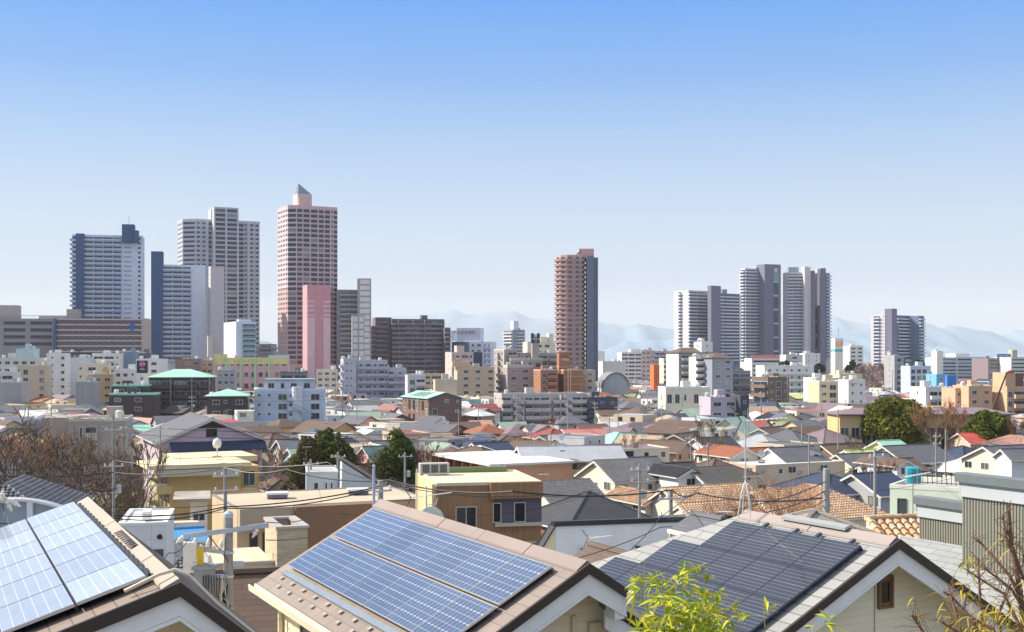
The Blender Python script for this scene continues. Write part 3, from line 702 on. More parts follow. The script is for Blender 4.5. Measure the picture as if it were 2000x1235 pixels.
def inside(p, poly):
    c = False; j = len(poly) - 1
    for i in range(len(poly)):
        if (poly[i][1] > p[1]) != (poly[j][1] > p[1]) and p[0] < (poly[j][0] - poly[i][0]) * (p[1] - poly[i][1]) / (poly[j][1] - poly[i][1]) + poly[i][0]: c = not c
        j = i
    return c
def tilemat(c):
    k = ('tile', c)
    if k not in _mats:
        m, n, L, bs = _new('clay_tile'); bs.inputs['Roughness'].default_value = .55; g = n.new('ShaderNodeNewGeometry'); rp = n.new('ShaderNodeValToRGB'); e = rp.color_ramp.elements
        f = lambda q: rgb4(tuple(x * q for x in c)); v = max(c) / .5
        cs = [(0, f(.75)), (.35, f(1.0)), (.6, f(1.25)), (.8, rgb4(tuple(.5 * x + .16 * v for x in c))), (1, f(.9))]
        while len(e) < len(cs): e.new(.5)
        for el, (q, cc) in zip(e, cs): el.position = q; el.color = cc
        L.new(g.outputs['Random Per Island'], rp.inputs[0]); L.new(_vary(n, L, rp.outputs[0], .12, .6), bs.inputs['Base Color']); _mats[k] = m
    return _mats[k]
def tile_roof(r, c, pu, pv):
    """real half round tiles over every upper face of the roof"""
    for o in [q for q in r.children if q.name.split('.')[0] == 'roof']:
        me = o.data; b = MB()
        for f in me.polygons:
            n = f.normal
            if n.z < .3 or n.z > .995: continue
            t = Vector((-n.y, n.x, 0)).normalized(); u = n.cross(t); P3 = [me.vertices[i].co for i in f.vertices]; o0 = P3[0]
            q2 = [((p - o0).dot(t), (p - o0).dot(u)) for p in P3]; x0, x1 = min(p[0] for p in q2), max(p[0] for p in q2); y0, y1 = min(p[1] for p in q2), max(p[1] for p in q2)
            for j in range(int((y1 - y0) / pv) + 1):
                for i in range(int((x1 - x0) / pu) + 1):
                    x, y = x0 + (i + .5) * pu, y0 + (j + .5) * pv
                    if not inside((x, y), q2): continue
                    i0 = len(b.v)
                    for yy, rr, lift in ((y - pv * .56, pu * .46, .05), (y + pv * .5, pu * .36, .012)):
                        for k in range(5): a = math.pi * k / 4; b.v.append(tuple(o0 + t * (x + rr * math.cos(a)) + u * yy + n * (lift + rr * .62 * math.sin(a))))
                    for k in range(4): b.f.append((i0 + k, i0 + k + 1, i0 + 6 + k, i0 + 5 + k)); b.m.append(0)
                    b.f.append((i0 + 4, i0 + 3, i0 + 2, i0 + 1, i0)); b.m.append(0)
        if b.f: b.build('roof_tile', tilemat(c), o)
def house(x, y, w, dep, kind, wl, rf, zr=7.5, th=26.0, pitch=.45, rt=None, wt=None, ov=.5, px=None, label=None, group=None, seed=0, name='house', nowin=False, fasc=None, base=None, balc=.22, cat='house'):
    rnd = random.Random(seed + int(x * 7) + int(y * 13)); g = gz(x, y) if base is None else base; d = y
    r = thing(name, label or 'tbd', cat, (x, y, g), D2R(th), group, px); H = zr - g
    near = d < 235; wm = wallmat(wl, d, wt); rm = roofmat(rf, d, rt) if kind != 'flat' else None
    trim = paint(fasc or (.62,.60,.56), .6)
    t = pitch; ridge = None
    if kind == 'gx': ze = H - dep / 2 * t
    elif kind == 'gy': ze = H - w / 2 * t
    elif kind == 'hip': ze = H - min(w, dep) / 2 * t
    elif kind == 'shed': ze = H - dep * t * .6
    else: ze = H
    ze = max(ze, 2.2)
    b = MB()
    if kind == 'gx': b.extr([(-dep/2, -1), (dep/2, -1), (dep/2, ze), (0, ze + dep/2*t - .17), (-dep/2, ze)], -w/2, w/2, 'x')
    elif kind == 'gy': b.extr([(-w/2, -1), (w/2, -1), (w/2, ze), (0, ze + w/2*t - .17), (-w/2, ze)][::-1], -dep/2, dep/2, 'y')
    elif kind == 'shed': b.extr([(-dep/2, -1), (dep/2, -1), (dep/2, H - .17), (-dep/2, ze - .1)], -w/2, w/2, 'x')
    else: b.box(-w/2, -dep/2, -1, w/2, dep/2, ze - (.02 if kind == 'hip' else .35))
    b.build('wall', wm, r)
    if kind in ('gx', 'gy'):
        rb, zz = roof_gable(w, dep, ze, t, ov, .16, kind[1]); rb.build('roof', rm, r)
        if d < 270:
            a = (dep if kind == 'gx' else w) / 2; l = (w if kind == 'gx' else dep) / 2 + .45; e = a + ov + .02; zl = ze - (ov + .02) * t; f = MB(); ax = 'x' if kind == 'gx' else 'y'
            pr = [(-e, zl - .08), (-e, zl - .34), (0, zz - .36), (e, zl - .34), (e, zl - .08), (0, zz - .06)]
            f.extr(pr, -l - .05, -l + .003 if False else -l - .002, ax); f.extr(pr, l + .002, l + .05, ax)
            for s in (-1, 1):
                q = (s * (a + ov + .02), s * (a + ov + .14)); q = (min(q), max(q))
                if ax == 'x': f.box(-l, q[0], zl - .16, l, q[1], zl - .02)
                else: f.box(q[0], -l, zl - .16, q[1], l, zl - .02)
            f.build('fascia', trim, r)
            c = MB(); c.extr([(-.16, zz - .03), (0, zz - .10), (.16, zz - .03), (.1, zz + .09), (-.1, zz + .09)], -l, l, ax); c.build('ridge_cap', rm, r)
    elif kind == 'hip':
        rb, zz, ridge = roof_hip(w, dep, ze, t, ov, .16); rb.build('roof', rm, r)
        if d < 270:
            c = MB()
            for p, q in ridge: c.tube((p[0], p[1], p[2] + .02), (q[0], q[1], q[2] + .02), .11, n=5)
            c.build('ridge_cap', rm, r)
            X, Y, z0 = w/2 + ov, dep/2 + ov, ze - ov * t; f = MB()
            f.box(-X - .1, -Y - .1, z0 - .17, X + .1, -Y - .002, z0 - .02); f.box(-X - .1, Y + .002, z0 - .17, X + .1, Y + .1, z0 - .02); f.box(-X - .1, -Y, z0 - .17, -X - .002, Y, z0 - .02); f.box(X + .002, -Y, z0 - .17, X + .1, Y, z0 - .02)
            f.build('gutter', trim, r)
    elif kind == 'shed':
        zl = ze - .6 * t * ov; f = MB(); f.extr([(-dep/2 - ov, zl), (-dep/2 - ov, zl - .16), (dep/2 + ov, H - .16 + ov * .6 * t), (dep/2 + ov, H + ov * .6 * t)][::-1], -w/2 - .4, w/2 + .4, 'x'); f.build('roof', rm, r)
    else:
        b = MB(); b.box(-w/2 - .04, -dep/2 - .04, ze - .346, w/2 + .04, -dep/2 + .16, ze); b.box(-w/2 - .04, dep/2 - .16, ze - .346, w/2 + .04, dep/2 + .04, ze); b.box(-w/2 - .04, -dep/2 + .16, ze - .346, -w/2 + .16, dep/2 - .16, ze); b.box(w/2 - .16, -dep/2 + .16, ze - .346, w/2 + .04, dep/2 - .16, ze)
        b.build('parapet', trim if fasc else wm, r)
        MB().box(-w/2 + .16, -dep/2 + .16, ze - .345, w/2 - .16, dep/2 - .16, ze - .2).build('roof', wall(ROOFC[rf] if isinstance(rf, str) else rf, .85, .12, .4), r)
    if not nowin:
        pool = Pool(r); poly = [(-w/2, -dep/2), (w/2, -dep/2), (w/2, dep/2), (-w/2, dep/2)]; T = D2R(th)
        fr = paint(ALU if rnd.random() < .65 else BRONZE, .4); gl = glass(curtain=.45)
        for i in range(4):
            M, l = fmat(poly[i], poly[(i+1) % 4]); n = Vector((-M[0][1], -M[1][1])); n = Vector((n.x * math.cos(T) - n.y * math.sin(T), n.x * math.sin(T) + n.y * math.cos(T)))
            if n.dot(Vector((-x, -y)).normalized()) < .08: continue
            fls = [ze - 2.35, ze - 5.1] if ze > 4.4 else [max(.9, ze - 1.75)]
            for fi, zf in enumerate(fls):
                if zf < .2: continue
                k = max(1, int(l / 3.0))
                for q in range(k):
                    if rnd.random() < .18: continue
                    big = rnd.random() < .35; a = rnd.choice((1.6, 1.7, 1.2)) if big or rnd.random() < .5 else rnd.choice((.7, .8)); h = 1.15 if a > 1 else .85
                    if big and fi == 1: h = 1.9
                    cx = (q + .5 + rnd.uniform(-.15, .15)) * l / k; a = min(a, l / k * .75)
                    T2 = M @ Matrix.Translation((cx, 0, zf + (.1 if h > 1.5 else .75)))
                    if near: pool.add('window', win_mesh(a, h, fr, gl, 'near'), T2, ('pane', pane_mesh(a, h, gl)))
                    else: pool.add('window', win_mesh(a, h, fr, gl, 'far'), T2)
            if i == 0 and ze > 4.4 and l > 5 and rnd.random() < balc:
                bw = round(l * rnd.uniform(.35, .6), 1); zz2 = ze - 2.7
                pool.add('balcony', balc_mesh(bw, 1.1, 1.05, wm, wm, 'solid'), M @ Matrix.Translation((l * rnd.choice((.3, .68)), 0, zz2)))
        pool.flush()
    if rt == 'k' and d < 260: KAWARA[r] = ROOFC[rf] if isinstance(rf, str) else rf
    foot(x, y, max(w, dep) * .6)
    return r, ze, H
def hs(cx, yr, wpx, dep, kind, wl, rf, zr=7.5, th=None, label=None, **k):
    d = (CZ - zr) * F / (yr - HOR); T = 26 if th is None else th
    w = wpx * d / F / max(.55, math.cos(D2R(T)) if kind != 'gy' else math.cos(D2R(T))) * .94
    x = (cx - 1000) / F * d; y = d
    if kind == 'gy': x -= math.sin(D2R(T)) * dep / 2 * .9; y += math.cos(D2R(T)) * dep / 2
    elif kind == 'flat': y += dep / 2
    r, ze, H = house(x, y, w, dep, kind, wl, rf, zr, T, px=(cx, yr), label=label, **k)
    if not label:
        AUTO.append((r, wl if isinstance(wl, str) else '', rf if isinstance(rf, str) else '', {'gx': 'gabled', 'gy': 'gable fronted', 'hip': 'hipped', 'flat': 'flat', 'shed': 'sloping'}[kind], cx, yr + 8, y))
    return r, ze, H
# ---------------------------------------------------------------- mid distance blocks
def fb(name, label, d, th, pxl, pxr, yt, dep, **k):
    o = flatblock(name, label, d, th, pxl, pxr, yt, dep, **k); T = D2R(th); c = o[0].location
    for s in range(3): foot(c.x + math.cos(T) * o[1] * (s + .5) / 3 - math.sin(T) * dep / 2, c.y + math.sin(T) * o[1] * (s + .5) / 3 + math.cos(T) * dep / 2, max(o[1] / 5, dep * .6))
    return o
def sty(c, bal=None, gl=None, **k): return Sty(wall(WALLC[c] if isinstance(c, str) else c), bal=wall(bal) if bal else None, gl=gl or glass((.03,.04,.055), .25), **k)
def hiproof(root, w, dep, h, c, t=.35, ov=.6):
    b, zr, rd = roof_hip(w, dep, h, t, ov, .2); return b.build('roof', wall(ROOFC[c], .6, .1, .3), root, (w/2, dep/2, ov * t + .21))
# left cluster
fb('apartment_block', 'pale block with a blank panelled top band and an outside stair below', 470, 8, 31, 88, 714, 12, front='.3 w2 .5 D3 S4 D3', st=sty('beige'), cat='apartment block')
fb('building', 'long pale green parapeted building above the outside stair block', 500, 8, -10, 88, 699, 12, front='W1 W1 W1 W1 W1 W1', st=sty((.56,.58,.52)))
fb('building', 'tall narrow white building beside the stair block', 500, 10, 91, 128, 690, 11, front='.5 w1 .8 W1', st=sty('white'))
fb('building', 'blank white windowless building between taller office blocks', 520, 8, 127, 176, 699, 14, front='', st=sty((.62,.63,.66)))
fb('office_block', 'low dark building with a row of small bright windows at the garage foot', 570, 8, 131, 180, 688, 12, front='W1 W1 W1 W1 W1', st=sty('dark', gl=glass((.3,.34,.36), .2)), cat='office building')  # pale glass colour stands for the lit windows
fb('apartment_block', 'white block with recessed balconies below the brown parking garage', 530, 8, 180, 235, 690, 12, front='.3 B3 B3 .3 w1 .4', st=sty('white'), cat='apartment block')
fb('building', 'plain blue grey slab building below the blue P sign', 540, 8, 236, 262, 687, 12, st=sty('slate_blue'))
fb('building', 'small dark building with window bands at the navy slab foot', 560, 6, 262, 292, 690, 12, front='v1 v1', st=sty((.13,.14,.17)))
fb('building', 'wide low white building behind the dark green roofed apartments', 500, 6, 266, 318, 701, 12, front='W1 .5 W1 .5', st=sty('white'))
fb('building', 'cream three storey building with brown window panels', 430, 14, 151, 212, 710, 12, front='w1 .3 W2 .6 w1', left='w1 w1', st=sty('cream'))
fb('building', 'small tan annex with a raking stair wall', 415, 14, 181, 219, 731, 8, front='W1 W1', st=sty('tan'))
fb('building', 'grey low vaulted shed under the cream building', 400, 10, 148, 184, 746, 12, st=sty('grey'))
fb('building', 'small white two storey building with three windows behind dark apartments', 440, 8, 224, 266, 722, 9, front='W1 W1 w1', st=sty('white'))
fb('building', 'flat grey warehouse near the left edge of town', 400, 10, -20, 40, 747, 14, st=sty('grey'))
fb('building', 'rounded pale building at the town edge with one blue window band', 440, 10, -20, 26, 727, 12, front='v1 v1', st=sty('pale_grey'))
fb('building', 'pale blue plant room with louvres above pale green building', 520, 8, 31, 66, 681, 10, st=sty((.40,.52,.56)))
# dark green roofed apartments
DK = (.075, .06, .058)
r, w, h = fb('apartment_block', 'dark brown apartment block with green hipped roof and grey downpipes', 390, 8, 290, 412, 738, 14, front='B3 B3 .3 B3 B3 .3 B3', st=sty(DK, bal=(.09,.072,.07)), parapet=0.05, cat='apartment block'); hiproof(r, w, 14, h, 'mint', .32)
for q in (.02, .36, .70, .98): MB().box(w*q - .12, -1.6, 0, w*q + .12, -1.36, h).build('downpipe', paint((.30,.29,.30)), r)
fb('apartment_block', 'dark brown wing with a mint roof edge and two lit windows', 380, 8, 218, 289, 752, 10, front='.4 W1 .6 W1 .6', st=sty(DK, acc=wall(ROOFC['mint'])), cat='apartment block', roofc=ROOFC['mint'])
fb('apartment_block', 'lower dark brown wing with four paned windows and mint roof edge', 368, 8, 213, 305, 769, 9, front='.3 W1 .9 W1 1.2', nf=4, st=sty(DK, acc=wall(ROOFC['mint'])), cat='apartment block', roofc=ROOFC['mint'])
c = P(267, 705, 384); r = thing('sign_box', 'black rooftop sign with a pink disc logo on the green roofed apartments', 'sign', (c.x, c.y, P(0, 729, 384).z), D2R(8), None, (277, 705))
MB().box(0, 0, 0, 3.3, .8, 3.9).build('panel', paint((.025,.022,.022)), r); b = MB(); b.tube((1.7, -.04, 2.75), (1.7, 0, 2.75), .95, n=20); b.build('disc', paint((.45,.07,.22)), r)
put_text(r, '酒 林', .8, paint((.7,.65,.66)), 1.7, -.06, 2.8); put_text(r, 'BAR', .75, paint((.75,.75,.75)), 1.7, -.02, 1.2)
r, w, h = fb('apartment_block', 'dark brown block of flats under a shallow mint hipped roof', 330, 10, 404, 483, 775, 11, front='.3 W1 w.6 .4 W1 .2', st=sty(DK), parapet=.05, cat='apartment block'); hiproof(r, w, 11, h, 'mint', .3)
# white blue apartments
WB = (.50, .57, .68); s = sty(WB, bal=(.56,.62,.72), acc=wall((.62,.68,.74)))
r, w, h = fb('apartment_block', 'pale blue apartment block with a rounded stair tower and recessed top floor', 340, 6, 497, 632, 760, 14, front='.2 w2 w3 .3 D3 B3 .4 R1 .8 D3 .6', left='w1 w1 w1', st=s, cat='apartment block')
MB().box(w*.13, 2, h, w*.84, 11, h + 2.4).build('roof_box', s.wall, r)
p = Pool(r); M, l = fmat((w*.13, 2), (w*.84, 2)); facade(p, M, l, h, 2.3, 1, '.3 D1 .5 D.6 .5 D1 .5 D1 .2', s); p.flush()
MB().box(w*.12, 1.4, h + 2.402, w*.86, 11.4, h + 2.7).build('roof', wall((.30,.37,.36)), r)
b = MB(); b.lathe([(1.5, 0), (1.5, h + .6)], (w*.62, -.4), 14); b.build('stair_tower', wall((.58,.62,.68)), r)
MB().box(w*.02, -6, 0, w*.38, -.01, 5).build('annex', s.wall, r)
for z in (3.0, 7.2):
    b = MB(); b.extr([(0, z + 1.6), (0, z + 1.4), (5.5, z - 1.0), (5.5, z - .8)][::-1], -2.6, -1.4, 'y')
    o = b.build('stair', wall((.4,.44,.5)), r, (w*.56, 0, 0)); b = MB()
    for k in range(9): b.tube((w*.56 + k*.68, -2.6, z + 1.6 - k*.3), (w*.56 + k*.68, -2.6, z + 2.6 - k*.3), .04, n=4)
    b.tube((w*.56, -2.6, z + 2.6), (w*.56 + 5.5, -2.6, z + .2), .05, n=4); b.build('railing', paint((.06,.09,.1)), r)
# grey stepped apartments
s = sty((.44,.45,.52), bal=(.40,.40,.48))
fb('apartment_block', 'windowed pale slab end of the stepped lilac grey apartments', 500, 14, 671, 696, 701, 12, front='.3 w1 w1 .8', left='w1 C1', st=s, cat='apartment block')
fb('apartment_block', 'stepped lilac grey apartments with projecting balcony stacks', 504, 14, 696.3, 757, 704, 12, front='C3 B2 C2.4 B2 C1', st=s, cat='apartment block')
fb('apartment_block', 'lowest step of the lilac grey apartments with a single sash window', 507, 14, 757.5, 794, 719, 12, front='B1 C2', st=s, cat='apartment block')
# terrace block and lettered towers
TC = (.34,.30,.29); s = sty(TC, bal=(.40,.36,.34), acc=wall((.52,.47,.42)))
fb('apartment_block', 'taupe apartment tower with sunlit ribbed end beside stepped terraces', 530, 24, 986, 1010, 682, 12, front='.3 B1', left='w1 .4 B1 .3 W1 .3 P.3', st=s, cat='apartment block')
fb('apartment_block', 'dark taupe terraced block rising behind trapezoid framed terraces', 545, 14, 1006, 1094, 689, 12, front='D2 .2 B3 .3 B3 .2 B3', st=s, cat='apartment block')
fb('apartment_block', 'middle terrace with pale frame and wide window band', 528, 14, 997, 1060, 699, 8, front='.3 v3 .2 D1 .2', st=s, cat='apartment block', parapet=1.2)
fb('apartment_block', 'lower terrace with a pale trapezoid frame over plain taupe wall', 518, 14, 991, 1042, 713, 8, front='.2 W1 .3 W1 .4', st=s, cat='apartment block', parapet=1.2)
fb('building', 'cream building with roof tanks behind the black lettered sign tower', 580, 12, 1030, 1084, 668, 10, front='.5 .5 W1 W1 .5', st=sty('cream'), boxes=((.5, .8, .2, .7, 2.4, None), (.82, .98, .2, .7, 4, None)))
c = P(1038, 690, 538); r = thing('sign_tower', 'taupe rooftop tower carrying a black H shaped sign with white letters', 'sign', (c.x, c.y, c.z), D2R(12), None, (1046, 650)); z = P(0, 670, 538).z - c.z; z2 = P(0, 651, 538).z - c.z
MB().box(.4, 0, -4, 3.4, 2.4, z).build('pillar', wall(TC), r); b = MB(); b.box(0, -.1, z, 3.8, 1.2, z + 2.3); b.box(0, -.1, z + 2.3, 1.1, 1.2, z2); b.box(2.7, -.1, z + 2.3, 3.8, 1.2, z2); b.build('panel', paint((.018,.018,.02)), r)
MB().box(1.1, .3, z + 2.3, 2.7, .5, z2 - .5).build('backing', paint((.5,.55,.62)), r); put_text(r, 'DESSA', .95, paint((.8,.8,.8)), 1.9, -.12, z + 1.6, sx=1.1); put_text(r, '浦和', .6, paint((.8,.8,.8)), 1.9, -.12, z + .6)
OB = (.34,.16,.085); s = Sty(bricks(OB, .9, .3, .02, .8, .08, 0), bal=wall((.44,.19,.09)), acc=wall((.58,.36,.24)), gl=glass((.03,.04,.05), .2))
fb('apartment_block', 'orange brick block with a steep raked brick roof slope', 505, 16, 1056, 1090, 722, 10, front='.2 D1 B2 .2', left='w1 w1', st=s, cat='apartment block')
r, w, h = fb('apartment_block', 'orange brick block with pale string courses and a twin pale pilaster', 507, 12, 1101, 1140, 722, 12, front='.6 .5 .5 .5 w.5', right='B1', st=s, cat='apartment block')
for k in range(1, 6): MB().box(-.05, -.09, h - k*3.1, w + .05, 0, h - k*3.1 + .3).build('string_course', s.acc, r)
for q in (.18, .30): MB().box(w*q, -.5, 0, w*q + .5, -.1, h).build('pilaster', wall((.66,.45,.28)), r)
MB().box(-3, 1.5, 0, -.01, 9, h - 2).build('stair_hall', wall((.05,.03,.03)), r)
c = P(1092, 720, 512); r = thing('sign_tower', 'orange brick rooftop tower with dark script and white letters', 'sign', (c.x, c.y, c.z), D2R(12), None, (1104, 688)); z2 = P(0, 689, 512).z - c.z
MB().box(0, 0, -3, 4.8, 4, z2).build('tower_wall', s.wall, r); MB().box(-.1, -.1, .5, 4.9, 4.1, .8).build('string_course', s.acc, r)
put_text(r, 'Asahi', 1.2, paint((.04,.03,.05)), 2.6, -.02, z2 - 1.6); put_text(r, '不動産', 1.15, paint((.75,.7,.66)), 2.6, -.02, z2 - 3.0)
fb('building', 'beige low block with one window beside the orange brick block', 515, 12, 1141, 1163, 723, 12, front='.3 W1 .3', right='w1', st=sty('beige'))
CC = (.43,.40,.40); s = Sty(wall(CC, .9, .12, .3), bal=wall((.46,.43,.43)), gl=glass((.04,.05,.07), .3), acc=wall((.48,.46,.45)), bdep=1.5)
r, w, h = fb('apartment_block', 'long concrete apartment block with raking stair walls and pale rounded end', 395, 14, 980, 1146, 769, 11, nf=4, front='B2.2 .5 B2.2 .2 B2 B1.6 B2.2 .5 B1.6 F.2 B1.6 .8 B2.6 B1.2', left='w1 .4 w1', st=s, cat='apartment block')
for q in (.12, .72):
    for k in range(4):
        z = h - .6 - (k + 1) * (h - .6) / 4; b = MB(); b.extr([(0, z + 2.9), (0, z + 1.6), (2.8, z + .2), (2.8, z + 1.5)][::-1], -1.9, -1.6, 'y'); b.build('stair', s.bal, r, (w*q, 0, 0))
# grey block with brown hip roofs
s = sty((.27,.29,.345), bal=(.40,.42,.48), acc=wall((.40,.42,.47)))
r, w, h = fb('apartment_block', 'grey apartment block with stacked white balconies and brown hipped roofs', 545, 26, 1326, 1392, 690, 10, front='.3 B4 B1.5', left='w1 .3 w1 .3', st=s, cat='apartment block', parapet=.05); hiproof(r, w, 10, h, 'brown', .4); MB().box(-.15, .02, 0, -.01, 9.98, h - .1).build('lit_end_wall', wall((.70,.69,.67)), r)  # white end plate beside darkened walls paints the sunlit side
r2, w, h = fb('apartment_block', 'plain grey wing with paired small windows and brown hipped roof', 530, 22, 1391, 1432, 700, 10, front='.2 W1 .3 W1 .2', st=s, cat='apartment block', parapet=.05); hiproof(r2, w, 10, h, 'brown', .4)
fb('apartment_block', 'protruding white balcony stack hung with laundry on the grey block', 536, 22, 1359, 1388, 697, 6, front='B1', st=sty('white'), cat='apartment block', parapet=.05)
fb('apartment_block', 'low dark wing at the end of the brown hipped grey block', 548, 16, 1430, 1466, 724, 9, front='B2 B3', st=sty((.25,.26,.31)), cat='apartment block')
fb('stair_tower', 'white gabled stair tower rising through brown hipped roofs', 550, 26, 1370, 1392, 668, 6, front='.2 w1 .2', left='w1', st=sty('white'), cat='stair tower')
# kindergarten
r, w, h = fb('school', 'pink and yellow kindergarten with mint green piers and green letters', 600, 6, 418, 562, 699, 14, nf=4, front='1 W1 W1 W1 W1 W1 W1 W1 .3 W1 W1', st=sty((.66,.40,.40)), cat='school', parapet=.2)
MB().box(0, -.12, h - 3.2, w, -.002, h + .05).build('frieze', wall((.74,.64,.28)), r); MB().box(0, -.1, h + .06, w*.16, 6, h + 1.8).build('frieze', wall((.74,.64,.28)), r)
for q in (0, .16, .36, .555, .745): MB().box(w*q - .5, -.6, 0, w*q + .5, -.13, h + .2).build('pier', wall((.42,.66,.40)), r)
MB().box(w*.74, 0, h, w, 9, h + 1.3).build('roof', wall((.5,.68,.6)), r); put_text(r, 'はらしん ようちえん', 1.5, paint((.10,.42,.22)), w*.46, -.14, h - 1.6, sx=1.0)
# others in the middle
fb('building', 'grey windowed house block with balconies before the kindergarten', 470, 8, 424, 459, 723, 9, front='W1 W1 W1', st=sty('grey'))
fb('building', 'brown brick building beyond the green hipped roof', 540, 10, 342, 392, 701, 9, front='w1 W1 W1', st=sty((.30,.19,.16)))
fb('building', 'salmon brick building with corner balconies left of the kindergarten', 560, 10, 392, 416, 704, 9, front='B1 W1', st=sty((.52,.32,.24)))
fb('building', 'dark flat roofed building with long window bands', 460, 8, 547, 600, 726, 9, front='v1 v1', st=sty((.16,.16,.18)))
fb('building', 'cream walled shops with wires in front of the pink slab', 560, 8, 618, 659, 722, 9, front='W1 W1 W1', left='w1', st=sty('cream'))
fb('building', 'tall pale apartment house with a stepped balcony top', 400, 10, 796, 831, 733, 9, front='.2 D1 B1.4', left='w1', st=sty((.56,.56,.57)))
fb('building', 'blank beige slab wall building behind the mint gabled hall', 415, 8, 850, 893, 742, 9, st=sty('beige'))
r, w, h = fb('school', 'long beige hall with a raised stair box and roof railings', 520, 8, 893, 966, 717, 14, front='.6 W1 .5 W1 .6 W1', st=sty((.56,.44,.30)), cat='hall')
MB().box(-2, 1, h, w*.34, 9, h + 2.2).build('roof_box', wall((.62,.47,.30)), r)
fb('apartment_block', 'stepped pinkish beige apartments with corner balconies near the white offices', 560, 20, 882, 924, 688, 10, front='w1 B1 .4 v2 W1', left='w1', st=sty((.58,.46,.42)), cat='apartment block', boxes=((.3, .65, .2, .6, 3, None),))
fb('building', 'narrow navy block wedged beside a cream building', 600, 12, 925, 942, 688, 9, st=sty('navy'))
fb('building', 'long low ochre roofed building in front of wide purple apartments', 600, 8, 790, 893, 730, 12, front='v1 v1 v1 v1', st=sty((.55,.42,.26)))
fb('building', 'dark two storey building under the rust hipped roof', 400, 8, 1147, 1206, 776, 9, front='C1 C1 C1', st=sty((.07,.08,.11)))
fb('building', 'cream long clinic with pale blue roof edge', 375, 8, 1300, 1387, 756, 9, nf=2, front='W1 W1 w1 .4 W1 .3 W1', left='w1', st=sty((.62,.62,.50), acc=wall((.66,.72,.74))), roofc=(.6,.66,.68))
fb('building', 'dark charcoal box house with one narrow white lit side', 330, 24, 1446, 1463, 772, 9, left='', front='w1', st=sty((.06,.07,.085)))
fb('building', 'low purple grey flat block behind the charcoal box', 330, 14, 1388, 1440, 776, 8, front='W1 W1', st=sty('lilac'))
fb('apartment_block', 'brown three storey flats with stepped balconies', 420, 22, 1500, 1541, 737, 9, front='w1 D1 w1', left='B1', st=sty((.17,.12,.10)), cat='apartment block')
fb('apartment_block', 'long white two storey corridor building before dark conifers', 520, 10, 1493, 1590, 714, 10, front='.3 C3 C3 C3 .8', left='w1', st=sty('white'), cat='apartment block')
fb('building', 'low white roofed shop row at the park edge', 470, 10, 1588, 1642, 738, 9, front='D1 D1 D1', st=sty('white'))
fb('building', 'yellow two storey house block with white roof band', 430, 12, 1600, 1653, 744, 9, front='W1 D1 W1', right='W1', st=sty((.58,.52,.34), acc=wall(WALLC['white'])))
fb('building', 'pale yellow box with an olive side', 480, 12, 1641, 1684, 731, 9, front='.4 w1 .4', st=sty((.62,.58,.38)))
r, w, h = fb('shop', 'white shop with a small orange wordmark on its fascia', 420, 10, 1657, 1690, 742, 8, front='w1 w1', st=sty('white'), cat='shop'); put_text(r, 'Terrace', 1.0, paint((.75,.17,.06)), w*.3, -.03, h - 1.3)
fb('house', 'bright blue cube house beside a blue roof deck', 470, 14, 1829, 1846, 731, 7, front='.3 W1 .3', st=sty((.16,.42,.72)), cat='house'); fb('building', 'blue tarpaulin covered roof deck box', 480, 14, 1850, 1868, 733, 7, st=sty((.05,.22,.60)))
fb('apartment_block', 'white two storey apartments with pale blue balconies', 385, 14, 1808, 1866, 756, 9, front='.4 B1 B1 B1', left='w1', st=sty((.62,.66,.68)), cat='apartment block')
s = Sty(wall((.56,.37,.24)), bal=wall((.55,.38,.25)), gl=glass((.05,.06,.06), .3), wstyle='far', bdep=1.4)
fb('apartment_block', 'tan apartment block with square bay windows beside the crane', 355, 6, 1892, 1938, 754, 10, front='.2 W1 .5 W1 .2', left='', st=s, cat='apartment block'); fb('apartment_block', 'lower tan block with two small corner windows', 360, 6, 1866, 1891.5, 758, 9, front='W1 .4', st=s, cat='apartment block')
fb('apartment_block', 'dark brown recessed block right of the bay windows', 366, 6, 1938.5, 1966, 756, 10, front='B1 w1', st=sty((.15,.10,.085)), cat='apartment block')
r, w, h = fb('apartment_block', 'beige apartment block with deep balconies at the edge of town', 352, 4, 1967, 2050, 755, 12, front='D1 B3 B3', st=s, cat='apartment block')
MB().box(0, 1, h, w*.42, 9, h + 3.9).build('roof_box', s.wall, r); MB().box(w*.24, .9, h + .01, w*.42, 1, h + 3.7).build('facade_panel', wall((.16,.10,.09)), r)
fb('building', 'grey stepped house with an outside stair below the short tower', 600, 20, 1747, 1765, 694, 8, front='.3 D1 .3', left='w1', st=sty('grey')); fb('building', 'dark glass fronted building below the short tower', 620, 10, 1765, 1794, 706, 8, front='v1 v1 v1', st=sty((.10,.12,.15)))
fb('building', 'pale two storey building with white columns in front of a conifer', 560, 10, 1778, 1818, 715, 9, front='D1 D1 D1 .6', st=sty('pale_blue'))
# far shops
r, w, h = fb('store', 'wide white and blue shopping centre near the horizon', 1050, 4, 1838, 1930, 698, 40, front='v1 v1 v1', st=sty((.40,.50,.62)), cat='store', boxes=((.35, .65, .1, .6, 3, wall(WALLC['white'])),))
r, w, h = fb('store', 'home centre with a blue roof sign in white katakana', 1000, 4, 1930, 1976, 700, 30, front='v1', st=sty((.22,.17,.19)), cat='store'); MB().box(w*.38, -.3, h - .5, w*.97, .3, h + 3.6).build('sign', paint((.05,.20,.38)), r); put_text(r, 'コーナン', 3.1, paint((.8,.8,.8)), w*.70, -.4, h + 1.5)
fb('parking_garage', 'pale grey parking deck beyond the blue katakana sign', 980, 4, 1975, 2060, 698, 30, front='v1 v1 v1', st=sty('pale_grey'), cat='garage'); fb('building', 'small tan tower block above the pale parking deck', 1100, 4, 1977, 1987, 684, 8, st=sty('beige'))
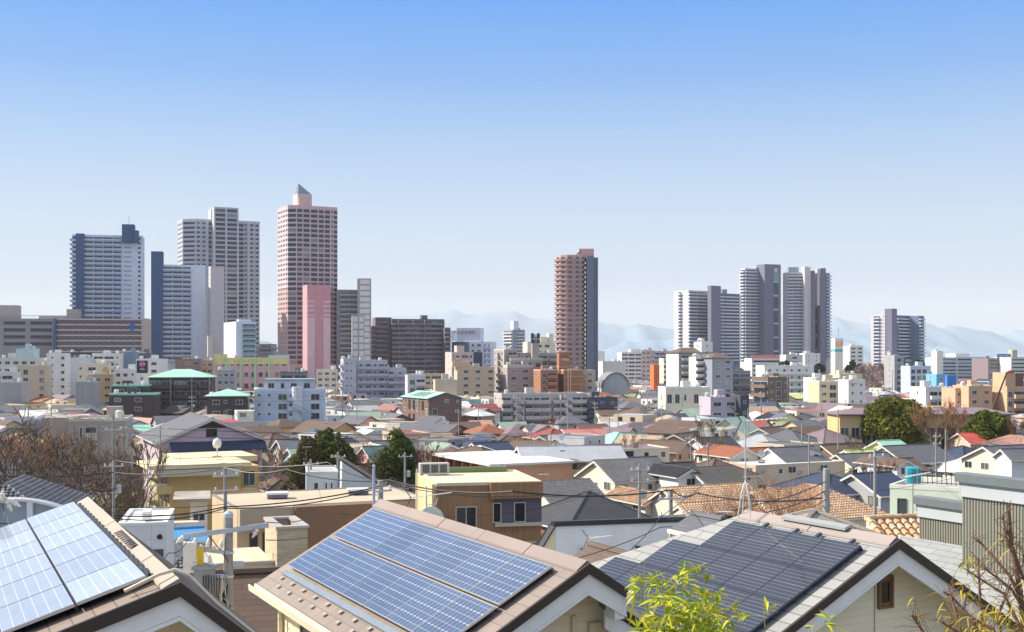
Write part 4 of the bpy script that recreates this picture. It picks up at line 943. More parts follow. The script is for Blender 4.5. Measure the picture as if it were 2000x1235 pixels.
fb('building', 'white cubic building left of the shopping centre', 1000, 10, 1830, 1842, 686, 9, st=sty('white')); fb('building', 'white two storey clinic beneath the short tower', 950, 20, 1660, 1686, 676, 9, front='W1 W1', st=sty('white'))
c = P(1631, 661, 1000); r = thing('sign_tower', 'white square sign tower lettered OK in orange and red', 'sign', (c.x, c.y, 0), D2R(14), None, (1644, 661)); h = c.z; w = span(1631, 1647, 1000, D2R(14))
MB().box(0, 0, 0, w, 6, h).build('tower_wall', wall(WALLC['white']), r); MB().box(-.05, -.06, h - 11, w + .06, 6, h - 8.8).build('band', paint((.10,.42,.45)), r)
MB().box(.5, -.1, h - 6.3, w - .6, -.01, h - 2.6).build('sign', paint((.85,.36,.06)), r); put_text(r, 'OK', 3.4, paint((.8,.8,.8)), w*.45, -.15, h - 4.5)
MB().box(w + .01, .6, h - 6.3, w + .1, 5.6, h - 2.6).build('sign', paint((.45,.05,.05)), r)
M, l = fmat((w, 0), (w, 6)); put_text(r, 'OK', 3.2, paint((.8,.8,.8)), 3, -.15, h - 4.5, M=M); MB().tube((w*.6, 3, h), (w*.6, 3, h + 9), .3).build('mast', paint((.35,.45,.52)), r)
r, w, h = fb('supermarket', 'low white supermarket with a long pink and red roof banner', 800, 6, 1468, 1526, 700, 16, front='v1', st=sty('white'), cat='supermarket'); MB().box(0, -.3, h, w, .1, h + 2.1).build('sign', paint((.72,.30,.28)), r); put_text(r, 'スーパーマーケット', 1.7, paint((.75,.08,.07)), w*.45, -.35, h + 1.1)
fb('building', 'concrete building with dark opening among park trees', 780, 12, 1535, 1568, 693, 9, front='.6 W1 .5', st=sty('pale_grey')); fb('building', 'pale house roof among purple park trees', 820, 10, 1572, 1602, 690, 9, front='w1 w1', st=sty('white'))
fb('building', 'blank white cube beside the dark slab of the round tower', 900, 8, 1168, 1181, 686, 12, st=sty('white')); fb('warehouse', 'long low white warehouse beside the round tower', 800, 6, 1177, 1222, 706, 16, st=sty('white'), cat='warehouse')
fb('office_block', 'white office with horizontal bands near distant hills', 880, 10, 1214, 1253, 688, 12, front='v1 v1 v1', st=sty('white'), cat='office building', boxes=((.5, 1, .2, .8, 2, None),))
fb('apartment_block', 'pinkish apartment block with a sunlit balcony end', 800, -20, 1253, 1270, 684, 10, front='W1 W1', right='B1 B1', st=sty((.50,.38,.38)), cat='apartment block'); fb('building', 'grey office behind the pinkish apartment block', 860, 6, 1276, 1312, 686, 12, front='v1 v1 v1', st=sty('lilac'))
fb('building', 'cream balconied house below the lowest grey tower', 700, 10, 1296, 1312, 700, 9, front='B1', st=sty('cream')); fb('building', 'small bright orange box building', 600, 10, 1277, 1288, 713, 6, front='w1', st=sty((.75,.16,.04)))
# vaulted hall
x0 = P(1178, 750, 520); x1 = P(1229, 750, 520); w = x1.x - x0.x; r = thing('arched_hall', 'grey barrel vaulted hall with a flat pale end wall', 'hall', (x0.x, 520, 0), D2R(2), None, (1203, 727)); zt = P(0, 730, 520).z
pr = [(w/2 - w/2 * math.cos(a * math.pi / 14), 9 + (zt - 9) * math.sin(a * math.pi / 14)) for a in range(15)]
MB().extr([(0, 0)] + pr[::1] + [(w, 0)], 0, 24, 'y').build('wall', wall((.42,.43,.45)), r); foot(x0.x + w/2, 532, 13)
MB().extr([(q[0], q[1] + .05) for q in pr] + [(w/2 + (q[0]-w/2)*1.04, q[1]*1.02 + .3) for q in pr[::-1]], -.5, 24.4, 'y').build('roof', wall((.20,.21,.23)), r)
# brown hall with mint gabled roof
d = 352; r, ze, H = house(P(870, 0, d).x - 4.5, d + 8, 10.4, 19, 'gy', (.20,.12,.095), 'mint', zr=P(0, 766, d).z, th=28, pitch=.30, px=(865, 766), label='brown brick hall with mint gabled roof and tall paired side windows', cat='hall', name='hall', seed=3)
bm = paint((.06,.07,.07))
for q in range(4): b = MB(); b.extr([(-4.6, H - .30*4.6 + .12), (-1.0, H - .30 + .12), (-1.0, H - .30 + .02), (-4.6, H - .30*4.6 + .02)], -4 + q*2.6, -3.2 + q*2.6, 'y'); b.build('skylight', bm, r)
for q in range(2):
    for k in range(4): MB().box(-5.35, -6 + k*3.2, H - 5.2 - q*4, -5.2, -4.9 + k*3.2, H - 2.6 - q*4).build('window', glass(), r)
# ---------------------------------------------------------------- houses (cx, ridge y, width px, depth m, roof form, wall, roof)
H_ = [
# far left
(12,763,52,9,'hip','mint','slate'),(45,774,58,9,'gy','cream','brown'),(85,774,46,8,'gx','beige','rust'),(113,780,70,9,'hip','blue','tan'),(146,764,70,9,'gx','brown','blue'),
(124,771,44,8,'gx','taupe','mauve'),(181,785,52,9,'gx','pale_grey','pale_grey'),(152,797,62,9,'gx','slate_blue','slate'),(205,776,40,8,'gx','cream','tan'),(38,789,80,9,'flat','yellow','slate'),
(84,808,90,9,'gx','taupe','red',dict(zr=6,rt='m')),(60,819,36,9,'gy','pale_blue','slate'),(282,816,122,8,'gx','taupe','salmon',dict(zr=6.5)),(268,830,40,8,'gx','white','mint',dict(rt='m')),(253,835,66,9,'gy','lilac','brown'),
(36,847,76,10,'hip','cream','salmon',dict(rt='k')),(160,867,50,9,'hip','grey','sage'),(10,815,52,8,'flat','pale_grey','slate'),(197,880,150,9,'hip','taupe','slate',dict(zr=5)),(70,868,60,9,'gx','grey','slate'),
(250,765,40,8,'gx','white','slate'),(300,790,60,9,'hip','grey','slate'),(355,792,50,9,'gx','brown','charcoal'),(335,812,60,9,'gx','grey','slate'),
# left middle
(471,736,28,8,'hip','dark','pale_grey'),(457,756,38,8,'gx','salmon' if 0 else 'beige','rose'),(422,748,22,7,'hip','grey','mint'),(408,806,52,9,'hip','cream','slate',dict(rt='k')),(462,808,56,9,'hip','cream','slate',dict(rt='k')),
(442,822,44,6,'shed','brown','red',dict(zr=7,rt='m')),(470,803,30,7,'flat','white','white',dict(zr=9)),(512,832,60,9,'gx','beige','brown'),(553,818,48,9,'hip','yellow','brown'),(637,823,88,10,'gx','tan','brown'),
(640,812,70,9,'flat','white','white',dict(zr=6)),(722,812,70,9,'flat','white','charcoal',dict(zr=6,fasc=(.7,.7,.68))),(533,847,76,10,'hip','taupe','brown'),(562,858,34,8,'gx','grey','slate'),(574,733,50,9,'hip','slate_blue','slate'),
(535,727,26,8,'gy','pale_blue','pale_grey'),(682,760,44,8,'hip','white','slate'),(500,742,44,8,'hip','mint','mint'),(445,738,50,8,'hip','taupe','charcoal'),(520,757,36,8,'gx','grey','slate'),
# centre left
(692,758,48,9,'hip','white','slate'),(760,758,48,9,'hip','white','slate'),(740,780,88,8,'flat','white','white',dict(zr=6.5)),(753,794,64,7,'gx','beige','rose',dict(zr=6)),(757,800,74,8,'gx','grey','sage',dict(zr=5.5)),
(783,809,58,10,'gy','brown','slate'),(931,742,64,10,'hip','grey','slate'),(963,764,36,9,'gx','pale_blue','teal'),(946,789,42,9,'gx','white','maroon'),(908,824,54,9,'gx','brown','brown'),
(938,821,38,8,'gx','tan','salmon'),(952,828,66,9,'hip','slate_blue','rust'),(767,826,68,8,'flat','cream','slate',dict(zr=7)),(842,827,110,9,'gx','peach','slate',dict(zr=7.2)),(893,828,58,9,'gy','peach','slate',dict(zr=7.2,th=16)),
(888,860,66,8,'flat','beige','sage',dict(zr=5.5)),(768,860,80,8,'gx','white','slate',dict(zr=6)),(700,872,60,9,'flat','cream','tan',dict(zr=6)),(835,738,44,8,'hip','tan','olive'),(985,776,40,8,'gx','white','slate'),
(712,836,60,8,'flat','white','white',dict(zr=6)),(845,812,44,8,'gx','white','slate'),
# centre row
(1012,828,86,9.5,'hip','yellow','mauve'),(1078,837,66,9,'hip','yellow','maroon'),(1138,837,80,9.5,'gx','pink','rose',dict(fasc=(.75,.6,.55),label='pink house with a rose red roof by the white satellite dish')),(1204,845,66,9,'hip','white','mint',dict(rt='m')),(1000,824,50,8,'gx','white','sage'),
(1046,829,46,8,'gx','cream','slate'),(1066,831,52,8,'gy','beige','mauve'),(1155,828,58,9,'gx','cream','brown'),(1232,827,84,10,'hip','cream','slate'),(1172,766,64,9,'hip','brown','rust',dict(zr=8.5)),
(1165,746,24,8,'gx','olive','olive'),(1197,746,48,9,'gx','white','slate'),(1232,748,44,9,'gy','cream','slate'),(1252,746,60,9,'gx','beige','mauve'),(1275,764,46,9,'hip','cream','slate'),
(1285,779,44,9,'hip','cream','slate'),(1220,800,118,8,'gx','cream','brown',dict(zr=5.5)),(1210,816,50,8,'flat','taupe','white',dict(zr=6)),(1027,744,62,9,'gx','white','slate',dict(zr=9)),(1110,812,60,8,'hip','grey','slate',dict(zr=6)),
(1250,778,40,8,'gx','white','brown'),(1215,772,36,8,'gy','cream','brown'),(1320,741,44,8,'gx','tan','brown'),(1270,733,40,8,'gx','white','tan'),(1395,742,40,8,'gx','cream','brown'),
# right of centre
(1401,756,38,9,'gx','mint','brown'),(1440,754,58,9,'gx','cream','pale_grey'),(1488,753,56,9,'hip','slate_blue','navy'),(1478,763,64,9,'hip','white','brown'),(1551,756,60,9,'hip','beige','salmon'),
(1563,767,74,9,'gx','tan','green',dict(rt='m')),(1600,751,62,9,'hip','pale_grey','navy'),(1480,794,74,9,'gx','cream','tan'),(1448,797,40,9,'gy','cream','tan'),(1510,804,80,9,'gx','cream','red',dict(zr=6.5)),
(1582,808,86,9,'gx','brown','charcoal',dict(zr=6)),(1350,797,60,9,'hip','white','tan'),(1290,798,66,9,'hip','grey','slate'),(1365,779,50,9,'gx','pale_blue','pale_grey'),(1338,778,46,8,'gx','brown','brown'),
(1405,804,48,8,'gx','cream','rose',dict(zr=6.5)),(1262,813,64,8,'gx','white','pale_grey',dict(zr=5.5)),(1312,813,62,9,'hip','cream','slate',dict(zr=6)),(1368,815,60,8,'gx','white','white',dict(zr=6)),(1318,824,88,8,'shed','cream','brown',dict(zr=8.5)),
(1366,825,60,9,'hip','yellow','maroon'),(1420,817,72,11,'gy','cream',(.46,.58,.48),dict(zr=9.5,pitch=.75,label='tall cream house under a steep pale mint gable')),(1488,828,54,8,'hip','white','blue',dict(zr=6,rt='m')),(1534,829,62,8,'gx','grey','pale_grey',dict(zr=6,rt='m')),(1487,836,58,9,'gy','mint','brown'),
(1538,840,80,9,'hip','white','slate'),(1610,838,84,10,'hip','tan','mauve',dict(rt='m')),(1545,823,68,8,'gx','beige','olive',dict(zr=6)),(1452,875,62,10,'gy','cream','rust'),(1486,874,50,9,'gx','cream','rust',dict(zr=7)),
(1545,873,96,9,'gx','white','slate'),(1588,882,54,9,'gy','white','slate',dict(zr=6.8)),(1398,884,50,7,'flat','white','white',dict(zr=5.5)),(1530,740,50,8,'hip','white','slate'),(1640,738,40,8,'gx','lilac','slate'),
(1545,782,40,8,'gx','tan','slate',dict(zr=6)),(1425,782,60,8,'flat','dark','slate',dict(zr=5)),(1320,848,70,9,'gy','taupe','brown'),(1255,850,70,9,'gx','cream','tan'),(1445,838,40,8,'gx','white','slate',dict(zr=6)),
# right
(1701,747,40,8,'flat','cream','lime',dict(zr=8)),(1752,755,70,9,'gx','beige','slate'),(1726,757,34,9,'gy','cream','slate'),(1783,764,42,9,'hip','white','charcoal'),(1808,770,54,9,'hip','white','charcoal'),
(1783,737,44,8,'gx','olive','olive'),(1770,746,52,9,'hip','grey','slate'),(1815,743,44,9,'gx','grey','slate'),(1852,748,48,9,'gx','white','red'),(1880,746,36,9,'gy','white','navy'),
(1900,746,44,9,'gx','white','navy'),(1922,743,36,8,'gy','cream','brown'),(1640,773,64,9,'gx','white','brown'),(1655,778,42,8,'gx','grey','red',dict(zr=6)),(1648,794,40,8,'gy','tan','slate',dict(zr=6.5)),
(1664,817,36,8,'gx','white','navy',dict(zr=8.5)),(1633,822,44,9,'gy','white','slate'),(1656,838,38,8,'hip','yellow','blue',dict(zr=6,rt='m')),(1612,752,62,9,'hip','slate_blue','navy'),(1873,789,44,8,'hip','tan','orange',dict(zr=6)),
(1832,790,34,8,'gx','cream','salmon',dict(zr=5.5)),(1735,860,50,8,'gx','cream','mint',dict(zr=6.5)),(1775,869,120,11,'gx','cream','slate',dict(zr=7)),(1706,884,170,10,'gx','cream','slate',dict(zr=6)),(1880,871,100,10,'hip','tan','navy',dict(zr=6.5)),
(1742,896,96,9,'gx','brown','brown',dict(zr=6)),(1765,898,40,9,'gy','white','brown',dict(zr=6.5)),(1683,878,76,9,'gx','yellow','lime',dict(zr=5)),(1645,868,92,9,'gx','brown','brown',dict(zr=5.5)),(1881,896,90,8,'hip','white','white',dict(zr=5)),
(1985,851,66,10,'hip','tan','salmon',dict(rt='k')),(1965,870,110,10,'gx','cream','slate',dict(zr=8)),(1995,885,70,9,'gx','white','slate',dict(zr=7)),(1960,742,44,8,'gx','cream','brown'),(1720,735,40,8,'hip','white','slate'),
(1875,722,50,8,'flat','dark','teal',dict(zr=8)),(1930,720,60,8,'flat','white','white',dict(zr=8)),(1900,728,50,8,'gx','brown','slate'),(1840,722,40,8,'hip','tan','slate'),(1975,718,44,8,'gx','white','slate'),
(1190,753,46,9,'gx','white','slate',dict(zr=9)),(1222,756,42,9,'hip','cream','brown',dict(zr=8.5)),(1625,770,46,9,'hip','white','slate'),(1668,768,44,9,'gx','cream','mauve'),(1835,783,44,9,'hip','white','charcoal'),
# nearer rows
(1395,897,110,10,'hip','cream','brown',dict(zr=6.3)),(1290,905,130,10,'gx','cream','charcoal',dict(zr=7)),(1240,893,90,9,'gx','white','slate',dict(zr=6)),(1540,905,210,10,'flat','beige','white',dict(zr=5.5)),(1385,912,80,11,'gx','white','charcoal',dict(zr=8,rt='k')),(1345,915,54,11,'gy','white','charcoal',dict(zr=8,rt='k')),
(1610,925,120,11,'hip','grey','navy',dict(zr=7)),(1702,923,84,10,'gx','grey','navy',dict(zr=7.4)),(1740,940,60,9,'gy','grey','navy',dict(zr=6.2)),
(800,912,150,10,'hip','beige','mauve',dict(zr=6.3,rt='s')),(1096,938,110,10,'gx','cream','slate',dict(zr=8,rt='k')),(1213,897,106,10,'gx','cream','slate',dict(zr=8.6,rt='k')),(1230,926,150,13,'hip','cream','slate',dict(zr=6.0,rt='k')),(1150,960,190,11,'hip',(.22,.10,.08),'charcoal',dict(zr=8.3,wt='b',pitch=.52,label='brick walled house under a large charcoal hipped roof')),
(740,905,70,9,'gx','pale_grey','brown',dict(zr=7,pitch=.8)),(540,935,60,9,'hip','tan','brown',dict(zr=5)),(600,930,70,8,'hip','beige','brown',dict(zr=5.5)),
(365,1062,80,7,'hip','cream','slate',dict(zr=11,rt='k')),(352,1031,66,2.6,'gx','white',(.10,.33,.62),dict(zr=10.2,rt='m',label='pale blue seamed metal roof behind the white panelled house')),
(30,938,210,13,'hip','grey','slate',dict(zr=14.5,rt='k',pitch=.5,th=10)),
]
rnd = random.Random(5)
for i, row in enumerate(H_):
    k = dict(row[7]) if len(row) > 7 else {}
    cx, yr = row[0], row[1]
    if 'th' not in k:
        k['th'] = 26 if yr > 850 else rnd.choice((26, 24, 18, 28, -30, -36, -40))
        if row[4] == 'gy' and rnd.random() < .3 and yr < 830: k['th'] -= 14
    hs(*row[:7], seed=i, **k)
# steep yellow gables
for cx, yr, w in ((175, 853, 14), (195, 854, 22), (232, 853, 22)):
    hs(cx, yr, w, 7, 'gy', (.70,.62,.36), 'brown', zr=8, th=20, pitch=1.3, label={175: 'narrow yellow house with a steep gable, smallest of the steep gables', 195: 'yellow house with a steep brown gable, middle of the steep gables', 232: 'yellow steep gabled house half hidden by a bare shrub'}[cx])
# big lilac gabled house
d = 190; c = P(415, 818, d)
r, ze, H = house(c.x - 4.6, d + 11, 15.5, 21, 'gy', (.50,.40,.46), 'slate', zr=c.z, th=24, pitch=.42, ov=1.0, px=(400, 818), label='large lilac gabled house with a wide slate roof and dark gable top', seed=9, nowin=True, rt='s')
M, l = fmat((-7.75, -10.5), (7.75, -10.5)); p = Pool(r); fr = paint(BRONZE, .4); gl = glass(curtain=.3)
for x, z, a, h in ((7.6, ze + .35, 1.7, 1.25), (3.0, ze - 3.6, 1.6, 1.2), (5.0, ze - 3.6, 1.8, 1.2), (9.0, ze - 3.5, 3.4, 1.3), (12.4, ze - 3.5, 1.6, 1.2)): p.add('window', win_mesh(a, h, fr, gl, 'near'), M @ Matrix.Translation((x, 0, z)), ('pane', pane_mesh(a, h, gl)))
p.flush()
b = MB(); b.face([(-2.4, -10.53, H - 1.55), (2.4, -10.53, H - 1.55), (0, -10.53, H - .5)]); b.build('gable_panel', paint((.02,.02,.025)), r)
b = MB(); b.extr([(-12.2, ze - 1.55), (-12.2, ze - 1.75), (-10.4, ze - .45), (-10.4, ze - .25)][::-1], -6.5, 8.2, 'x'); b.build('canopy_roof', slate(ROOFC['navy']), r)
# low long mauve roofed station building
a = P(1655, 800, 300)
r, w, h = fb('station', 'very long low station like building with mauve roof and tan base', 262, 2, 1640, 1975, 812, 9, nf=1, front=' '.join(['v1 .1'] * 16), st=sty((.62,.45,.22)), cat='station', parapet=.1)
rb, z, rd = roof_hip(w, 9, h, .22, .8, .2); rb.build('roof', wall(ROOFC['mauve'], .7), r, (w/2, 4.5, .5)); MB().box(0, -.1, .2, w, -.04, 1.0).build('dado', wall((.10,.08,.08)), r)
# taupe flat apartment
s = Sty(wall((.36,.32,.28)), acc=wall((.56,.50,.42)), bal=wall((.60,.55,.48)), rail=paint((.40,.46,.44), .3), gl=glass((.03,.04,.05), .3))
r, w, h = fb('apartment_block', 'taupe flat roofed apartment house with a glazed corner balcony', 210, 12, 134, 247, 818, 12, front='1.4 D.7 b2 .5 w.5 3', left='w1 w1', st=s, cat='apartment block', roofc=(.46,.42,.36)); MB().box(-4.5, 2, 0, -.01, 10, h + .1).build('wing', s.wall, r)
# yellow apartments
YW = (.55,.37,.14); YC = (.70,.60,.38); s = Sty(wall(YW, .85, .09, .5), bal=wall((.62,.46,.22)), rail=paint((.62,.60,.52), .4), gl=glass((.04,.05,.05), .3), wstyle='near', acc=wall(YC))
r, w, h = fb('apartment_block', 'ochre yellow apartment house with cream roof slab and corner balconies', 150, 26, 331, 470, 916, 11, st=s, cat='apartment block', parapet=.1, roofc=YC)
MB().box(-2.6, -.8, h, w + 1.2, 8, h + .5).build('roof_slab', wall(YC, .85), r); MB().box(2, 8.002, h - .1, w + 4.2, 17, h + .6).build('roof_slab', wall(YC, .85), r); MB().box(-1.6, -1.0, h - .9, w - .2, -.02, h - .1).build('fascia', wall((.52,.46,.38)), r)
MB().box(w + .02, 3.5, -1, w + 3.2, 15, h - .3).build('wing', s.wall, r); p = Pool(r); M, l = fmat((w + .02, 3.5), (w + 3.2, 3.5))
for k in range(3): p.add('window', win_mesh(1.6, 2.0, s.frame, s.gl, 'near'), M @ Matrix.Translation((1.9, 0, h - 2.9 - k*2.9)), ('pane', pane_mesh(1.6, 2.0, s.gl))); MB().box(w - .6, .2, h - 4.2 - k*2.9, w + 2.2, 3.4, h - 3.0 - k*2.9).build('balcony', s.bal, r)
M, l = fmat((0, 11), (0, 0))
for k in range(3):
    z = h - 2.75 - k*2.85; p.add('balcony', balc_mesh(7.6, 1.5, .95, s.bal, s.rail, 'rail'), M @ Matrix.Translation((6.9, 0, z)))
    for q in (4.2, 6.6, 9.2): p.add('window', win_mesh(1.7, 2.0, s.frame, s.gl, 'near'), M @ Matrix.Translation((q, 0, z + .05)), ('pane', pane_mesh(1.7, 2.0, s.gl)))
    MB().box(-1.55, -.2, z - .3, .3, .02, z + .7).build('balcony', s.bal, r)
p.flush()
c = P(424, 892, 158); t = thing('beacon', 'round white wire fan lantern standing on the ochre building roof', 'roof lantern', (c.x, c.y, r.location.z + h + .75), 0, None, (424, 880)); MB().box(-.5, -.4, 0, .5, .4, .2).build('base', paint(CONC), t); MB().tube((0, 0, .2), (0, 0, 1.2), .09).build('stem', paint((.7,.7,.68)), t); b = MB(); b.lathe([(.02, 0), (.45, .2), (.6, .7), (.42, 1.2), (.02, 1.4)], n=14); o = b.build('globe', paint((.70,.72,.68), .25), t, (0, 0, 1.1), smooth=True)
# tan flat building
TN = (.56,.44,.29); s = Sty(panelwall(TN, 1.8, 3), bal=panelwall((.42,.35,.26), 1.8, 3), gl=glass((.02,.02,.025), .1), wstyle='near', acc=paint((.25,.23,.21)), frame=paint(BRONZE))
r, w, h = fb('apartment_block', 'long tan flat roofed apartment building with silver roof vents', 104, 24, 463, 838, 992, 11.5, st=s, cat='apartment block', parapet=.12, roofc=(.50,.41,.30))
MB().box(.02, -1.1, h - 1.55, w*.27, -.01, h - .02).build('eave_band', s.bal, r); MB().box(w*.27 + .02, -1.5, h - 12, w*.72, -.01, h - .03).build('wing', panelwall((.20,.125,.085), 1.8, 3), r)
p = Pool(r); M, l = fmat((w*.27, -1.5), (w*.72, -1.5))
for q in (4.6, 6.4): 
    for k in range(2): p.add('window', win_mesh(1.1, 2.1, s.frame, s.gl, 'near'), M @ Matrix.Translation((q, 0, h - 4.6 - k*3)), ('pane', pane_mesh(1.1, 2.1, s.gl)))
M, l = fmat((0, 0), (w*.27, 0))
for q in (1.4, 2.5, 3.7): 
    for k in range(3): p.add('window', win_mesh(.7, 1.9, s.frame, s.gl, 'near'), M @ Matrix.Translation((q, 0, h - 4.1 - k*2.9)), ('pane', pane_mesh(.7, 1.9, s.gl)))
for k in range(3): MB().box(.3, -1.15, h - 6.3 - k*2.9, w*.27 - .05, -.01, h - 4.9 - k*2.9).build('balcony', s.bal, r)
p.flush()
for q in (.28, .72): t = thing('roof_vent', 'silver box vent on the tan flat roof, ' + ('beside the pole crossarm' if q < .5 else 'beside the cable pole'), 'roof vent', RM(r) @ Vector((w*q, 6, h)), D2R(13), None, (600, 960)); MB().box(-.9, -.7, 0, .9, .7, .34).build('base', paint((.16,.17,.19)), t); MB().box(-1, -.8, .342, 1, .8, .5).build('lid', paint((.66,.68,.70), .35), t)
# small white balcony block
s2 = sty('white', wstyle='near')
r, w, h = fb('apartment_block', 'small weathered white balcony block beside the tan building', 118, 14, 372, 405, 978, 6, front='D1', left='w1', st=s2, cat='apartment block', parapet=.3)
MB().box(-1.6, -1.2, h, w + .3, 6, h + .28).build('roof_slab', wall((.36,.32,.28), .9, .25, .8), r)
for k in range(2): MB().box(-1.6, -1.3, h - 2.9 - k*2.9, w, -.01, h - 1.9 - k*2.9).build('balcony', s2.wall, r)
# brown board building
BW = (.30,.178,.085); bm_ = bricks(BW, .16, 60., .012, .62, .12, .15, .7, 0.0, .01, .12, .5)
s = Sty(bm_, gl=glass((.012,.014,.016), .12), wstyle='near', frame=paint((.55,.52,.46)), acc=wall((.66,.58,.40)), bal=bm_)
r, w, h = fb('apartment_block', 'brown board clad apartment building with a recessed balcony and cream roof edge', 97, 12, 853, 1057, 944, 10, st=s, cat='apartment block', parapet=.25, roofc=(.40,.42,.25))
MB().box(.1, .1, h - .24, w - .1, 9.9, h - .12).build('roof', wall((.62,.56,.40)), r); MB().box(.3, 9.5, h - .1, w*.9, 9.8, h + .35).build('roof_rail', wall((.20,.24,.11)), r); MB().box(-.35, .2, 0, -.01, 10, h - .1).build('lit_side_wall', wall((.72,.54,.30)), r)  # pale tan box at the left paints the sunlit side of the boards
M, l = fmat((0, 0), (w, 0)); p = Pool(r); lit = glass((.10,.105,.12), .0)
MB().box(w*.55, -.06, h - 3.35, w + .02, -.005, h - 1.15).build('recess', wall((.115,.105,.125)), r); MB().box(w*.55, -.28, h - 3.55, w + .05, -.07, h - 3.28).build('balcony', wall((.5,.45,.36)), r)  # dark sheet laid on the flat wall in place of a real recess
MB().box(w*.50, -.5, h - 1.3, w + .03, -.004, h - .02).build('canopy', bm_, r)
for x, z, a, hh in ((2.35, h - 3.6, 1.7, 1.7), (w*.57, h - 3.25, .7, 1.6), (w*.79, h - 3.25, .95, 1.6), (w*.59, h - 7.3, .95, 1.9), (w*.73, h - 7.3, .95, 1.9), (w*.87, h - 7.3, .95, 1.9), (2.4, h - 7, 1.6, 1.5)): p.add('window', win_mesh(a, hh, s.frame, s.gl, 'near'), M @ Matrix.Translation((x, -.07 if x > w*.56 and z > h - 4 else 0, z)), ('pane', pane_mesh(a, hh, s.gl)))
MB().box(0, -.05, h - 4.95, w, -.003, h - 4.82).build('belt', wall((.46,.40,.32)), r); p.flush()
for q in (.02, .12): MB().tube((-.6 + q*4, 8, h - 4), (-.6 + q*4, 8, h + .4), .07).build('pipe', paint((.62,.58,.48)), r)
t = thing('air_conditioner', 'grey louvred rooftop unit on the brown board building', 'rooftop unit', RM(r) @ Vector((1.0, 8, h)), D2R(12), None, (840, 930)); MB().box(-1.3, -.5, 0, 1.2, .5, .9).build('casing', paint((.50,.50,.47)), t)
for q in range(3): MB().box(-1.1 + q*.75, -.53, .12, -.5 + q*.75, -.5, .8).build('grille', paint((.10,.10,.10)), t)
# white sided building with a sloping wing
s = Sty(siding((.52,.57,.60)), gl=glass(), wstyle='near')
r, w, h = fb('house', 'pale blue sided flat roofed house with narrow slit windows', 136, 10, 598, 660, 922, 8, front='.6 w1 .3 w.6 w.6 .4', st=s, cat='house', parapet=.2); d = 131; c = local(661, 957, d, r)
b = MB(); b.extr([(c.x, -2), (c.x + 5.4, -2), (c.x + 4.6, c.z + .2), (c.x + .4, c.z + 2.9)][::-1], c.y, c.y + 6, 'y'); b.build('wing', s.wall, r); b = MB(); b.extr([(c.x + .2, c.z + 3.05), (c.x + 5.4, c.z - .2), (c.x + 5.4, c.z - .02), (c.x + .2, c.z + 3.25)][::-1], c.y + .5, c.y + 6.5, 'y'); b.build('roof', slate(ROOFC['brown']), r)
# salmon curved apartments
s = Sty(wall((.60,.33,.19)), bal=wall((.62,.36,.22)), gl=glass((.05,.04,.035), .35), acc=wall((.66,.42,.28)), bdep=1.6, bh=1.2)
r, w, h = fb('apartment_block', 'salmon balconied apartments under a wide pale flat roof', 192, -64, 860, 972, 889, 12, nf=3, front=' '.join(['D1.4 w.8'] * 6), st=s, cat='apartment block', parapet=.3, roofc=(.62,.62,.61))
for k in range(2): MB().box(-.3, -1.8, h - 2.8 - k*2.9, w + .3, -1.6, h - 1.45 - k*2.9).build('balcony', s.bal, r); MB().box(-.3, -1.6, h - 2.8 - k*2.9, w + .3, -.01, h - 2.65 - k*2.9).build('floor', s.bal, r)
MB().box(-.6, -1.5, h + .01, w + .5, 12.2, h + .3).build('roof_slab', wall((.66,.66,.65)), r)
for q in range(8): MB().box(w*q/7 - .06, -1.55, 0, w*q/7 + .06, -.02, h).build('partition', wall((.26,.14,.08)), r)
# yellow apartments with a grey metal roof
r, ze, H = house(P(1108, 0, 190).x + .3, 191, 15.5, 9, 'gx', (.62,.46,.20), 'pale_grey', zr=P(0, 872, 190).z, th=9, pitch=.33, rt='m', px=(1108, 874), label='yellow corridor apartments under a pale grey seamed metal roof', cat='apartment block', name='apartment_block', nowin=True, wt='p', ov=1.3)
p = Pool(r); M, l = fmat((-7.75, -4.5), (7.75, -4.5)); s = sty((.56,.42,.22), bal=(.58,.43,.20))
for k in range(2): facade(p, M, l, ze - 2.7 - k*2.7, 2.6, 1, '.4 D1 w.8 .4 D1 w.8 .4 D1 w.8', s); MB().box(-7.5, -5.8, ze - 2.9 - k*2.7, 7.9, -4.52, ze - 1.7 - k*2.7).build('balcony', s.bal, r)
p.flush()
# pale green two storey with roof deck
MG = (.62,.70,.56); s = Sty(wall(MG), gl=glass((.06,.07,.08), .3), wstyle='near', frame=paint((.03,.03,.035)), acc=wall((.70,.72,.60)))
r, w, h = fb('house', 'pale green rendered house with black window frames and roof deck', 113, -32, 1738, 1900, 946, 9, nf=4, front='.5 D1 .4 W1.3 .4 W1 .4 W1.3 .3', st=s, cat='house', parapet=.35, roofc=(.4,.4,.38))
MB().box(-1.4, -2.4, -1, w*.36, -.01, h - 4.3).build('terrace_wall', wall((.66,.70,.58)), r); MB().box(w*.36, -1.6, -1, w, -.01, h - 5.1).build('terrace_wall', wall((.66,.70,.58)), r)
b = MB()
for q in range(15): b.box(w*.28 + q*.42, 2.0, h, w*.28 + q*.42 + .05, 2.05, h + 1.1)
b.box(w*.28, 1.98, h + 1.1, w*1.05, 2.08, h + 1.17); b.box(w*.28, 1.98, h + .1, w*1.05, 2.08, h + .16); b.build('railing', paint((.02,.02,.022)), r)
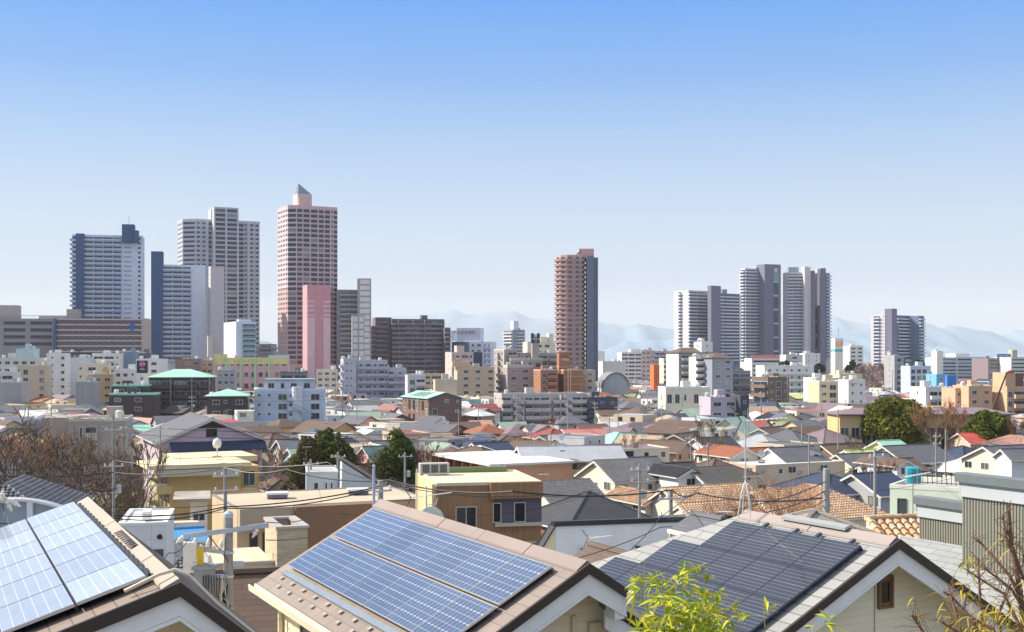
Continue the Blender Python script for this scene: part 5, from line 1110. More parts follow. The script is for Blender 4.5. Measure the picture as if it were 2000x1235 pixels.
tk = t = thing('water_tank', 'turquoise ribbed water tank on the pale green house roof', 'water tank', RM(r) @ Vector((1.6, 2, h)), 0, None, (1763, 912)); b = MB(); b.lathe([(.05, 0), (.90, 0), (.95, .5), (.88, .52), (.88, .6), (.95, .62), (.95, 1.15), (.88, 1.17), (.88, 1.25), (.95, 1.27), (.95, 1.75), (.7, 1.9), (.05, 1.95)], n=18); b.build('tank', paint((.02,.28,.36), .35), t)
b = MB(); [b.tube((.97*math.cos(a), .97*math.sin(a), 0), (.97*math.cos(a), .97*math.sin(a), 1.8), .05, n=4) for a in (0, 1.2, 2.4, 3.6, 4.9)]; b.build('frame', paint((.6,.6,.6)), t); tk.scale = (.75, .75, .8)
# dormer house at the right, pale hipped canopy legs, long white flat roof slab
d = 196; c = P(1957, 880, d); t = thing('dormer', 'tbd', 'x') if False else None
r, ze, H = house(c.x + 1, d - 4, 5.2, 5, 'gx', (.60,.60,.60), 'slate', zr=c.z + .6, th=8, px=(1960, 880), label='grey dormer fronted house with a pair of pale sashes', pitch=.5, seed=2)
# villas in orange pantiles
OT = ROOFC['orange']; ot = lambda: kawara((.50,.27,.13), .34, .36, .34, 1.0, .6)
for i, (cx, yr, wpx, dep, kind, zr, lab, kk) in enumerate((
    (1378, 948, 165, 12, 'gx', 8.6, 'villa with mottled orange pantiles, longest ridge of the orange roofs', {}), (1283, 964, 54, 8, 'gy', 7.6, 'cream gabled villa front with small orange awning under a pantile roof', {}),
    (1380, 980, 96, 9, 'gx', 7.2, 'low orange pantiled roof in front of the longest pantile ridge', {}), (1338, 985, 60, 8, 'gy', 6.6, 'pink gabled villa end with orange pantiles behind bare branches', {}),
    (1515, 955, 90, 10, 'gx', 8.2, 'orange pantiled villa behind bare reddish branches', {}), (1590, 948, 150, 12, 'hip', 8.6, 'orange pantiled hipped villa behind the concrete pole', dict(pitch=.55)))):
    d = (CZ - zr) * F / (yr - HOR); w = wpx * d / F / .9
    x = (cx - 1000) / F * d; y = d
    if kind == 'gy': x -= .2 * dep; y += dep / 2 * .9
    r, ze, H = house(x, y, w, dep, kind, 'cream' if i != 3 else (.72,.52,.42), (.42, .25, .14), zr, 26, kk.get('pitch', .5), None, 'p', px=(cx, yr), label=lab, name='villa', seed=40 + i)
    tile_roof(r, (.44,.27,.155), .37, .42)
for o, n_ in [(o, o.name) for o, _ in THINGS if o in KAWARA]: tile_roof(o, KAWARA[o], .32, .34)
# ---------------------------------------------------------------- foreground solar houses
def panel_mesh(pw, ph, cell, frame, fr=.028):
    def mk():
        b = MB(); b.box(0, 0, 0, pw, ph, .04); b.cur = 1; b.box(fr, fr, .02, pw - fr, ph - fr, .0425); return b.mesh('solar_panel', [frame, cell])
    return cached(('pan', pw, ph, cell.name, frame.name), mk)
def slope_mat(y, s, t, zr, lift):
    """frame on the left roof slope: local x towards the near gable, y up the slope; origin at ridge-distance s (horizontal), ridge position y"""
    a = math.atan(t); ey = Vector((math.cos(a), 0, math.sin(a))); n = Vector((-math.sin(a), 0, math.cos(a))); ex = Vector((0, -1, 0))
    o = Vector((-s, y, zr - s * t)) + n * lift
    return Matrix(((ex.x, ey.x, n.x, o.x), (ex.y, ey.y, n.y, o.y), (ex.z, ey.z, n.z, o.z), (0, 0, 0, 1)))
def gable_house(name, label, X, Y, Z, th, L, tl, tr, wl, wr, rm, rm2, capm, siding_m, trim, edge, hip=False, ww=None, px=None, D=.29):
    g = gz(X, Y); r = thing(name, label, 'house', (X, Y, g), D2R(th), None, px); zr = Z - g; T = .13
    b = MB(); z1, z2 = zr - wl * tl, zr - wr * tr
    if not hip:
        b.extr([(-wl, z1), (-wl, z1 - T), (0, zr - T), (0, zr)], 0, L, 'y'); b.cur = 1; b.extr([(0, zr), (0, zr - T), (wr, z2 - T), (wr, z2)], 0, L, 'y')
    else:
        i = b.pts([(-wl, 0, z1), (0, 0, zr), (wr, 0, z2), (-wl, L + wl, z1), (0, L, zr), (wr, L + wr, z2), (-wl, 0, z1 - T), (0, 0, zr - T), (wr, 0, z2 - T), (-wl, L + wl, z1 - T), (wr, L + wr, z2 - T), (0, L, zr - T)])
        for q, m in (((0,1,4,3), 0), ((1,2,5,4), 1), ((3,4,5), 1), ((0,3,9,6), 0), ((2,8,10,5), 1), ((0,6,7,1), 0), ((1,7,8,2), 1), ((6,9,11,7), 0), ((7,11,10,8), 1), ((9,3,5,10), 1)): b.f.append(tuple(i + k for k in q)); b.m.append(m)
    b.build('roof', [rm, rm2], r)
    f = MB()    # barge boards, and the dark drip edge above them
    f.extr([(-wl, z1 - T - .01), (-wl, z1 - T - D), (0, zr - T - D - .03), (wr, z2 - T - D), (wr, z2 - T - .01), (0, zr - T - .01)], -.035, .02, 'y')
    f.extr([(-wl, z1 - T - D - .004), (-wl, z1 - T - D - .05), (0, zr - T - D - .09), (wr, z2 - T - D - .05), (wr, z2 - T - D - .004), (0, zr - T - D - .034)], -.05, .02, 'y'); f.build('bargeboard', trim, r)
    f = MB(); f.extr([(-wl, z1 + .03), (-wl, z1 - T - .004), (0, zr - T - .004), (wr, z2 - T - .004), (wr, z2 + .03), (0, zr + .05)], -.10, -.037, 'y'); f.build('drip_edge', edge, r)
    w1, w2 = ww or (wl - .6, wr - .6); b = MB(); yb = L - .6 if not hip else L - .02
    b.extr([(-w1, -4), (w2, -4), (w2, zr - w2 * tr - T - .02), (0, zr - T - .02), (-w1, zr - w1 * tl - T - .02)][::-1], .62, yb, 'y')
    if hip: m_ = min(wl, wr); b.box(-w1, L - .01, -4, w2, L + m_ - .9, zr - max(w1 * tl, w2 * tr, (m_ - .9) * max(tl, tr)) - T - .3)
    b.build('wall', siding_m, r)
    c = MB(); nseg = max(2, int(L / 1.8))
    for k in range(nseg):
        y0, y1 = L * k / nseg + .01, L * (k + 1) / nseg - .012; o = .006 if k % 2 else 0
        c.extr([(-.21, zr - .21 * tl + .012), (0, zr + .035), (.21, zr - .21 * tr + .012), (.2, zr - .2 * tr + .045 + o), (0, zr + .085 + o), (-.2, zr - .2 * tl + .045 + o)], y0, y1, 'y')
    c.build('ridge_cap', capm, r); foot(X - 2, Y + L / 2, 8)
    return r, zr
WT = (.70,.68,.62); trimw = paint((.80,.80,.76), .55); edge = paint((.035,.025,.022), .4)
cream_sid = bricks((.80,.70,.46), 1.8, .16, .006, .85, .04, .5, .8, .5, .006, .06, .6)
cream2 = bricks((.88,.83,.60), 3.0, .15, .006, .88, .03, .6, .8, .5, .006, .05, .6)
def rails(r, y0, y1, s, tl, zr, m, nm='mounting_rail'):
    M = slope_mat(y1, s, tl, zr, .02); b = MB(); b.box(0, -.02, 0, y1 - y0, .02, .07); link(nm, b.mesh(nm, m), r, mat=M)
# left house
X, Y, Z = (350-1000)/F*15.8, 15.8, CZ - 3.0 + .05
rmL = bricks((.24,.19,.155), .9, .28, .01, .5, .07, .5, .75, .5, .015, .1, .6); rmShade = bricks((.14,.105,.085), .9, .28, .01, .5, .06, .4, .8, .5, .015, .1, .6)  # right slope is the same slate, its shade put into a darker colour
r, zr = gable_house('solar_house', 'house with solar panels painted pale as sky glare and a cream pipe over its ridge', X, Y, Z, 25.3, 10.2, .33, .84, 3.5, 3.0, rmL, rmShade, wall((.40,.33,.27), .75), cream_sid, trimw, edge, px=(200, 1080), D=.23)
glare_cell = solar((.33,.38,.47), (.66,.70,.76), .155, .155, .006, 0, .30, None, None); alu = paint((.62,.63,.65), .3, .6)  # sky reflection is painted into the pale cell colour
for row, s in enumerate((1.14, 2.04, 2.94)):
    for k in range(6): link('solar_panel', panel_mesh(1.50, .91, glare_cell, alu, .016), r, mat=slope_mat(.62 + (k + 1) * 1.525, s, .33, zr, .10))
blk = paint((.02,.02,.022), .4)
for s in (.25, 1.165, 2.065): rails(r, .7, 9.7, s, .33, zr, blk)
for s in (.235, 1.15, 2.05):
    n = 60; MB().path([(-s, .9 + k*.147, zr - s*.33 + .09) for k in range(n)], [.045 if k % 3 == 1 else .018 for k in range(n)], 5).build('clamp_strip', blk, r)
b = MB()
for k in range(7): b.box(.035, 3.6 + k*.19, zr + .052, .16, 3.6 + k*.19 + .1, zr + .09 - .035)
b = MB()
for k in range(9): M = None; b.extr([(-.17, zr + .034), (-.05, zr + .079), (-.05, zr + .088), (-.17, zr + .043)], 3.2 + k*.2, 3.2 + k*.2 + .11, 'y')
b.build('vent_grille', paint((.05,.045,.04)), r)
b = MB(); q = [(-.62, .42, zr - .10), (-.45, .38, zr - .02), (-.2, .34, zr + .10), (0, .3, zr + .15), (.18, .27, zr + .06), (.5, .2, zr - .30), (1.2, .12, zr - .93), (2.0, .06, zr - 1.62), (2.95, .03, zr - 2.43)]; b.path(q, .027, 8); b.build('conduit', paint((.62,.56,.44), .5), r, smooth=True)
# middle house
X, Y, Z = (1147-1000)/F*21.4, 21.4, CZ - 3.65
rmM = bricks((.245,.205,.18), .85, .285, .007, .60, .07, .6, .7, .5, .015, .10, .7); capM = bricks((.27,.22,.20), 9, 9, .01, .6, .05, 0, .7)
r, zr = gable_house('solar_house', 'brown slate house with two rows of vivid blue gridded solar panels', X, Y, Z, 26.5, 10.3, .565, .64, 3.12, .78, rmM, rmM, capM, cream_sid, trimw, edge, ww=(2.6, 2.6), px=(850, 1080))
cell2 = solar((.065,.098,.175), (.44,.48,.56), .155, .155, .0036, .030, .24, .31)
for row, s in enumerate((1.37, 2.47)):
    for k in range(7): link('solar_panel', panel_mesh(1.285, 1.19, cell2, alu, .014), r, mat=slope_mat(.56 + (k + 1) * 1.3, s, .565, zr, .10))
for s in (.33, 1.40): rails(r, .6, 9.7, s, .565, zr, paint((.25,.20,.15), .5))
M = slope_mat(9.7, 2.66, .565, zr, .02); b = MB(); b.box(0, 0, 0, 9.15, .13, .05); link('edge_trim', b.mesh('edge_trim', paint((.30,.35,.40), .35, .5)), r, mat=M)
p = Pool(r); b = MB(); b.box(-.05, 0, 0, .05, .03, .05); b.box(-.05, .03, .035, .05, .09, .05); g = b.mesh('snow_guard', paint((.5,.46,.42), .4, .4))
for row, s in enumerate((2.78, 2.98)):
    for k in range(11): p.add('snow_guard', g, slope_mat(9.4 - k*.85 - row*.42, s, .565, zr, .0))
p.flush()
zl = zr - 3.12 * .565; b = MB(); b.extr([(-3.30, zl - .02), (-3.28, zl - .17), (-3.16, zl - .19), (-3.10, zl - .12), (-3.10, zl - .02), (-3.14, zl - .02), (-3.16, zl - .13), (-3.25, zl - .12), (-3.27, zl - .02)][::-1], -.1, 10.4, 'y'); b.build('gutter', paint((.70,.64,.50), .5), r)
MB().tube((-2.75, 9.6, zl - .3), (-2.75, 9.6, 0), .05).build('downpipe', paint((.66,.60,.46)), r)
M, l = fmat((-2.6, 9.7), (-2.6, .62)); fr = paint((.62,.62,.60), .4); gl = glass((.03,.035,.04), 0)
for x in (2.2, 5.6): o = link('window', win_mesh(1.7, 1.2, fr, gl, 'near'), r, mat=M @ Matrix.Translation((x, 0, zl - 1.75))); link('pane', pane_mesh(1.7, 1.2, gl), o)
# its lower right roof, gutter box and recessed door bay
b = MB(); z0 = zr - .78*.64 - .30; b.extr([(.60, z0 + .06), (.60, z0 - .08), (3.6, z0 - 2.0), (3.6, z0 - 1.86)], .35, 8, 'y'); b.build('roof', rmM, r)
b = MB(); b.extr([(.55, z0 - .09), (.55, z0 - .42), (3.6, z0 - 2.36), (3.6, z0 - 2.0)], .31, .36, 'y'); b.build('bargeboard', trimw, r); b = MB(); b.extr([(.6, z0 + .1), (.6, z0 - .085), (3.6, z0 - 2.02), (3.6, z0 - 1.82)], .25, .308, 'y'); b.build('drip_edge', edge, r)
MB().box(.74, -.12, zr - .78*.64 - .22, .92, 9, zr - .78*.64 - .03).build('gutter', paint((.72,.72,.69), .5), r); MB().box(.55, -.02, zr - 1.0, .75, .3, zr - .62).build('bargeboard', trimw, r)
MB().box(.02, .56, -2, .10, .62, zr - 1.0).build('corner_trim', paint((.70,.60,.38)), r)
o = MB().box(.36, .54, zr - 3.2, .62, .618, zr - 1.15).build('door_frame', paint((.60,.50,.30)), r)
# right house
X, Y, Z = (1752-1000)/F*24.2, 24.2, CZ - 3.65
rmG = bricks((.30,.305,.30), .95, .30, .012, .42, .09, .6, .7, .5, .015, .10, .8)
r, zr = gable_house('solar_house', 'pale grey slate house with dark striped solar panels and a small gable window', X, Y, Z, 27.5, 4.75, .516, .60, 5.2, 3.6, rmG, rmG, wall((.32,.275,.26), .75), cream2, trimw, edge, hip=True, px=(1550, 1100), D=.26)
cell3 = solar((.012,.014,.024), (.13,.15,.21), 5.0, .105, .0055, 0, .25, None, .525); dk = paint((.07,.085,.13), .35, .5)
for row, (s, n) in enumerate(((1.38, 4), (2.32, 5), (3.26, 6), (4.2, 6))):
    for k in range(n): link('solar_panel', panel_mesh(1.005, 1.045, cell3, dk, .014), r, mat=slope_mat(.44 + (k + 1) * 1.018, s, .516, zr, .10))
for k, y in enumerate((.9, 1.9, 2.6, 3.6)): M = slope_mat(y, .47, .516, zr, .04); b = MB(); b.box(0, 0, 0, .07, .24, .06); link('mounting_rail', b.mesh('mounting_rail', dk), r, mat=M)
for s in (.46, ): rails(r, .45, 4.5, s, .516, zr, dk)
c = MB(); c.extr([(-.15, zr + .05), (0, zr + .10), (.15, zr + .04), (.15, zr + .10), (0, zr + .16), (-.15, zr + .11)], 1.3, 3.3, 'y'); c.build('ridge_vent', paint((.42,.44,.43), .4, .4), r)
wb = paint((.20,.115,.045), .5); b = MB(); cx = .27; z0 = zr - 1.46
X0, X1, ZT = cx - .20, cx + .20, z0 + .66
b.box(X0, .55, z0, X0 + .05, .615, ZT); b.box(X1 - .05, .55, z0, X1, .615, ZT); b.box(X0 + .05, .55, z0, X1 - .05, .615, z0 + .05); b.box(X0 + .05, .55, ZT - .05, X1 - .05, .615, ZT)
b.box(X0 + .05, .575, z0 + .05, X0 + .09, .61, ZT - .05); b.box(X1 - .09, .575, z0 + .05, X1 - .05, .61, ZT - .05); b.box(X0 + .09, .575, z0 + .05, X1 - .09, .61, z0 + .12); b.box(X0 + .09, .575, ZT - .11, X1 - .09, .61, ZT - .05)
o = b.build('window', wb, r); b = MB(); b.box(X0 + .09, .60, z0 + .12, X1 - .09, .608, ZT - .11); b.build('pane', glass((.016,.014,.010), 0), o)
MB().box(-.006, .60, -2, .006, .618, zr - .6).build('siding_joint', paint((.42,.40,.33)), r)
# ---------------------------------------------------------------- other near buildings
olive = (.215,.215,.175)
def ribbed(r, w, dep, h, p=.115):
    MB().extr([(0, -3), (dep, -3), (dep, h - 4.2), (0, h - .75)], 0, w, 'x').build('wall', wall(olive), r); b = MB(); n = int(w / p)
    for k in range(n): x = k * p; b.extr([(x + .01, -.002), (x + .035, -.035), (x + p*.55, -.035), (x + p*.55 + .025, -.002)], -3, h - .76, 'z') if False else b.box(x + .01, -.022, -3, x + p*.55, -.002, h - .755)
    b.build('cladding', paint(olive, .5), r); MB().box(-.05, -.10, h - .748, w + .05, .15, h - .30).build('fascia', panelwall((.40,.44,.46), 3, 3), r); MB().extr([(-.22, h - .298), (.25, h - .298), (.25, h - .02), (-.16, h), (-.22, h - .04)], -.12, w + .1, 'x').build('coping', paint((.13,.155,.165), .4), r)
r, w, h = boxroot('house', 'olive corrugated metal house with pale fascia at the edge of the view', 'house', 38, -62.5, 1880, 2120, 922); ribbed(r, w, 8, h)
r2, w2, h2 = boxroot('house', 'lower wing of olive corrugated metal with an antenna shadow on its fascia', 'house', 44.2, -62.5, 1796, 1880, 968); ribbed(r2, w2 + .15, 7, h2)
A = P(1762, 1046, 41.5); t = thing('annex', 'grey slate annex roof below the olive corrugated wing', 'annex roof', (A.x, A.y, gz(A.x, A.y)), D2R(-62.5), None, (1815, 1080)); z = A.z - t.location.z
b = MB(); b.extr([(0, z), (0, z - .15), (-3.4, z - 1.75), (-3.4, z - 1.6)], 0, 8.5, 'x'); b.build('roof', bricks((.29,.305,.305), .95, .30, .012, .5, .09, .5, .7), t); MB().box(.1, -2.6, -2, 8.3, -.02, z - 1.5).build('wall', cream2, t)
# white sided building under a dark capping
s = Sty(bricks((.78,.81,.82), 1.9, .2, .006, .85, .03, .3, .8), gl=glass((.012,.014,.016), 0), wstyle='near', acc=paint((.02,.022,.026), .4), frame=paint((.66,.68,.69)))
r, w, h = boxroot('house', 'white sided house with dark roof capping, an antenna and tiny square windows', 'house', 58, 14.5, 1085, 1425, 1018)
MB().extr([(0, -2), (6, -2), (6, h - 3.2), (0, h - .22)], 0, w, 'x').build('wall', s.wall, r); MB().extr([(-.12, h - .215), (6.3, h - 3.35), (6.3, h - 3.15), (.25, h - .02), (-.12, h - .01)], -.1, w + .1, 'x').build('roof', s.acc, r); p = Pool(r); M, l = fmat((0, 0), (w, 0))
for x in (1.35, 4.1, 7.0): p.add('window', win_mesh(.42, .5, s.frame, s.gl, 'near'), M @ Matrix.Translation((x, 0, h - 1.75)), ('pane', pane_mesh(.42, .5, s.gl)))
p.flush(); b = MB(); b.extr([(-1.0, -3), (0, -3), (0, h - .3), (-1.0, h - 1.9)][::-1], .02, .5, 'y'); b.build('wing', cream_sid, r); b = MB(); b.extr([(-1.2, h - 2.0), (-1.2, h - 2.12), (.0, h - .24), (.0, h - .10)][::-1], -.1, .55, 'y'); b.build('roof', paint((.03,.032,.036)), r); MB().tube((-.75, -.14, h - 4), (-.75, -.14, h - 1.6), .12, n=10).build('flue', paint((.36,.45,.52), .35), r)
# small brown gable in front of the white sided building, brown tiled lean to, chimney house
house(P(1195, 0, 45).x, 46.2, 3.4, 2.0, 'gy', (.70,.68,.6), (.13,.09,.075), zr=P(0, 1082, 45).z, th=27, pitch=.6, px=(1185, 1085), label='small brown roofed gable tucked between the two solar roofs', nowin=True)
house(P(512, 0, 34).x, 35.5, 4.8, 7, 'gx', (.5,.42,.3), (.125,.085,.068), zr=P(0, 1132, 34).z, th=16, pitch=.62, px=(500, 1150), label='dark brown slate roof below the transformer pole', nowin=True)
s = Sty(bricks((.47,.40,.29), .5, .07, .006, .7, .16, .5, .85), acc=paint((.42,.39,.36), .5)); r, w, h = boxroot('house', 'tan stone clad chimney block with an open parapet top', 'house', 50, 20, 541, 601, 1029)
dp = 3.2; t = .22; b = MB(); b.box(0, 0, -3, w, dp, h - 1.3); b.box(0, 0, h - 1.298, w, t, h - .1); b.box(0, dp - t, h - 1.298, w, dp, h - .1); b.box(0, t, h - 1.298, t, dp - t, h - .1); b.box(w - t, t, h - 1.298, w, dp - t, h - .1); b.build('wall', s.wall, r)
b = MB(); o = .06; b.box(-o, -o, h - .098, w + o, t + o, h); b.box(-o, dp - t - o, h - .098, w + o, dp + o, h); b.box(-o, t + o, h - .098, t + o, dp - t - o, h); b.box(w - t - o, t + o, h - .098, w + o, dp - t - o, h); b.build('coping', s.acc, r)
MB().box(-2.6, .6, -3, -.01, 5, h - 1.55).build('wing', wall((.62,.52,.36)), r); MB().box(-2.75, .5, h - 1.548, -.02, .75, h - 1.45).build('coping', s.acc, r); MB().box(-2.75, .752, h - 1.548, -2.5, 5, h - 1.45).build('coping', s.acc, r)
for q in (.9, 2.0): MB().box(-.03, q, h - 2.9, -.004, q + .22, h - 1.2 if q < 1 else h - 1.9).build('window', paint((.45,.36,.16), .3), r)
b = MB(); b.extr([(w + .02, h - 2.1), (w + .02, h - 2.3), (w + 1.7, h - 3.1), (w + 1.7, h - 2.9)], .4, 4, 'y'); b.build('roof', edge, r)
# white panelled box, arched glazed canopy, brown tile
s = Sty(panelwall((.66,.69,.71), 1.6, .8), gl=glass((.08,.10,.10), 0), wstyle='near', acc=wall((.74,.74,.72)))
r, w, h = flatblock('house', 'white panelled flat roofed house with a black floodlight on its wall', 62, 12, 232, 326, 1022, 6, st=s, cat='house', parapet=.15, roofc=(.72,.71,.68)); MB().box(w*.45, 1, h, w*.62, 2.2, h + .42).build('roof_box', s.acc, r)
M, l = fmat((0, 0), (w, 0)); o = link('window', win_mesh(.9, 1.1, paint(ALU), s.gl, 'near'), r, mat=M @ Matrix.Translation((w*.77, 0, h - 2.4))); link('pane', pane_mesh(.9, 1.1, s.gl), o)
b = MB(); b.lathe([(.03, 0), (.07, .03), (.15, .24), (.14, .25), (.01, .2)], n=12); q = link('floodlight', b.mesh('floodlight', paint((.02,.022,.025), .35)), r, mat=Matrix.Translation((w*.86, -.12, h - .62)) @ Matrix.Rotation(D2R(115), 4, 'X'))
A = P(-80, 1040, 44); B = P(140, 1006, 44); r = thing('canopy', 'white framed arched glass canopy under a blue grey pantile roof', 'canopy', (A.x, 44, gz(A.x, 44)), D2R(2), None, (60, 1000)); w = B.x - A.x; z0 = P(0, 1004, 44).z - r.location.z; zt = P(0, 976, 44).z - z0 - r.location.z
arc = [(w*k/16, z0 + zt * math.sin(math.pi * k / 16) ** .8) for k in range(17)]
b = MB(); b.extr([(0, -2), (w, -2)] + arc[::-1], .1, .5, 'y'); b.build('wall', paint((.30,.36,.43), .2), r); b = MB()
b.path([(x, 0, z) for x, z in arc], .09, 6); b.box(0, -.06, z0 - .9, w, .06, z0 - .75)
for k in (0, 5, 10, 16): b.box(arc[k][0] - .1, -.08, z0 - 3, arc[k][0] + .1, .05, arc[k][1] - .05)
b.build('frame', paint((.66,.70,.74), .4), r); b = MB()
for k in range(1, 16): b.lathe([(.01, z0 - 1.32), (.16, z0 - 1.3), (.16, z0 - 1.1), (.01, z0 - 1.06)], (arc[k][0], -.25), 8)
b.build('trim', wall((.68,.66,.62)), r)
# near pantile roof with real tiles
A = P(1692, 1014, 52); r = thing('villa', 'near roof of big mottled orange barrel tiles beside the olive corrugated wing', 'house', (A.x, A.y, gz(A.x, A.y)), D2R(12), None, (1750, 1035)); z = A.z - r.location.z
cols, rows, tw, tl_, pt = 14, 10, .36, .40, .5
tm = _new('barrel_tile'); m, n, L, bs = tm; bs.inputs['Roughness'].default_value = .7; oi = n.new('ShaderNodeNewGeometry'); rp = n.new('ShaderNodeValToRGB'); e = rp.color_ramp.elements
cs = [(0, (.50,.26,.12)), (.3, (.56,.33,.17)), (.55, (.62,.42,.25)), (.75, (.46,.38,.31)), (1, (.60,.26,.12))]
while len(e) < len(cs): e.new(.5)
for el, (q, c) in zip(e, cs): el.position = q; el.color = rgb4(c)
L.new(oi.outputs['Random Per Island'], rp.inputs[0]); L.new(_vary(n, L, rp.outputs[0], .12, 6), bs.inputs['Base Color'])
b = MB(); ca = 1 / math.sqrt(1 + pt * pt)
for j in range(rows):
    for i in range(cols):
        x = .2 + i * tw; p0 = Vector((x, -j * tl_ * ca, z - .05 - j * tl_ * ca * pt)); p1 = Vector((x, -(j + 1.12) * tl_ * ca, z - .05 - (j + 1.12) * tl_ * ca * pt + .03)); i0 = len(b.v)
        for pp, rr in ((p0, .12), (p1, .155)):
            for k in range(7): a = math.pi * k / 6; b.v.append((pp.x + rr * math.cos(a), pp.y, pp.z + rr * .9 * math.sin(a)))
        for k in range(6): b.f.append((i0 + k, i0 + k + 1, i0 + 8 + k, i0 + 7 + k)); b.m.append(0)
        b.f.append(tuple(i0 + 7 + k for k in range(7))); b.m.append(0)
b.build('roof_tile', m, r); MB().extr([(.1, z - .12), (.1, z - .2), (-rows*tl_*ca, z - .2 - rows*tl_*ca*pt), (-rows*tl_*ca, z - .1 - rows*tl_*ca*pt)], 0, cols*tw, 'x').build('roof', wall((.30,.16,.09)), r)
b = MB()
for k in range(10): b.tube((k*.42 - .05, .02, z + .04), (k*.42 + .38, .02, z + .06), .11, .125, 9)
for k in range(9): b.tube((.05, -k*tl_*ca, z + .03 - k*tl_*ca*pt), (.05, -(k+1.1)*tl_*ca, z + .05 - (k+1.1)*tl_*ca*pt), .10, .13, 8)
b.build('ridge_tile', m, r); b = MB(); b.extr([(0, z - .1), (-2.6, z - .1 - 2.6*pt), (-2.6, z - 4), (0, z - 4)], .0, cols*tw, 'x'); b.build('wall', wall((.70,.66,.56)), r)
# slate roof behind the right house
house(P(1610, 0, 46).x, 47.5, 6.4, 6.5, 'hip', 'cream', (.29,.26,.225), zr=P(0, 1008, 46).z, th=10, pitch=.42, px=(1600, 1015), label='weathered brown grey hipped slate roof just behind the pale grey slate house', nowin=True)
house(P(1388, 0, 44).x, 44.6, 1.0, 1.0, 'gy', 'white', 'slate', zr=P(0, 1012, 44).z, th=27, pitch=.5, px=(1390, 1020), label='tiny grey gable poking up beside the pale grey slate ridge', nowin=True)
# ---------------------------------------------------------------- trees
def leaf_crown(lobes, n, size, seed, mats, name='crown', parent=None, stretch=(1,1,1), inner=.55):
    r = np.random.default_rng(seed); L = np.array([(*c, rr) for c, rr in lobes]); w = L[:, 3] ** 2; k = r.choice(len(L), n, p=w / w.sum())
    d = r.normal(size=(n, 3)); d /= np.linalg.norm(d, axis=1)[:, None]; d[:, 2] = np.where(d[:, 2] < -.55, -d[:, 2], d[:, 2])
    cl = 1 + .16 * np.sin(d[:, 0] * 9 + k) * np.sin(d[:, 1] * 8 + 2 * k) * np.sin(d[:, 2] * 7 + k)
    rad = L[k, 3] * (inner + (1.04 - inner) * r.random(n) ** .35) * cl
    p = L[k, :3] + d * rad[:, None] * np.array(stretch)
    nn = d * .8 + r.normal(size=(n, 3)) * .55; nn /= np.linalg.norm(nn, axis=1)[:, None]
    a = np.cross(nn, r.normal(size=(n, 3))); a /= np.linalg.norm(a, axis=1)[:, None]; b = np.cross(nn, a)
    s = size * (.6 + .8 * r.random(n))[:, None]
    q = np.stack([p - a * s, p - b * s * .55, p + a * s, p + b * s * .55], 1).reshape(-1, 3)
    me = bpy.data.meshes.new(name); me.vertices.add(4 * n); me.vertices.foreach_set('co', q.ravel()); me.loops.add(4 * n); me.loops.foreach_set('vertex_index', np.arange(4 * n))
    me.polygons.add(n); me.polygons.foreach_set('loop_start', np.arange(n) * 4); me.polygons.foreach_set('loop_total', np.full(n, 4)); me.materials.append(mats); me.update(); me.validate(); return me
def limbs(b, p, d, ln, rad, depth, rnd, spread, up, kids=(2, 3), shrink=.72, minr=.004, n=5):
    """recursive tapered branches"""
    seg = 3 if depth > 1 else 2; ps = [Vector(p)]; dd = Vector(d).normalized()
    for k in range(seg):
        dd = (dd + Vector((rnd.uniform(-1, 1), rnd.uniform(-1, 1), rnd.uniform(-.6, 1) * up)) * .16).normalized(); ps.append(ps[-1] + dd * ln / seg)
    r1 = max(minr, rad * (.62 if depth else .4)); b.path(ps, [rad + (r1 - rad) * k / seg for k in range(seg + 1)], n if depth > 1 else 3)
    if depth == 0: return
    for k in range(rnd.randint(*kids) + (1 if depth < 3 else 0)):
        a = rnd.uniform(0, 6.28); t = spread * rnd.uniform(.6, 1.25); u = dd.orthogonal().normalized(); v = dd.cross(u)
        nd = (dd * math.cos(t) + (u * math.cos(a) + v * math.sin(a)) * math.sin(t) + Vector((0, 0, up * .28))).normalized()
        q = ps[-1] if k < 2 else ps[-1].lerp(ps[1], rnd.uniform(.1, .8))
        limbs(b, q, nd, ln * shrink * rnd.uniform(.75, 1.15), r1 * rnd.uniform(.7, .95), depth - 1, rnd, spread, up, kids, shrink, minr, n)
BK = bark((.095,.068,.052)); BKR = bark((.24,.125,.07)); BKP = bark((.26,.19,.185)); BKG = bark((.17,.13,.09))
def bare_meshes(seed, h, spread, up, depth, mat, minr, kids=(2, 3)):
    rnd = random.Random(seed); t = MB(); t.path([(0, 0, -.5), (rnd.uniform(-.1,.1), 0, h*.12), (rnd.uniform(-.2,.2), .1, h*.26)], [h*.028, h*.023, h*.019], 7)
    b = MB()
    for k in range(4):
        a = k * 1.57 + rnd.uniform(-.4, .4); limbs(b, (0, .08, h * rnd.uniform(.18, .26)), (math.cos(a) * spread, math.sin(a) * spread, 1), h * .30, h * .013, depth, rnd, spread * .75, up, kids, .76, minr)
    return t.mesh('trunk', mat), b.mesh('branches', mat)
BARE = {}
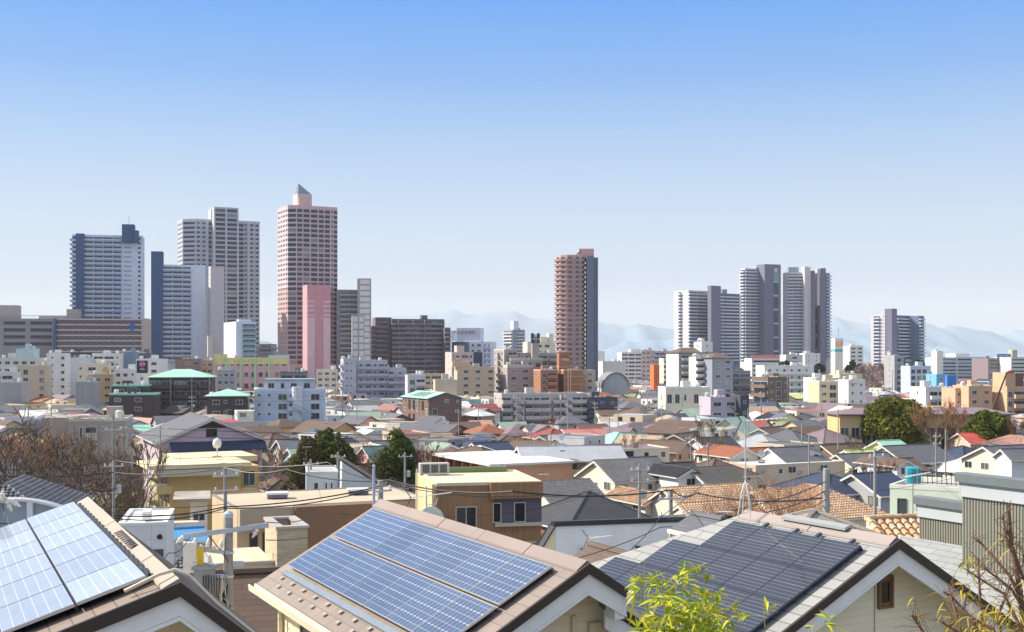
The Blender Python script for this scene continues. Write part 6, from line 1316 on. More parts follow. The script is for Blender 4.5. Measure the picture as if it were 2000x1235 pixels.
def bare(px, yb, d, h, label, var='wide', rz=0.0, group=None, sx=1.0, z=None):
    key = var
    if key not in BARE:
        P_ = {'wide': (3, 8, .8, .5, 5, BK, .022, (2, 2)), 'dense': (5, 8, .62, .7, 5, BKR, .028, (2, 3)), 'brush': (7, 5, .9, .45, 4, BKG, .018, (2, 3)), 'park': (11, 9, .75, .5, 4, BKP, .05, (2, 3)), 'vase': (13, 8, .42, .9, 5, BKG, .024, (2, 2)), 'red': (17, 5, .8, .7, 5, BKR, .008, (2, 3))}[var]
        s, H, sp, up, dp, m, mr, kd = P_; BARE[key] = (bare_meshes(s, H, sp, up, dp, m, mr, kd), H)
    (t, b), H = BARE[key]; c = P(px, yb, d); k = h / H
    r = thing('bare_tree', label, 'tree', (c.x, c.y, gz(c.x, c.y) if z is None else z), rz, group, (px, yb)); r.scale = (k * sx, k * sx, k)
    link('trunk', t, r); link('branches', b, r); return r
def evergreen(px, d, ztop, w, label, n, size, c1, c2, seed, shape='round', lobes=16, cat='tree', name='evergreen_tree', zb=0.0, trunk=True):
    c = P(px, 800, d); g = gz(c.x, c.y) + zb; r = thing(name, label, cat, (c.x, c.y, g), 0, None, (px, HOR + (CZ - ztop) * F / d)); H = ztop - g; rnd = random.Random(seed); L = []
    for k in range(lobes):
        if shape == 'cone': t = rnd.random() ** .8; rr = w / 2 * (1.02 - .8 * t); a = rnd.uniform(0, 6.28); q = rr * .5; L.append(((math.cos(a) * q, math.sin(a) * q, H * (.10 + .82 * t)), max(.5, rr * .72)))
        elif shape == 'cypress': t = rnd.random(); rr = w / 2 * math.sin(math.pi * (.18 + .75 * t)); a = rnd.uniform(0, 6.28); L.append(((math.cos(a) * rr * .45, math.sin(a) * rr * .45, H * (.08 + .82 * t)), max(.7, rr * .80)))
        else:
            a = rnd.uniform(0, 6.28); e = rnd.uniform(-.25, 1) ; q = w / 2 * .66 * math.cos(e * 1.3); L.append(((math.cos(a) * q, math.sin(a) * q, H * .44 + H * .36 * math.sin(e * 1.4)), w * rnd.uniform(.14, .22)))
    b = MB(); b.path([(0, 0, -.5), (.1, 0, H * .2), (0, .1, H * .5)], [w * .035, w * .028, w * .015], 8)
    for k in range(6): q = L[k % len(L)][0]; b.path([(0, .05, H * .22), (q[0] * .5, q[1] * .5, H * .3 + q[2] * .2), q], [w * .016, w * .011, w * .004], 5)
    b.build('trunk', BK, r); link('crown', leaf_crown(L, n, size, seed, leafmat(c1, c2)), r); return r
GD, GL_ = (.022, .045, .012), (.10, .125, .022)
evergreen(1744, 262, 13.6, 16.6, 'largest round dark green camphor tree, right of the mint roofed gable', 24000, .34, (.035,.060,.010), (.21,.20,.018), 1, lobes=26)
evergreen(1931, 255, 11.6, 10.6, 'smaller round evergreen tree in front of the mauve roofed station', 14000, .32, (.030,.055,.012), (.16,.18,.018), 2, lobes=18)
evergreen(646, 172, 13.6, 6.8, 'dark evergreen tree with a deep green rounded crown beside a brownish one', 11000, .25, (.020,.040,.010), (.12,.14,.02), 3, 'cypress', 22)
evergreen(597, 168, 13.4, 5.6, 'brownish green tree with thin ragged crown left of the dark evergreen', 10000, .20, (.10,.07,.03), (.09,.10,.025), 4, 'cypress', 14)
evergreen(628, 176, 14.0, 4.2, 'bronze tinted slim evergreen wedged between two evergreens', 5000, .22, (.09,.075,.03), (.07,.085,.02), 14, 'cypress', 9)
evergreen(773, 182, 13.0, 6.2, 'domed glossy evergreen tree in front of a white house', 8500, .24, (.022,.050,.012), (.12,.15,.022), 5, 'cypress', 22)
evergreen(490, 425, 12.4, 3.0, 'small dark pointed conifer near the kindergarten', 900, .4, (.012,.035,.018), (.03,.06,.025), 6, 'cone', 10)
for i, (px, d, zt, w, lab) in enumerate(((1531, 690, 23.5, 10, 'dark pine at the supermarket banner'), (1586, 720, 20.5, 9, 'low dark pine beside the pale park house'), (1600, 735, 21, 8, 'dark pine left of the lettered sign tower'), (1662, 700, 23, 8, 'dark pine under the white clinic'), (1680, 690, 21, 7, 'slender green pine among purple bare trees'), (1796, 640, 24, 9, 'dark pine below the short grey tower'), (1447, 700, 18, 8, 'dark pine at the foot of the tall grey towers'), (1560, 700, 19, 7, 'dark round pine near the concrete building'), (1812, 600, 18, 7, 'small dark tree beside the white columned house'))):
    evergreen(px, d, zt, w, lab, 1100, .85, (.014,.035,.025), (.035,.06,.04), 20 + i, 'round', 9, name='pine_tree')
evergreen(1957, 400, 15, 6.5, 'pale yellowish green budding tree beside the crane', 2500, .34, (.20,.20,.07), (.24,.22,.08), 31, 'round', 10, name='budding_tree')
evergreen(1243, 300, 5.6, 4, 'round green garden shrub near dark roofed shed', 900, .3, GD, GL_, 32, 'round', 6, name='garden_shrub', cat='shrub')
for i, (px, d, zt, w, lab) in enumerate(((722, 330, 5, 3, 'dark clipped shrub between two white hipped houses'), (672, 310, 8, 3.5, 'olive round shrub at the end of the blue flats street'), (668, 330, 6, 3, 'dark shrub by the pale slab end'), (1655, 250, 4, 3, 'low shrub at the foot of the blue hipped house'), (1718, 300, 5, 3, 'small clipped bush before dark hipped houses'), (950, 330, 5, 3, 'bush behind the mint gabled hall'))):
    evergreen(px, d, zt, w, lab, 500, .3, GD, GL_, 50 + i, 'round', 5, name='garden_shrub', cat='shrub')
# scrub on the slope at the left
for i, (px, d, zt, w, lab, c1, c2) in enumerate(((70, 128, 7.4, 6, 'dark green thicket under the largest bare tree', GD, (.06,.065,.015)), (185, 118, 6.0, 5, 'dark green shrub below the slope of brown brush', GD, (.05,.07,.015)), (112, 140, 9.2, 5, 'olive green evergreen shrub tangled in bare branches', (.05,.05,.015), (.08,.075,.02)), (150, 108, 3.8, 4, 'reddish brown dry shrub beside the arched canopy', (.15,.06,.025), (.17,.08,.03)), (205, 104, 3.0, 3.4, 'yellow green flowering shrub beside the wired pole', (.20,.22,.02), (.10,.14,.02)), (240, 150, 7.0, 4, 'yellow green bush under the steep yellow gables', (.16,.15,.03), (.10,.10,.03)))):
    evergreen(px, d, zt, w, lab, 2200, .20, c1, c2, 60 + i, 'round', 9, name='scrub_bush', cat='bush', zb=.2)
for i, (px, d, h, var, sx, lab) in enumerate(((18, 112, 17, 'wide', 1.0, 'largest bare tree with dark spreading limbs at the edge of the slope'), (75, 120, 12, 'wide', 1.0, 'bare tree leaning over the tiled canopy'), (135, 118, 10.5, 'brush', 1.2, 'brown twiggy bare tree in front of the taupe flats'), (112, 106, 8, 'brush', 1.3, 'low tangled bare brush above the canopy ridge'), (165, 110, 8.5, 'brush', 1.2, 'pale twigged brush beside the wired pole'), (200, 124, 10, 'brush', 1.1, 'bare thicket behind the wired pole'), (234, 126, 12, 'vase', 1.1, 'fan shaped bare tree with fine upright branches'), (250, 132, 11, 'vase', 1.0, 'fan shaped bare tree nearest the ochre flats'), (270, 150, 6.5, 'dense', .9, 'reddish bare shrub beside the ochre flats'), (140, 150, 10, 'brush', 1.1, 'grey brown bare tree before the taupe flats door'), (55, 150, 12, 'dense', 1.0, 'bare tree in front of the salmon hipped roof'), (95, 98, 6.5, 'brush', 1.4, 'low brush on the near bank'), (150, 96, 5.5, 'brush', 1.5, 'lowest dry brush on the bank'), (222, 108, 6, 'brush', 1.3, 'bare brush under the ochre flats balconies'), (30, 100, 9, 'brush', 1.2, 'brush at the canopy peak'), (5, 122, 15, 'wide', 1.2, 'dark bare tree cut by the photo edge'), (45, 130, 14, 'wide', 1.1, 'dark bare tree beside the largest one'), (100, 132, 12, 'wide', 1.2, 'dark forked bare tree above the brush'), (125, 100, 8, 'brush', 1.5, 'broad brown brush in the middle of the bank'),
    (175, 98, 7.5, 'brush', 1.5, 'tangled brush below the wires'), (195, 140, 11, 'vase', 1.2, 'fine twigged tree beyond the wired pole'), (232, 112, 9, 'brush', 1.3, 'thin pale brush at the fence'), (60, 104, 9, 'brush', 1.4, 'brown brush left of the thicket'), (238, 118, 9, 'vase', 1.1, 'upright shrub before the lowest ochre balcony'), (262, 160, 8, 'vase', .9, 'twiggy tree behind the ochre flats corner'), (115, 160, 11, 'dense', 1.1, 'reddish tree against the taupe flats'), (15, 165, 11, 'dense', 1.1, 'reddish tree under the long red roof'),
    (712, 176, 9.5, 'wide', .9, 'pollarded bare tree before pale walls'), (826, 186, 8.5, 'dense', .9, 'upright reddish bare tree by the domed evergreen'), (846, 188, 7.5, 'brush', 1.0, 'thin bare tree at the salmon flats'), (690, 180, 8, 'dense', .8, 'bare tree tucked against the dark evergreen'), (520, 178, 8.5, 'dense', 1.1, 'reddish bare tree between the lilac house and brownish tree'), (548, 180, 8.5, 'brush', 1.0, 'bare tree in front of tan roofs'), (340, 176, 6.5, 'brush', 1.0, 'small bare tree before the lilac gabled house'),
    (1262, 228, 7.5, 'wide', 1.1, 'bare garden tree before cream modern house'), (1245, 226, 6, 'wide', 1.0, 'smaller bare garden tree near the mint hipped roof'), (1372, 216, 9.5, 'vase', 1.0, 'tall fan shaped bare tree by the maroon hipped house'), (1390, 218, 8, 'vase', .9, 'fan shaped bare tree before the steep mint gable'), (1836, 240, 12.5, 'dense', .8, 'dense reddish bare tree between two round evergreens'), (1858, 245, 11, 'dense', .9, 'dense reddish bare tree nearest the smaller evergreen'), (1987, 250, 9, 'dense', .8, 'reddish bare tree at the far side of the smaller evergreen'), (1822, 235, 8, 'vase', .8, 'pale bare tree against the largest evergreen'))):
    bare(px, 900, d, h, lab, var, i * 1.7, None, sx)
for i, (px, d, h, sx) in enumerate(((1405, 82, 10.5, 1.0), (1432, 78, 10.8, 1.0), (1458, 84, 11.2, 1.0), (1482, 76, 10.6, 1.0), (1505, 82, 11.6, 1.0), (1530, 78, 11.2, 1.0), (1553, 84, 11.4, 1.0), (1578, 77, 10.2, 1.0), (1350, 84, 8.6, .9), (1655, 84, 8.8, .9), (1470, 90, 11.0, 1.1), (1520, 90, 11.4, 1.1), (1375, 88, 9.0, 1.0), (1600, 86, 9.4, 1.0))):
    bare(px, 980, d, h, 'bare reddish garden tree among the orange pantile villas', 'red', i * 2.1, 'bare trees among the pantile villas', sx * .62)
rp_ = random.Random(8)
for i in range(26):
    px = 1606 + i * 6.4 + rp_.uniform(-6, 6) if i < 22 else 1760 + (i - 22) * 16; d = rp_.uniform(640, 780)
    bare(px, 715, d, rp_.uniform(13, 21) if 1690 < px < 1755 else rp_.uniform(9, 15), 'purple brown bare park tree below the short grey tower', 'park', i * .9, 'bare park trees below the short tower', 1.15)
rg = random.Random(31)
for i in range(20): bare(rg.uniform(860, 1990), 850, rg.uniform(150, 330), rg.uniform(5, 7.5), 'small bare garden tree standing between house walls', rg.choice(('vase', 'wide', 'dense')), i * 1.3, 'small bare garden trees between the houses', .95)
for i, (px, d, h) in enumerate(((1480, 720, 11), (1500, 715, 10), (1515, 712, 9))): bare(px, 715, d, h, 'bare tree in front of the red lettered supermarket', 'park', i * 2, 'bare trees at the supermarket', 1.2)
# ---------------------------------------------------------------- poles, wires, antennas
CN = wall((.30,.30,.285), .8, .12, 2); GV = paint((.55,.57,.59), .4, .5); DKM = paint((.12,.115,.11), .6); WIRE = paint((.012,.012,.014), .5)
def pole_mesh(h, r): 
    def mk(): b = MB(); b.lathe([(r * 1.25, -1), (r * .85, h), (r * .8, h + .04), (.01, h + .05)], n=10); return b.mesh('pole', CN)
    return cached(('pole', round(h, 1), r), mk)
def arm_mesh(l):
    def mk(): b = MB(); b.box(-l/2, -.05, -.05, l/2, .05, .05); return b.mesh('crossarm', GV)
    return cached(('arm', l), mk)
ins = MB().lathe([(.02, 0), (.07, .03), (.045, .09), (.075, .12), (.04, .2), (.01, .22)], n=8).mesh('insulator', paint((.66,.66,.64), .3))
can = MB().lathe([(.01, 0), (.24, .02), (.25, .7), (.22, .75), (.01, .8)], n=12).mesh('transformer', paint((.50,.52,.53), .5))
POLES = []
def pole(px, yt, d, label, arms=2, tr=False, r=.15, dark=False, wid=1.8):
    c = P(px, yt, d); g = gz(c.x, c.y); h = c.z - g; o = thing('utility_pole', label, 'utility pole', (c.x, c.y, g), D2R(26 + (px * 37 % 50) - 25), None, (px, yt))
    q = link('pole', pole_mesh(h, r), o)
    for k in range(arms):
        z = h - .5 - k * 1.0; a = link('crossarm', arm_mesh(wid), o, (0, -.16, z))
        for x in (-.42, -.15, .42) if k == 0 else (-.4, .4): link('insulator', ins, a, (x * wid, 0, .05))
    if tr: link('transformer', can, o, (.42, 0, h - 3.0))
    POLES.append((o, h)); return o
PL = [(440, 915, 84, 'concrete pole with white insulators between tan and ochre flats', 2, 0), (221, 812, 130, 'tall pole with crossarms in front of the taupe flats', 2, 1), (222, 900, 112, 'dark wired pole in the brush with transformer boxes', 1, 1), (249, 829, 165, 'pole behind the steep yellow gables', 2, 0), (313, 832, 168, 'pole against the lilac house roof', 1, 0),
 (1249, 907, 106, 'pole with a bundled cable head before the two storey pantiled house', 2, 1), (1310, 957, 72, 'short grey pole with three crossarms before orange pantiles', 3, 0), (1709, 880, 96, 'brown grey pole before the pale green house', 1, 0), (660, 884, 142, 'green capped pole before the dark evergreen', 1, 0), (607, 898, 140, 'thin pole with blue cables by the pale sided house', 1, 0), (791, 884, 150, 'pole with white crossbar in front of the domed evergreen', 1, 1),
 (1828, 846, 172, 'white armed pole by the reddish bare trees', 2, 0), (1847, 838, 176, 'plain concrete pole by the reddish bare trees', 0, 0), (1109, 788, 262, 'dark pole standing above the pink house', 1, 0), (1023, 795, 300, 'dark pole before the concrete flats', 0, 0), (1010, 775, 330, 'grey pole at the concrete flats end', 1, 0), (1207, 793, 290, 'dark pole behind the mint hipped roof', 1, 0), (1162, 785, 300, 'grey pole with a transformer beside dark flats', 2, 1), (1190, 815, 260, 'pale pole beside the taupe box house', 0, 0),
 (1037, 843, 215, 'short pole with white fittings near the yellow mauve house', 1, 1), (1076, 845, 215, 'dark pole before the yellow maroon house', 0, 0), (1365, 790, 300, 'dark pole by the white hipped house', 1, 0), (1566, 828, 210, 'dark pole by the slate hipped white house', 0, 0), (1580, 850, 180, 'grey pole in front of the slate white house', 0, 0), (1383, 866, 170, 'short pole with wide crossarm behind the orange pantiles', 1, 0), (1349, 851, 190, 'pole with a white box by dark roofs', 1, 0), (1461, 798, 250, 'slim dark pole before the mint walled house', 0, 0),
 (1640, 725, 480, 'pole before yellow house blocks', 1, 0), (1743, 722, 470, 'pole by the lime roofed house', 1, 0), (1817, 735, 440, 'pole beside white balconied apartments', 1, 0), (1875, 786, 280, 'concrete pole by the station wall', 1, 0), (1692, 795, 300, 'thin pole before the station roof', 0, 0), (1716, 765, 340, 'pole by the dark hipped houses', 1, 1), (1637, 800, 240, 'dark pole by the white modern house', 0, 0), (1652, 780, 300, 'pole before the red roofed house', 1, 0),
 (375, 773, 320, 'pole with transformer before dark brown apartments', 2, 1), (86, 742, 400, 'pole beside the stair block', 1, 0), (100, 745, 390, 'second pole beside the stair block', 0, 0), (168, 742, 390, 'pole at the low vaulted shed', 1, 0), (487, 772, 330, 'pole beside the dark block with mint roof', 1, 0), (655, 725, 420, 'pole at the cream shops', 1, 0), (640, 735, 400, 'leaning pole in the blue flats street', 1, 1), (622, 728, 430, 'pole behind blue flats', 1, 0), (669, 748, 350, 'tall pole before the pale slab end', 1, 0), (681, 767, 320, 'pole before white hipped houses', 1, 0),
 (697, 770, 310, 'grey pole between white hipped houses', 0, 0), (896, 800, 270, 'wooden coloured pole with swagged cables by the mint gabled hall', 1, 0), (934, 785, 290, 'pole by the maroon roofed white house', 1, 0), (1265, 755, 380, 'pole among cream houses', 1, 0), (1293, 790, 290, 'pole before slate hips', 1, 0), (1332, 770, 330, 'pole beside the cream clinic', 1, 0), (1487, 765, 330, 'pole with red fittings by white houses', 2, 0), (1538, 730, 420, 'pole before brown flats', 1, 0), (1478, 728, 430, 'pole before the corridor building', 1, 0), (1605, 765, 330, 'pole by the navy hipped roofs', 1, 0), (55, 792, 210, 'pole behind the red roof', 1, 0), (100, 797, 215, 'pole at the taupe flats end', 1, 0)]
for px, yt, d, lab, na, tr in PL: pole(px, yt, d, lab, na, bool(tr), (.115 if d > 150 else .14))
big = pole(1614, 917, 55, 'thick plain concrete pole with ringed fittings behind the pale slate ridge', 0, False, .17)
h = POLES[-1][1]; b = MB()
for k in range(5): z = h - 1.0 - k * .62; b.tube((-.3, 0, z), (.3, 0, z), .035, n=5)
b.build('crossarm', paint((.42,.47,.55), .4, .4), big)
stub = pole(743, 940, 64, 'stubby concrete pole beside a blue steel post on the tan roofs', 1, False, .17, wid=1.2)
t = thing('steel_post', 'slim blue steel post standing before the stubby concrete pole', 'post', (P(730, 985, 60).x, 60, gz(0, 60)), 0, None, (730, 912)); MB().tube((0, 0, -.5), (0, 0, P(730, 912, 60).z - gz(0, 60)), .07, n=8).build('post', paint((.33,.40,.52), .4), t); MB().tube((-.06, 0, P(730, 912, 60).z - gz(0, 60)), (.06, 0, P(730, 912, 60).z - gz(0, 60) + .02), .09, n=8).build('cap', paint((.4,.46,.55)), t)
# near transformer pole
d = 31; c = P(446, 1007, d); g = gz(c.x, c.y); h = c.z - g; th = D2R(14); r = thing('utility_pole', 'near concrete pole with a grey transformer can, blue crossarm and cable coils', 'utility pole', (c.x, c.y, g), th, None, (445, 1050))
MB().lathe([(.135, -1), (.115, h - .01), (.115, h)], n=14).build('pole', CN, r); MB().lathe([(.122, h - .05), (.125, h + .05), (.06, h + .11), (.01, h + .12)], n=14).build('cap', paint((.42,.50,.60), .4), r)
ab = paint((.42,.50,.60), .4, .3); a1 = link('crossarm', MB().box(-1.08, -.17, -.06, 1.0, -.12, .06).mesh('crossarm', ab), r, mat=Matrix.Translation((0, 0, h - .36)) @ Matrix.Rotation(D2R(-6), 4, 'Y')); a2 = link('crossarm', MB().box(-.95, -.16, -.05, .02, -.10, .05).mesh('crossarm', ab), r, mat=Matrix.Translation((0, 0, h - .92)) @ Matrix.Rotation(D2R(9), 4, 'Y'))
b = MB(); b.tube((-.45, -.15, h - .5), (.0, -.13, h - 1.15), .015, n=5); b.build('brace', DKM, r); MB().box(.10, -.1, h - 1.28, .38, .04, h - 1.16).build('bracket', ab, r)
def insul(x, z, M, par):
    b = MB(); b.lathe([(.012, 0), (.05, .02), (.05, .07), (.03, .08), (.055, .1), (.055, .15), (.03, .17), (.04, .19), (.012, .26)], n=9); return link('insulator', b.mesh('insulator', paint((.70,.69,.65), .3)), par, mat=M)
insul(0, 0, Matrix.Translation((-1.08, -.2, .02)) @ Matrix.Rotation(D2R(-125), 4, 'Y'), a1); insul(0, 0, Matrix.Translation((.72, -.2, -.06)) @ Matrix.Rotation(D2R(-140), 4, 'Y'), a1)
for k in range(5): insul(0, 0, Matrix.Translation((-.85 + k*.16, -.13, .05)) @ Matrix.Rotation(D2R(90 * (k % 2) - 20), 4, 'X'), a2)
MB().box(-1.10, -.32, h - 1.36, -.78, -.02, h - .62).build('switch_box', paint((.70,.70,.68), .5), r); MB().box(-.775, -.31, h - 1.28, -.60, -.05, h - .74).build('banner', paint((.62,.45,.03), .5), r)
b = MB(); b.lathe([(.01, h - 2.12), (.30, h - 2.11), (.30, h - 1.30), (.345, h - 1.28), (.345, h - 1.21), (.1, h - 1.16), (.01, h - 1.15)], (-.62, -.12), 20); tr = b.build('transformer', paint((.27,.29,.33), .45), r)
for k in range(3): b = MB(); b.box(-.98 + k*.02, -.2 + k*.08, h - 2.3 - k*.05, -.92, -.16 + k*.08, h - 1.85); 
MB().box(-.98, -.3, h - 1.95, -.93, .05, h - 1.35).build('radiator', paint((.25,.27,.31)), tr); MB().box(-.33, -.14, h - 1.55, .0, -.02, h - 1.47).build('bracket', ab, r)
for x, z in ((-.80, h - 1.18), (-.45, h - 1.18), (-1.12, h - 1.75)): insul(0, 0, Matrix.Translation((x, -.3, z)), tr)
rn = random.Random(4)
for k in range(9):
    x = -.62 + k * .065; m = paint((.02,.02,.022), .4) if k < 7 else paint((.55,.55,.54), .4); b = MB(); z0 = h - 1.42
    b.path([(x, -.44, z0), (x + .01, -.52, z0 - .12), (x + .03 * rn.uniform(-1, 1), -.54, z0 - .45 - .05*k % .2), (x + .12, -.52, z0 - .78 - rn.uniform(0, .12)), (x + .28, -.4, z0 - .84), (-.05 - .02*k, -.28, z0 - .55), (-.02, -.2, z0 - .25)], .014, 6); b.build('cable', m, r, smooth=True)
b = MB(); b.tube((-.05, -.14, h - 2.2), (-.05, -.14, h - 4), .035, n=8); b.build('conduit', DKM, r); b = MB(); [b.tube((0, 0, h - z), (0, 0, h - z - .06), .14, n=14) for z in (.9, 1.5, 2.3, 2.9, 3.3)]; b.build('band', GV, r)
# pole just outside the left edge whose arm reaches into view
c = P(-30, 958, 27); g = gz(c.x, c.y); r = thing('utility_pole', 'grey crossarm with two hanging insulators at the photo edge', 'utility pole', (c.x, c.y, g), 0, None, (10, 975)); h = c.z - g; MB().lathe([(.14, -1), (.12, h + .4)], n=12).build('pole', CN, r); a = MB().box(-.1, -.2, h - .25, .56, -.14, h - .15).build('crossarm', GV, r)
for x, an in ((.50, 10), (.62, 155), (.70, 120)): insul(0, 0, Matrix.Translation((x - .05, -.2, h - .2)) @ Matrix.Rotation(D2R(an), 4, 'Y'), a)
def wire(name, label, pts, r, sag=.3, cat='power line', col=None, n=14):
    b = MB(); P3 = [P(*p) for p in pts]; ps = []
    for p, q in zip(P3, P3[1:]):
        L = (q - p).length
        for k in range(n): t = k / n; v = p.lerp(q, t); v.z -= sag * 4 * t * (1 - t); ps.append(v)
    ps.append(P3[-1]); b.path(ps, r, 5); o = b.build(name, col or WIRE); return tag(o, label, cat, None, (pts[len(pts)//2][0], pts[len(pts)//2][1]))
wire('power_line', 'long black cable across the ochre flats roof from the brush', [(-60, 917, 95), (220, 899, 108), (440, 905, 95), (640, 903, 90), (760, 940, 70)], .035)
wire('power_line', 'thick black cable crossing just below the ochre roof edge', [(-60, 925, 88), (222, 923, 100), (440, 914, 84), (560, 917, 80), (760, 938, 66), (1000, 960, 62), (1313, 957, 72)], .042)
wire('power_line', 'black cable over the charcoal hip and orange pantiles to the concrete pole', [(1313, 957, 72), (1360, 963, 68), (1612, 972, 55)], .04); wire('power_line', 'thin black cable passing before the brown board flats', [(760, 945, 64), (1050, 968, 62), (1249, 955, 90)], .024)
wire('power_line', 'heavy twin cable from the wired pole over the tan roof', [(222, 1007, 60), (440, 990, 60), (742, 950, 62)], .035, .2); wire('power_line', 'lower twin cable from the wired pole over the tan roof', [(222, 1012, 60), (440, 993, 60), (742, 953, 62)], .03, .3)
for k, (pts, r_, lab) in enumerate((([(-40, 942, 90), (222, 935, 100), (470, 937, 95)], .014, 'thin blue grey wire above the tiled canopy'), ([(-40, 955, 90), (222, 948, 100), (520, 945, 95)], .014, 'second thin wire above the tiled canopy'), ([(-40, 998, 50), (222, 990, 60), (440, 985, 60)], .016, 'thin wire level with the canopy arch'), ([(-40, 1005, 45), (222, 1002, 55), (440, 1000, 58)], .012, 'blue thin wire across the canopy glass'), ([(-40, 1020, 40), (240, 1016, 45)], .02, 'dark wire across the canopy base'),
    ([(1614, 940, 55), (1480, 985, 50), (1300, 1015, 46)], .022, 'dark spliced wire falling away from the concrete pole'), ([(1614, 958, 55), (1500, 1000, 48), (1420, 1025, 42)], .022, 'second spliced wire falling from the concrete pole'), ([(1614, 975, 55), (1530, 1010, 46), (1470, 1030, 40)], .02, 'lowest spliced wire falling from the concrete pole'),
    ([(1200, 1098, 30), (1290, 1010, 40), (1430, 895, 70)], .014, 'pale stay wire rising past the white sided house'), ([(1090, 1100, 40), (1290, 1030, 48), (1420, 1005, 50)], .018, 'black service wire across the white sided house'), ([(660, 1003, 60), (850, 1010, 62), (1057, 993, 64), (1249, 935, 100)], .012, 'thin wire with a white bead on the brown boards'), ([(520, 1020, 32), (620, 1005, 45), (740, 985, 62)], .014, 'service wire from the transformer pole'), ([(520, 1055, 31), (650, 1035, 45)], .012, 'thin pale wire over the tan stone chimney'),
    ([(1249, 920, 105), (1380, 905, 150), (1383, 868, 170)], .02, 'wire bundle between poles behind the pantiles'), ([(1612, 930, 56), (1709, 895, 96), (1828, 850, 172)], .018, 'wire climbing from concrete pole to white armed pole'), ([(1614, 952, 55), (1709, 915, 96)], .014, 'lower wire from the concrete pole to the brown grey pole'), ([(1709, 960, 90), (1900, 925, 95)], .014, 'wire past the pale green house windows'), ([(1847, 845, 176), (2010, 880, 150)], .02, 'blue cable falling to the grey dormer house'), ([(1847, 850, 176), (2010, 888, 150)], .018, 'lower blue cable falling to the grey dormer house'),
    ([(370, 1050, 29), (330, 1080, 26), (270, 1110, 22)], .010, 'thin dark wire leaving the blue crossarm insulator'), ([(5, 985, 27), (15, 1010, 26), (25, 1060, 25)], .010, 'dark drop wire under the hanging insulators'), ([(896, 802, 270), (860, 812, 262), (760, 800, 300)], .03, 'swagged cable at the mint gabled hall'), ([(896, 802, 270), (960, 818, 255), (1023, 800, 300)], .03, 'swagged cable towards the concrete flats'), ([(1023, 803, 300), (1109, 806, 262), (1162, 795, 300)], .03, 'cable crossing the concrete flats'), ([(1109, 795, 262), (1150, 830, 240), (1190, 825, 260)], .03, 'cable dropping behind the pink house'), ([(440, 935, 84), (560, 925, 110), (607, 905, 140)], .016, 'wire between the ochre flats pole and the blue cabled pole'), ([(607, 905, 140), (660, 890, 142), (791, 890, 150), (900, 888, 170)], .02, 'wires strung before the domed evergreen'), ([(448, 1235, 22), (438, 1100, 30.6), (440, 1050, 30.8)], .010, 'pale guy wire along the transformer pole'))):
    wire('service_wire', lab, pts, r_, .12, 'wire')
fw = MB(); PT = sorted([(o.location.copy(), h) for o, h in POLES if o.location.y > 150], key=lambda q: q[0].x); nw = 0
for i, (p, h) in enumerate(PT):
    for q, h2 in sorted([t for t in PT if t[0].x > p.x + 1], key=lambda t: (t[0] - p).length)[:2]:
        if (q - p).length > 75 or nw > 60: continue
        for k in range(2):
            a, c = p + Vector((0, 0, h - .4 - k)), q + Vector((0, 0, h2 - .4 - k)); b = MB(); b.path([a.lerp(c, t / 8) - Vector((0, 0, .5 * 4 * (t / 8) * (1 - t / 8))) for t in range(9)], .022, 4)
            tag(b.build('service_wire', WIRE), 'thin dark wire strung between two far utility poles', 'wire', 'wires between far utility poles'); nw += 1
GLV = paint((.60,.61,.62), .35, .5); WHP = paint((.72,.72,.70), .4)
def yagi(r, L, n, base, ang, tilt=0, back=True, el=.32, rad=.008):
    b = MB(); M = Matrix.Translation(base) @ Matrix.Rotation(D2R(ang), 4, 'Z') @ Matrix.Rotation(D2R(-tilt), 4, 'Y')
    q = lambda x, y, z: M @ Vector((x, y, z)); b.tube(q(-L*.15, 0, 0), q(L, 0, 0), rad * 1.3, n=5)
    for k in range(n): x = .05 + (L - .08) * k / (n - 1); b.tube(q(x, -el/2*(1 - .35*k/n), 0), q(x, el/2*(1 - .35*k/n), 0), rad, n=4)
    bo = b.build('boom', WHP, r)
    if back:
        b = MB(); b.tube(q(-.1, 0, 0), q(-.32, 0, .38), rad * 1.5, n=4); b.tube(q(-.1, 0, 0), q(-.32, 0, -.38), rad * 1.5, n=4)
        for t in (-.36, -.18, .18, .36): b.tube(q(-.1 - abs(t) * .55, -.32, t), q(-.1 - abs(t) * .55, .32, t), rad, n=4)
        b.build('reflector', paint((.10,.09,.08), .5), r)
d = 28; c = P(1456, 1009, d); r = thing('tv_antenna', 'tall mast antenna on tripod legs standing on the pale slate ridge', 'antenna', (c.x, c.y, c.z), D2R(20), None, (1456, 900)); ht = P(1456, 822, d).z - c.z
b = MB(); b.tube((0, 0, .55), (0, 0, ht), .018, n=6); b.build('mast', GLV, r); b = MB()
for x, y in ((-.30, -.18), (.30, .22), (-.08, -.34), (.1, .3)): b.path([(0, 0, .82), (x*.55, y*.55, .55), (x, y, .02)], .014, 5)
b.build('tripod', GLV, r); yagi(r, .95, 9, (0, 0, ht + .0), -20, 4, True, .3, .011)
yagi(r, .3, 4, (-.35, 0, .12), 160, 0, False, .2, .008)
d = 33; c = P(833, 1006, d); r = thing('tv_antenna', 'toothed comb antenna with dark reflector beside the brown board flats', 'antenna', (c.x, c.y, c.z - 1), D2R(8), None, (840, 960)); ht = P(833, 950, d).z - c.z + 1; MB().tube((0, 0, 0), (0, 0, ht), .022, n=6).build('mast', GLV, r); yagi(r, 1.0, 14, (-.32, -.05, ht - .28), 2, 6, True, .22, .011); b = MB(); b.path([(0, -.05, ht - .5), (.25, -.05, ht - .48), (.3, -.05, ht - .3)], .014, 5); b.build('bracket', GLV, r)
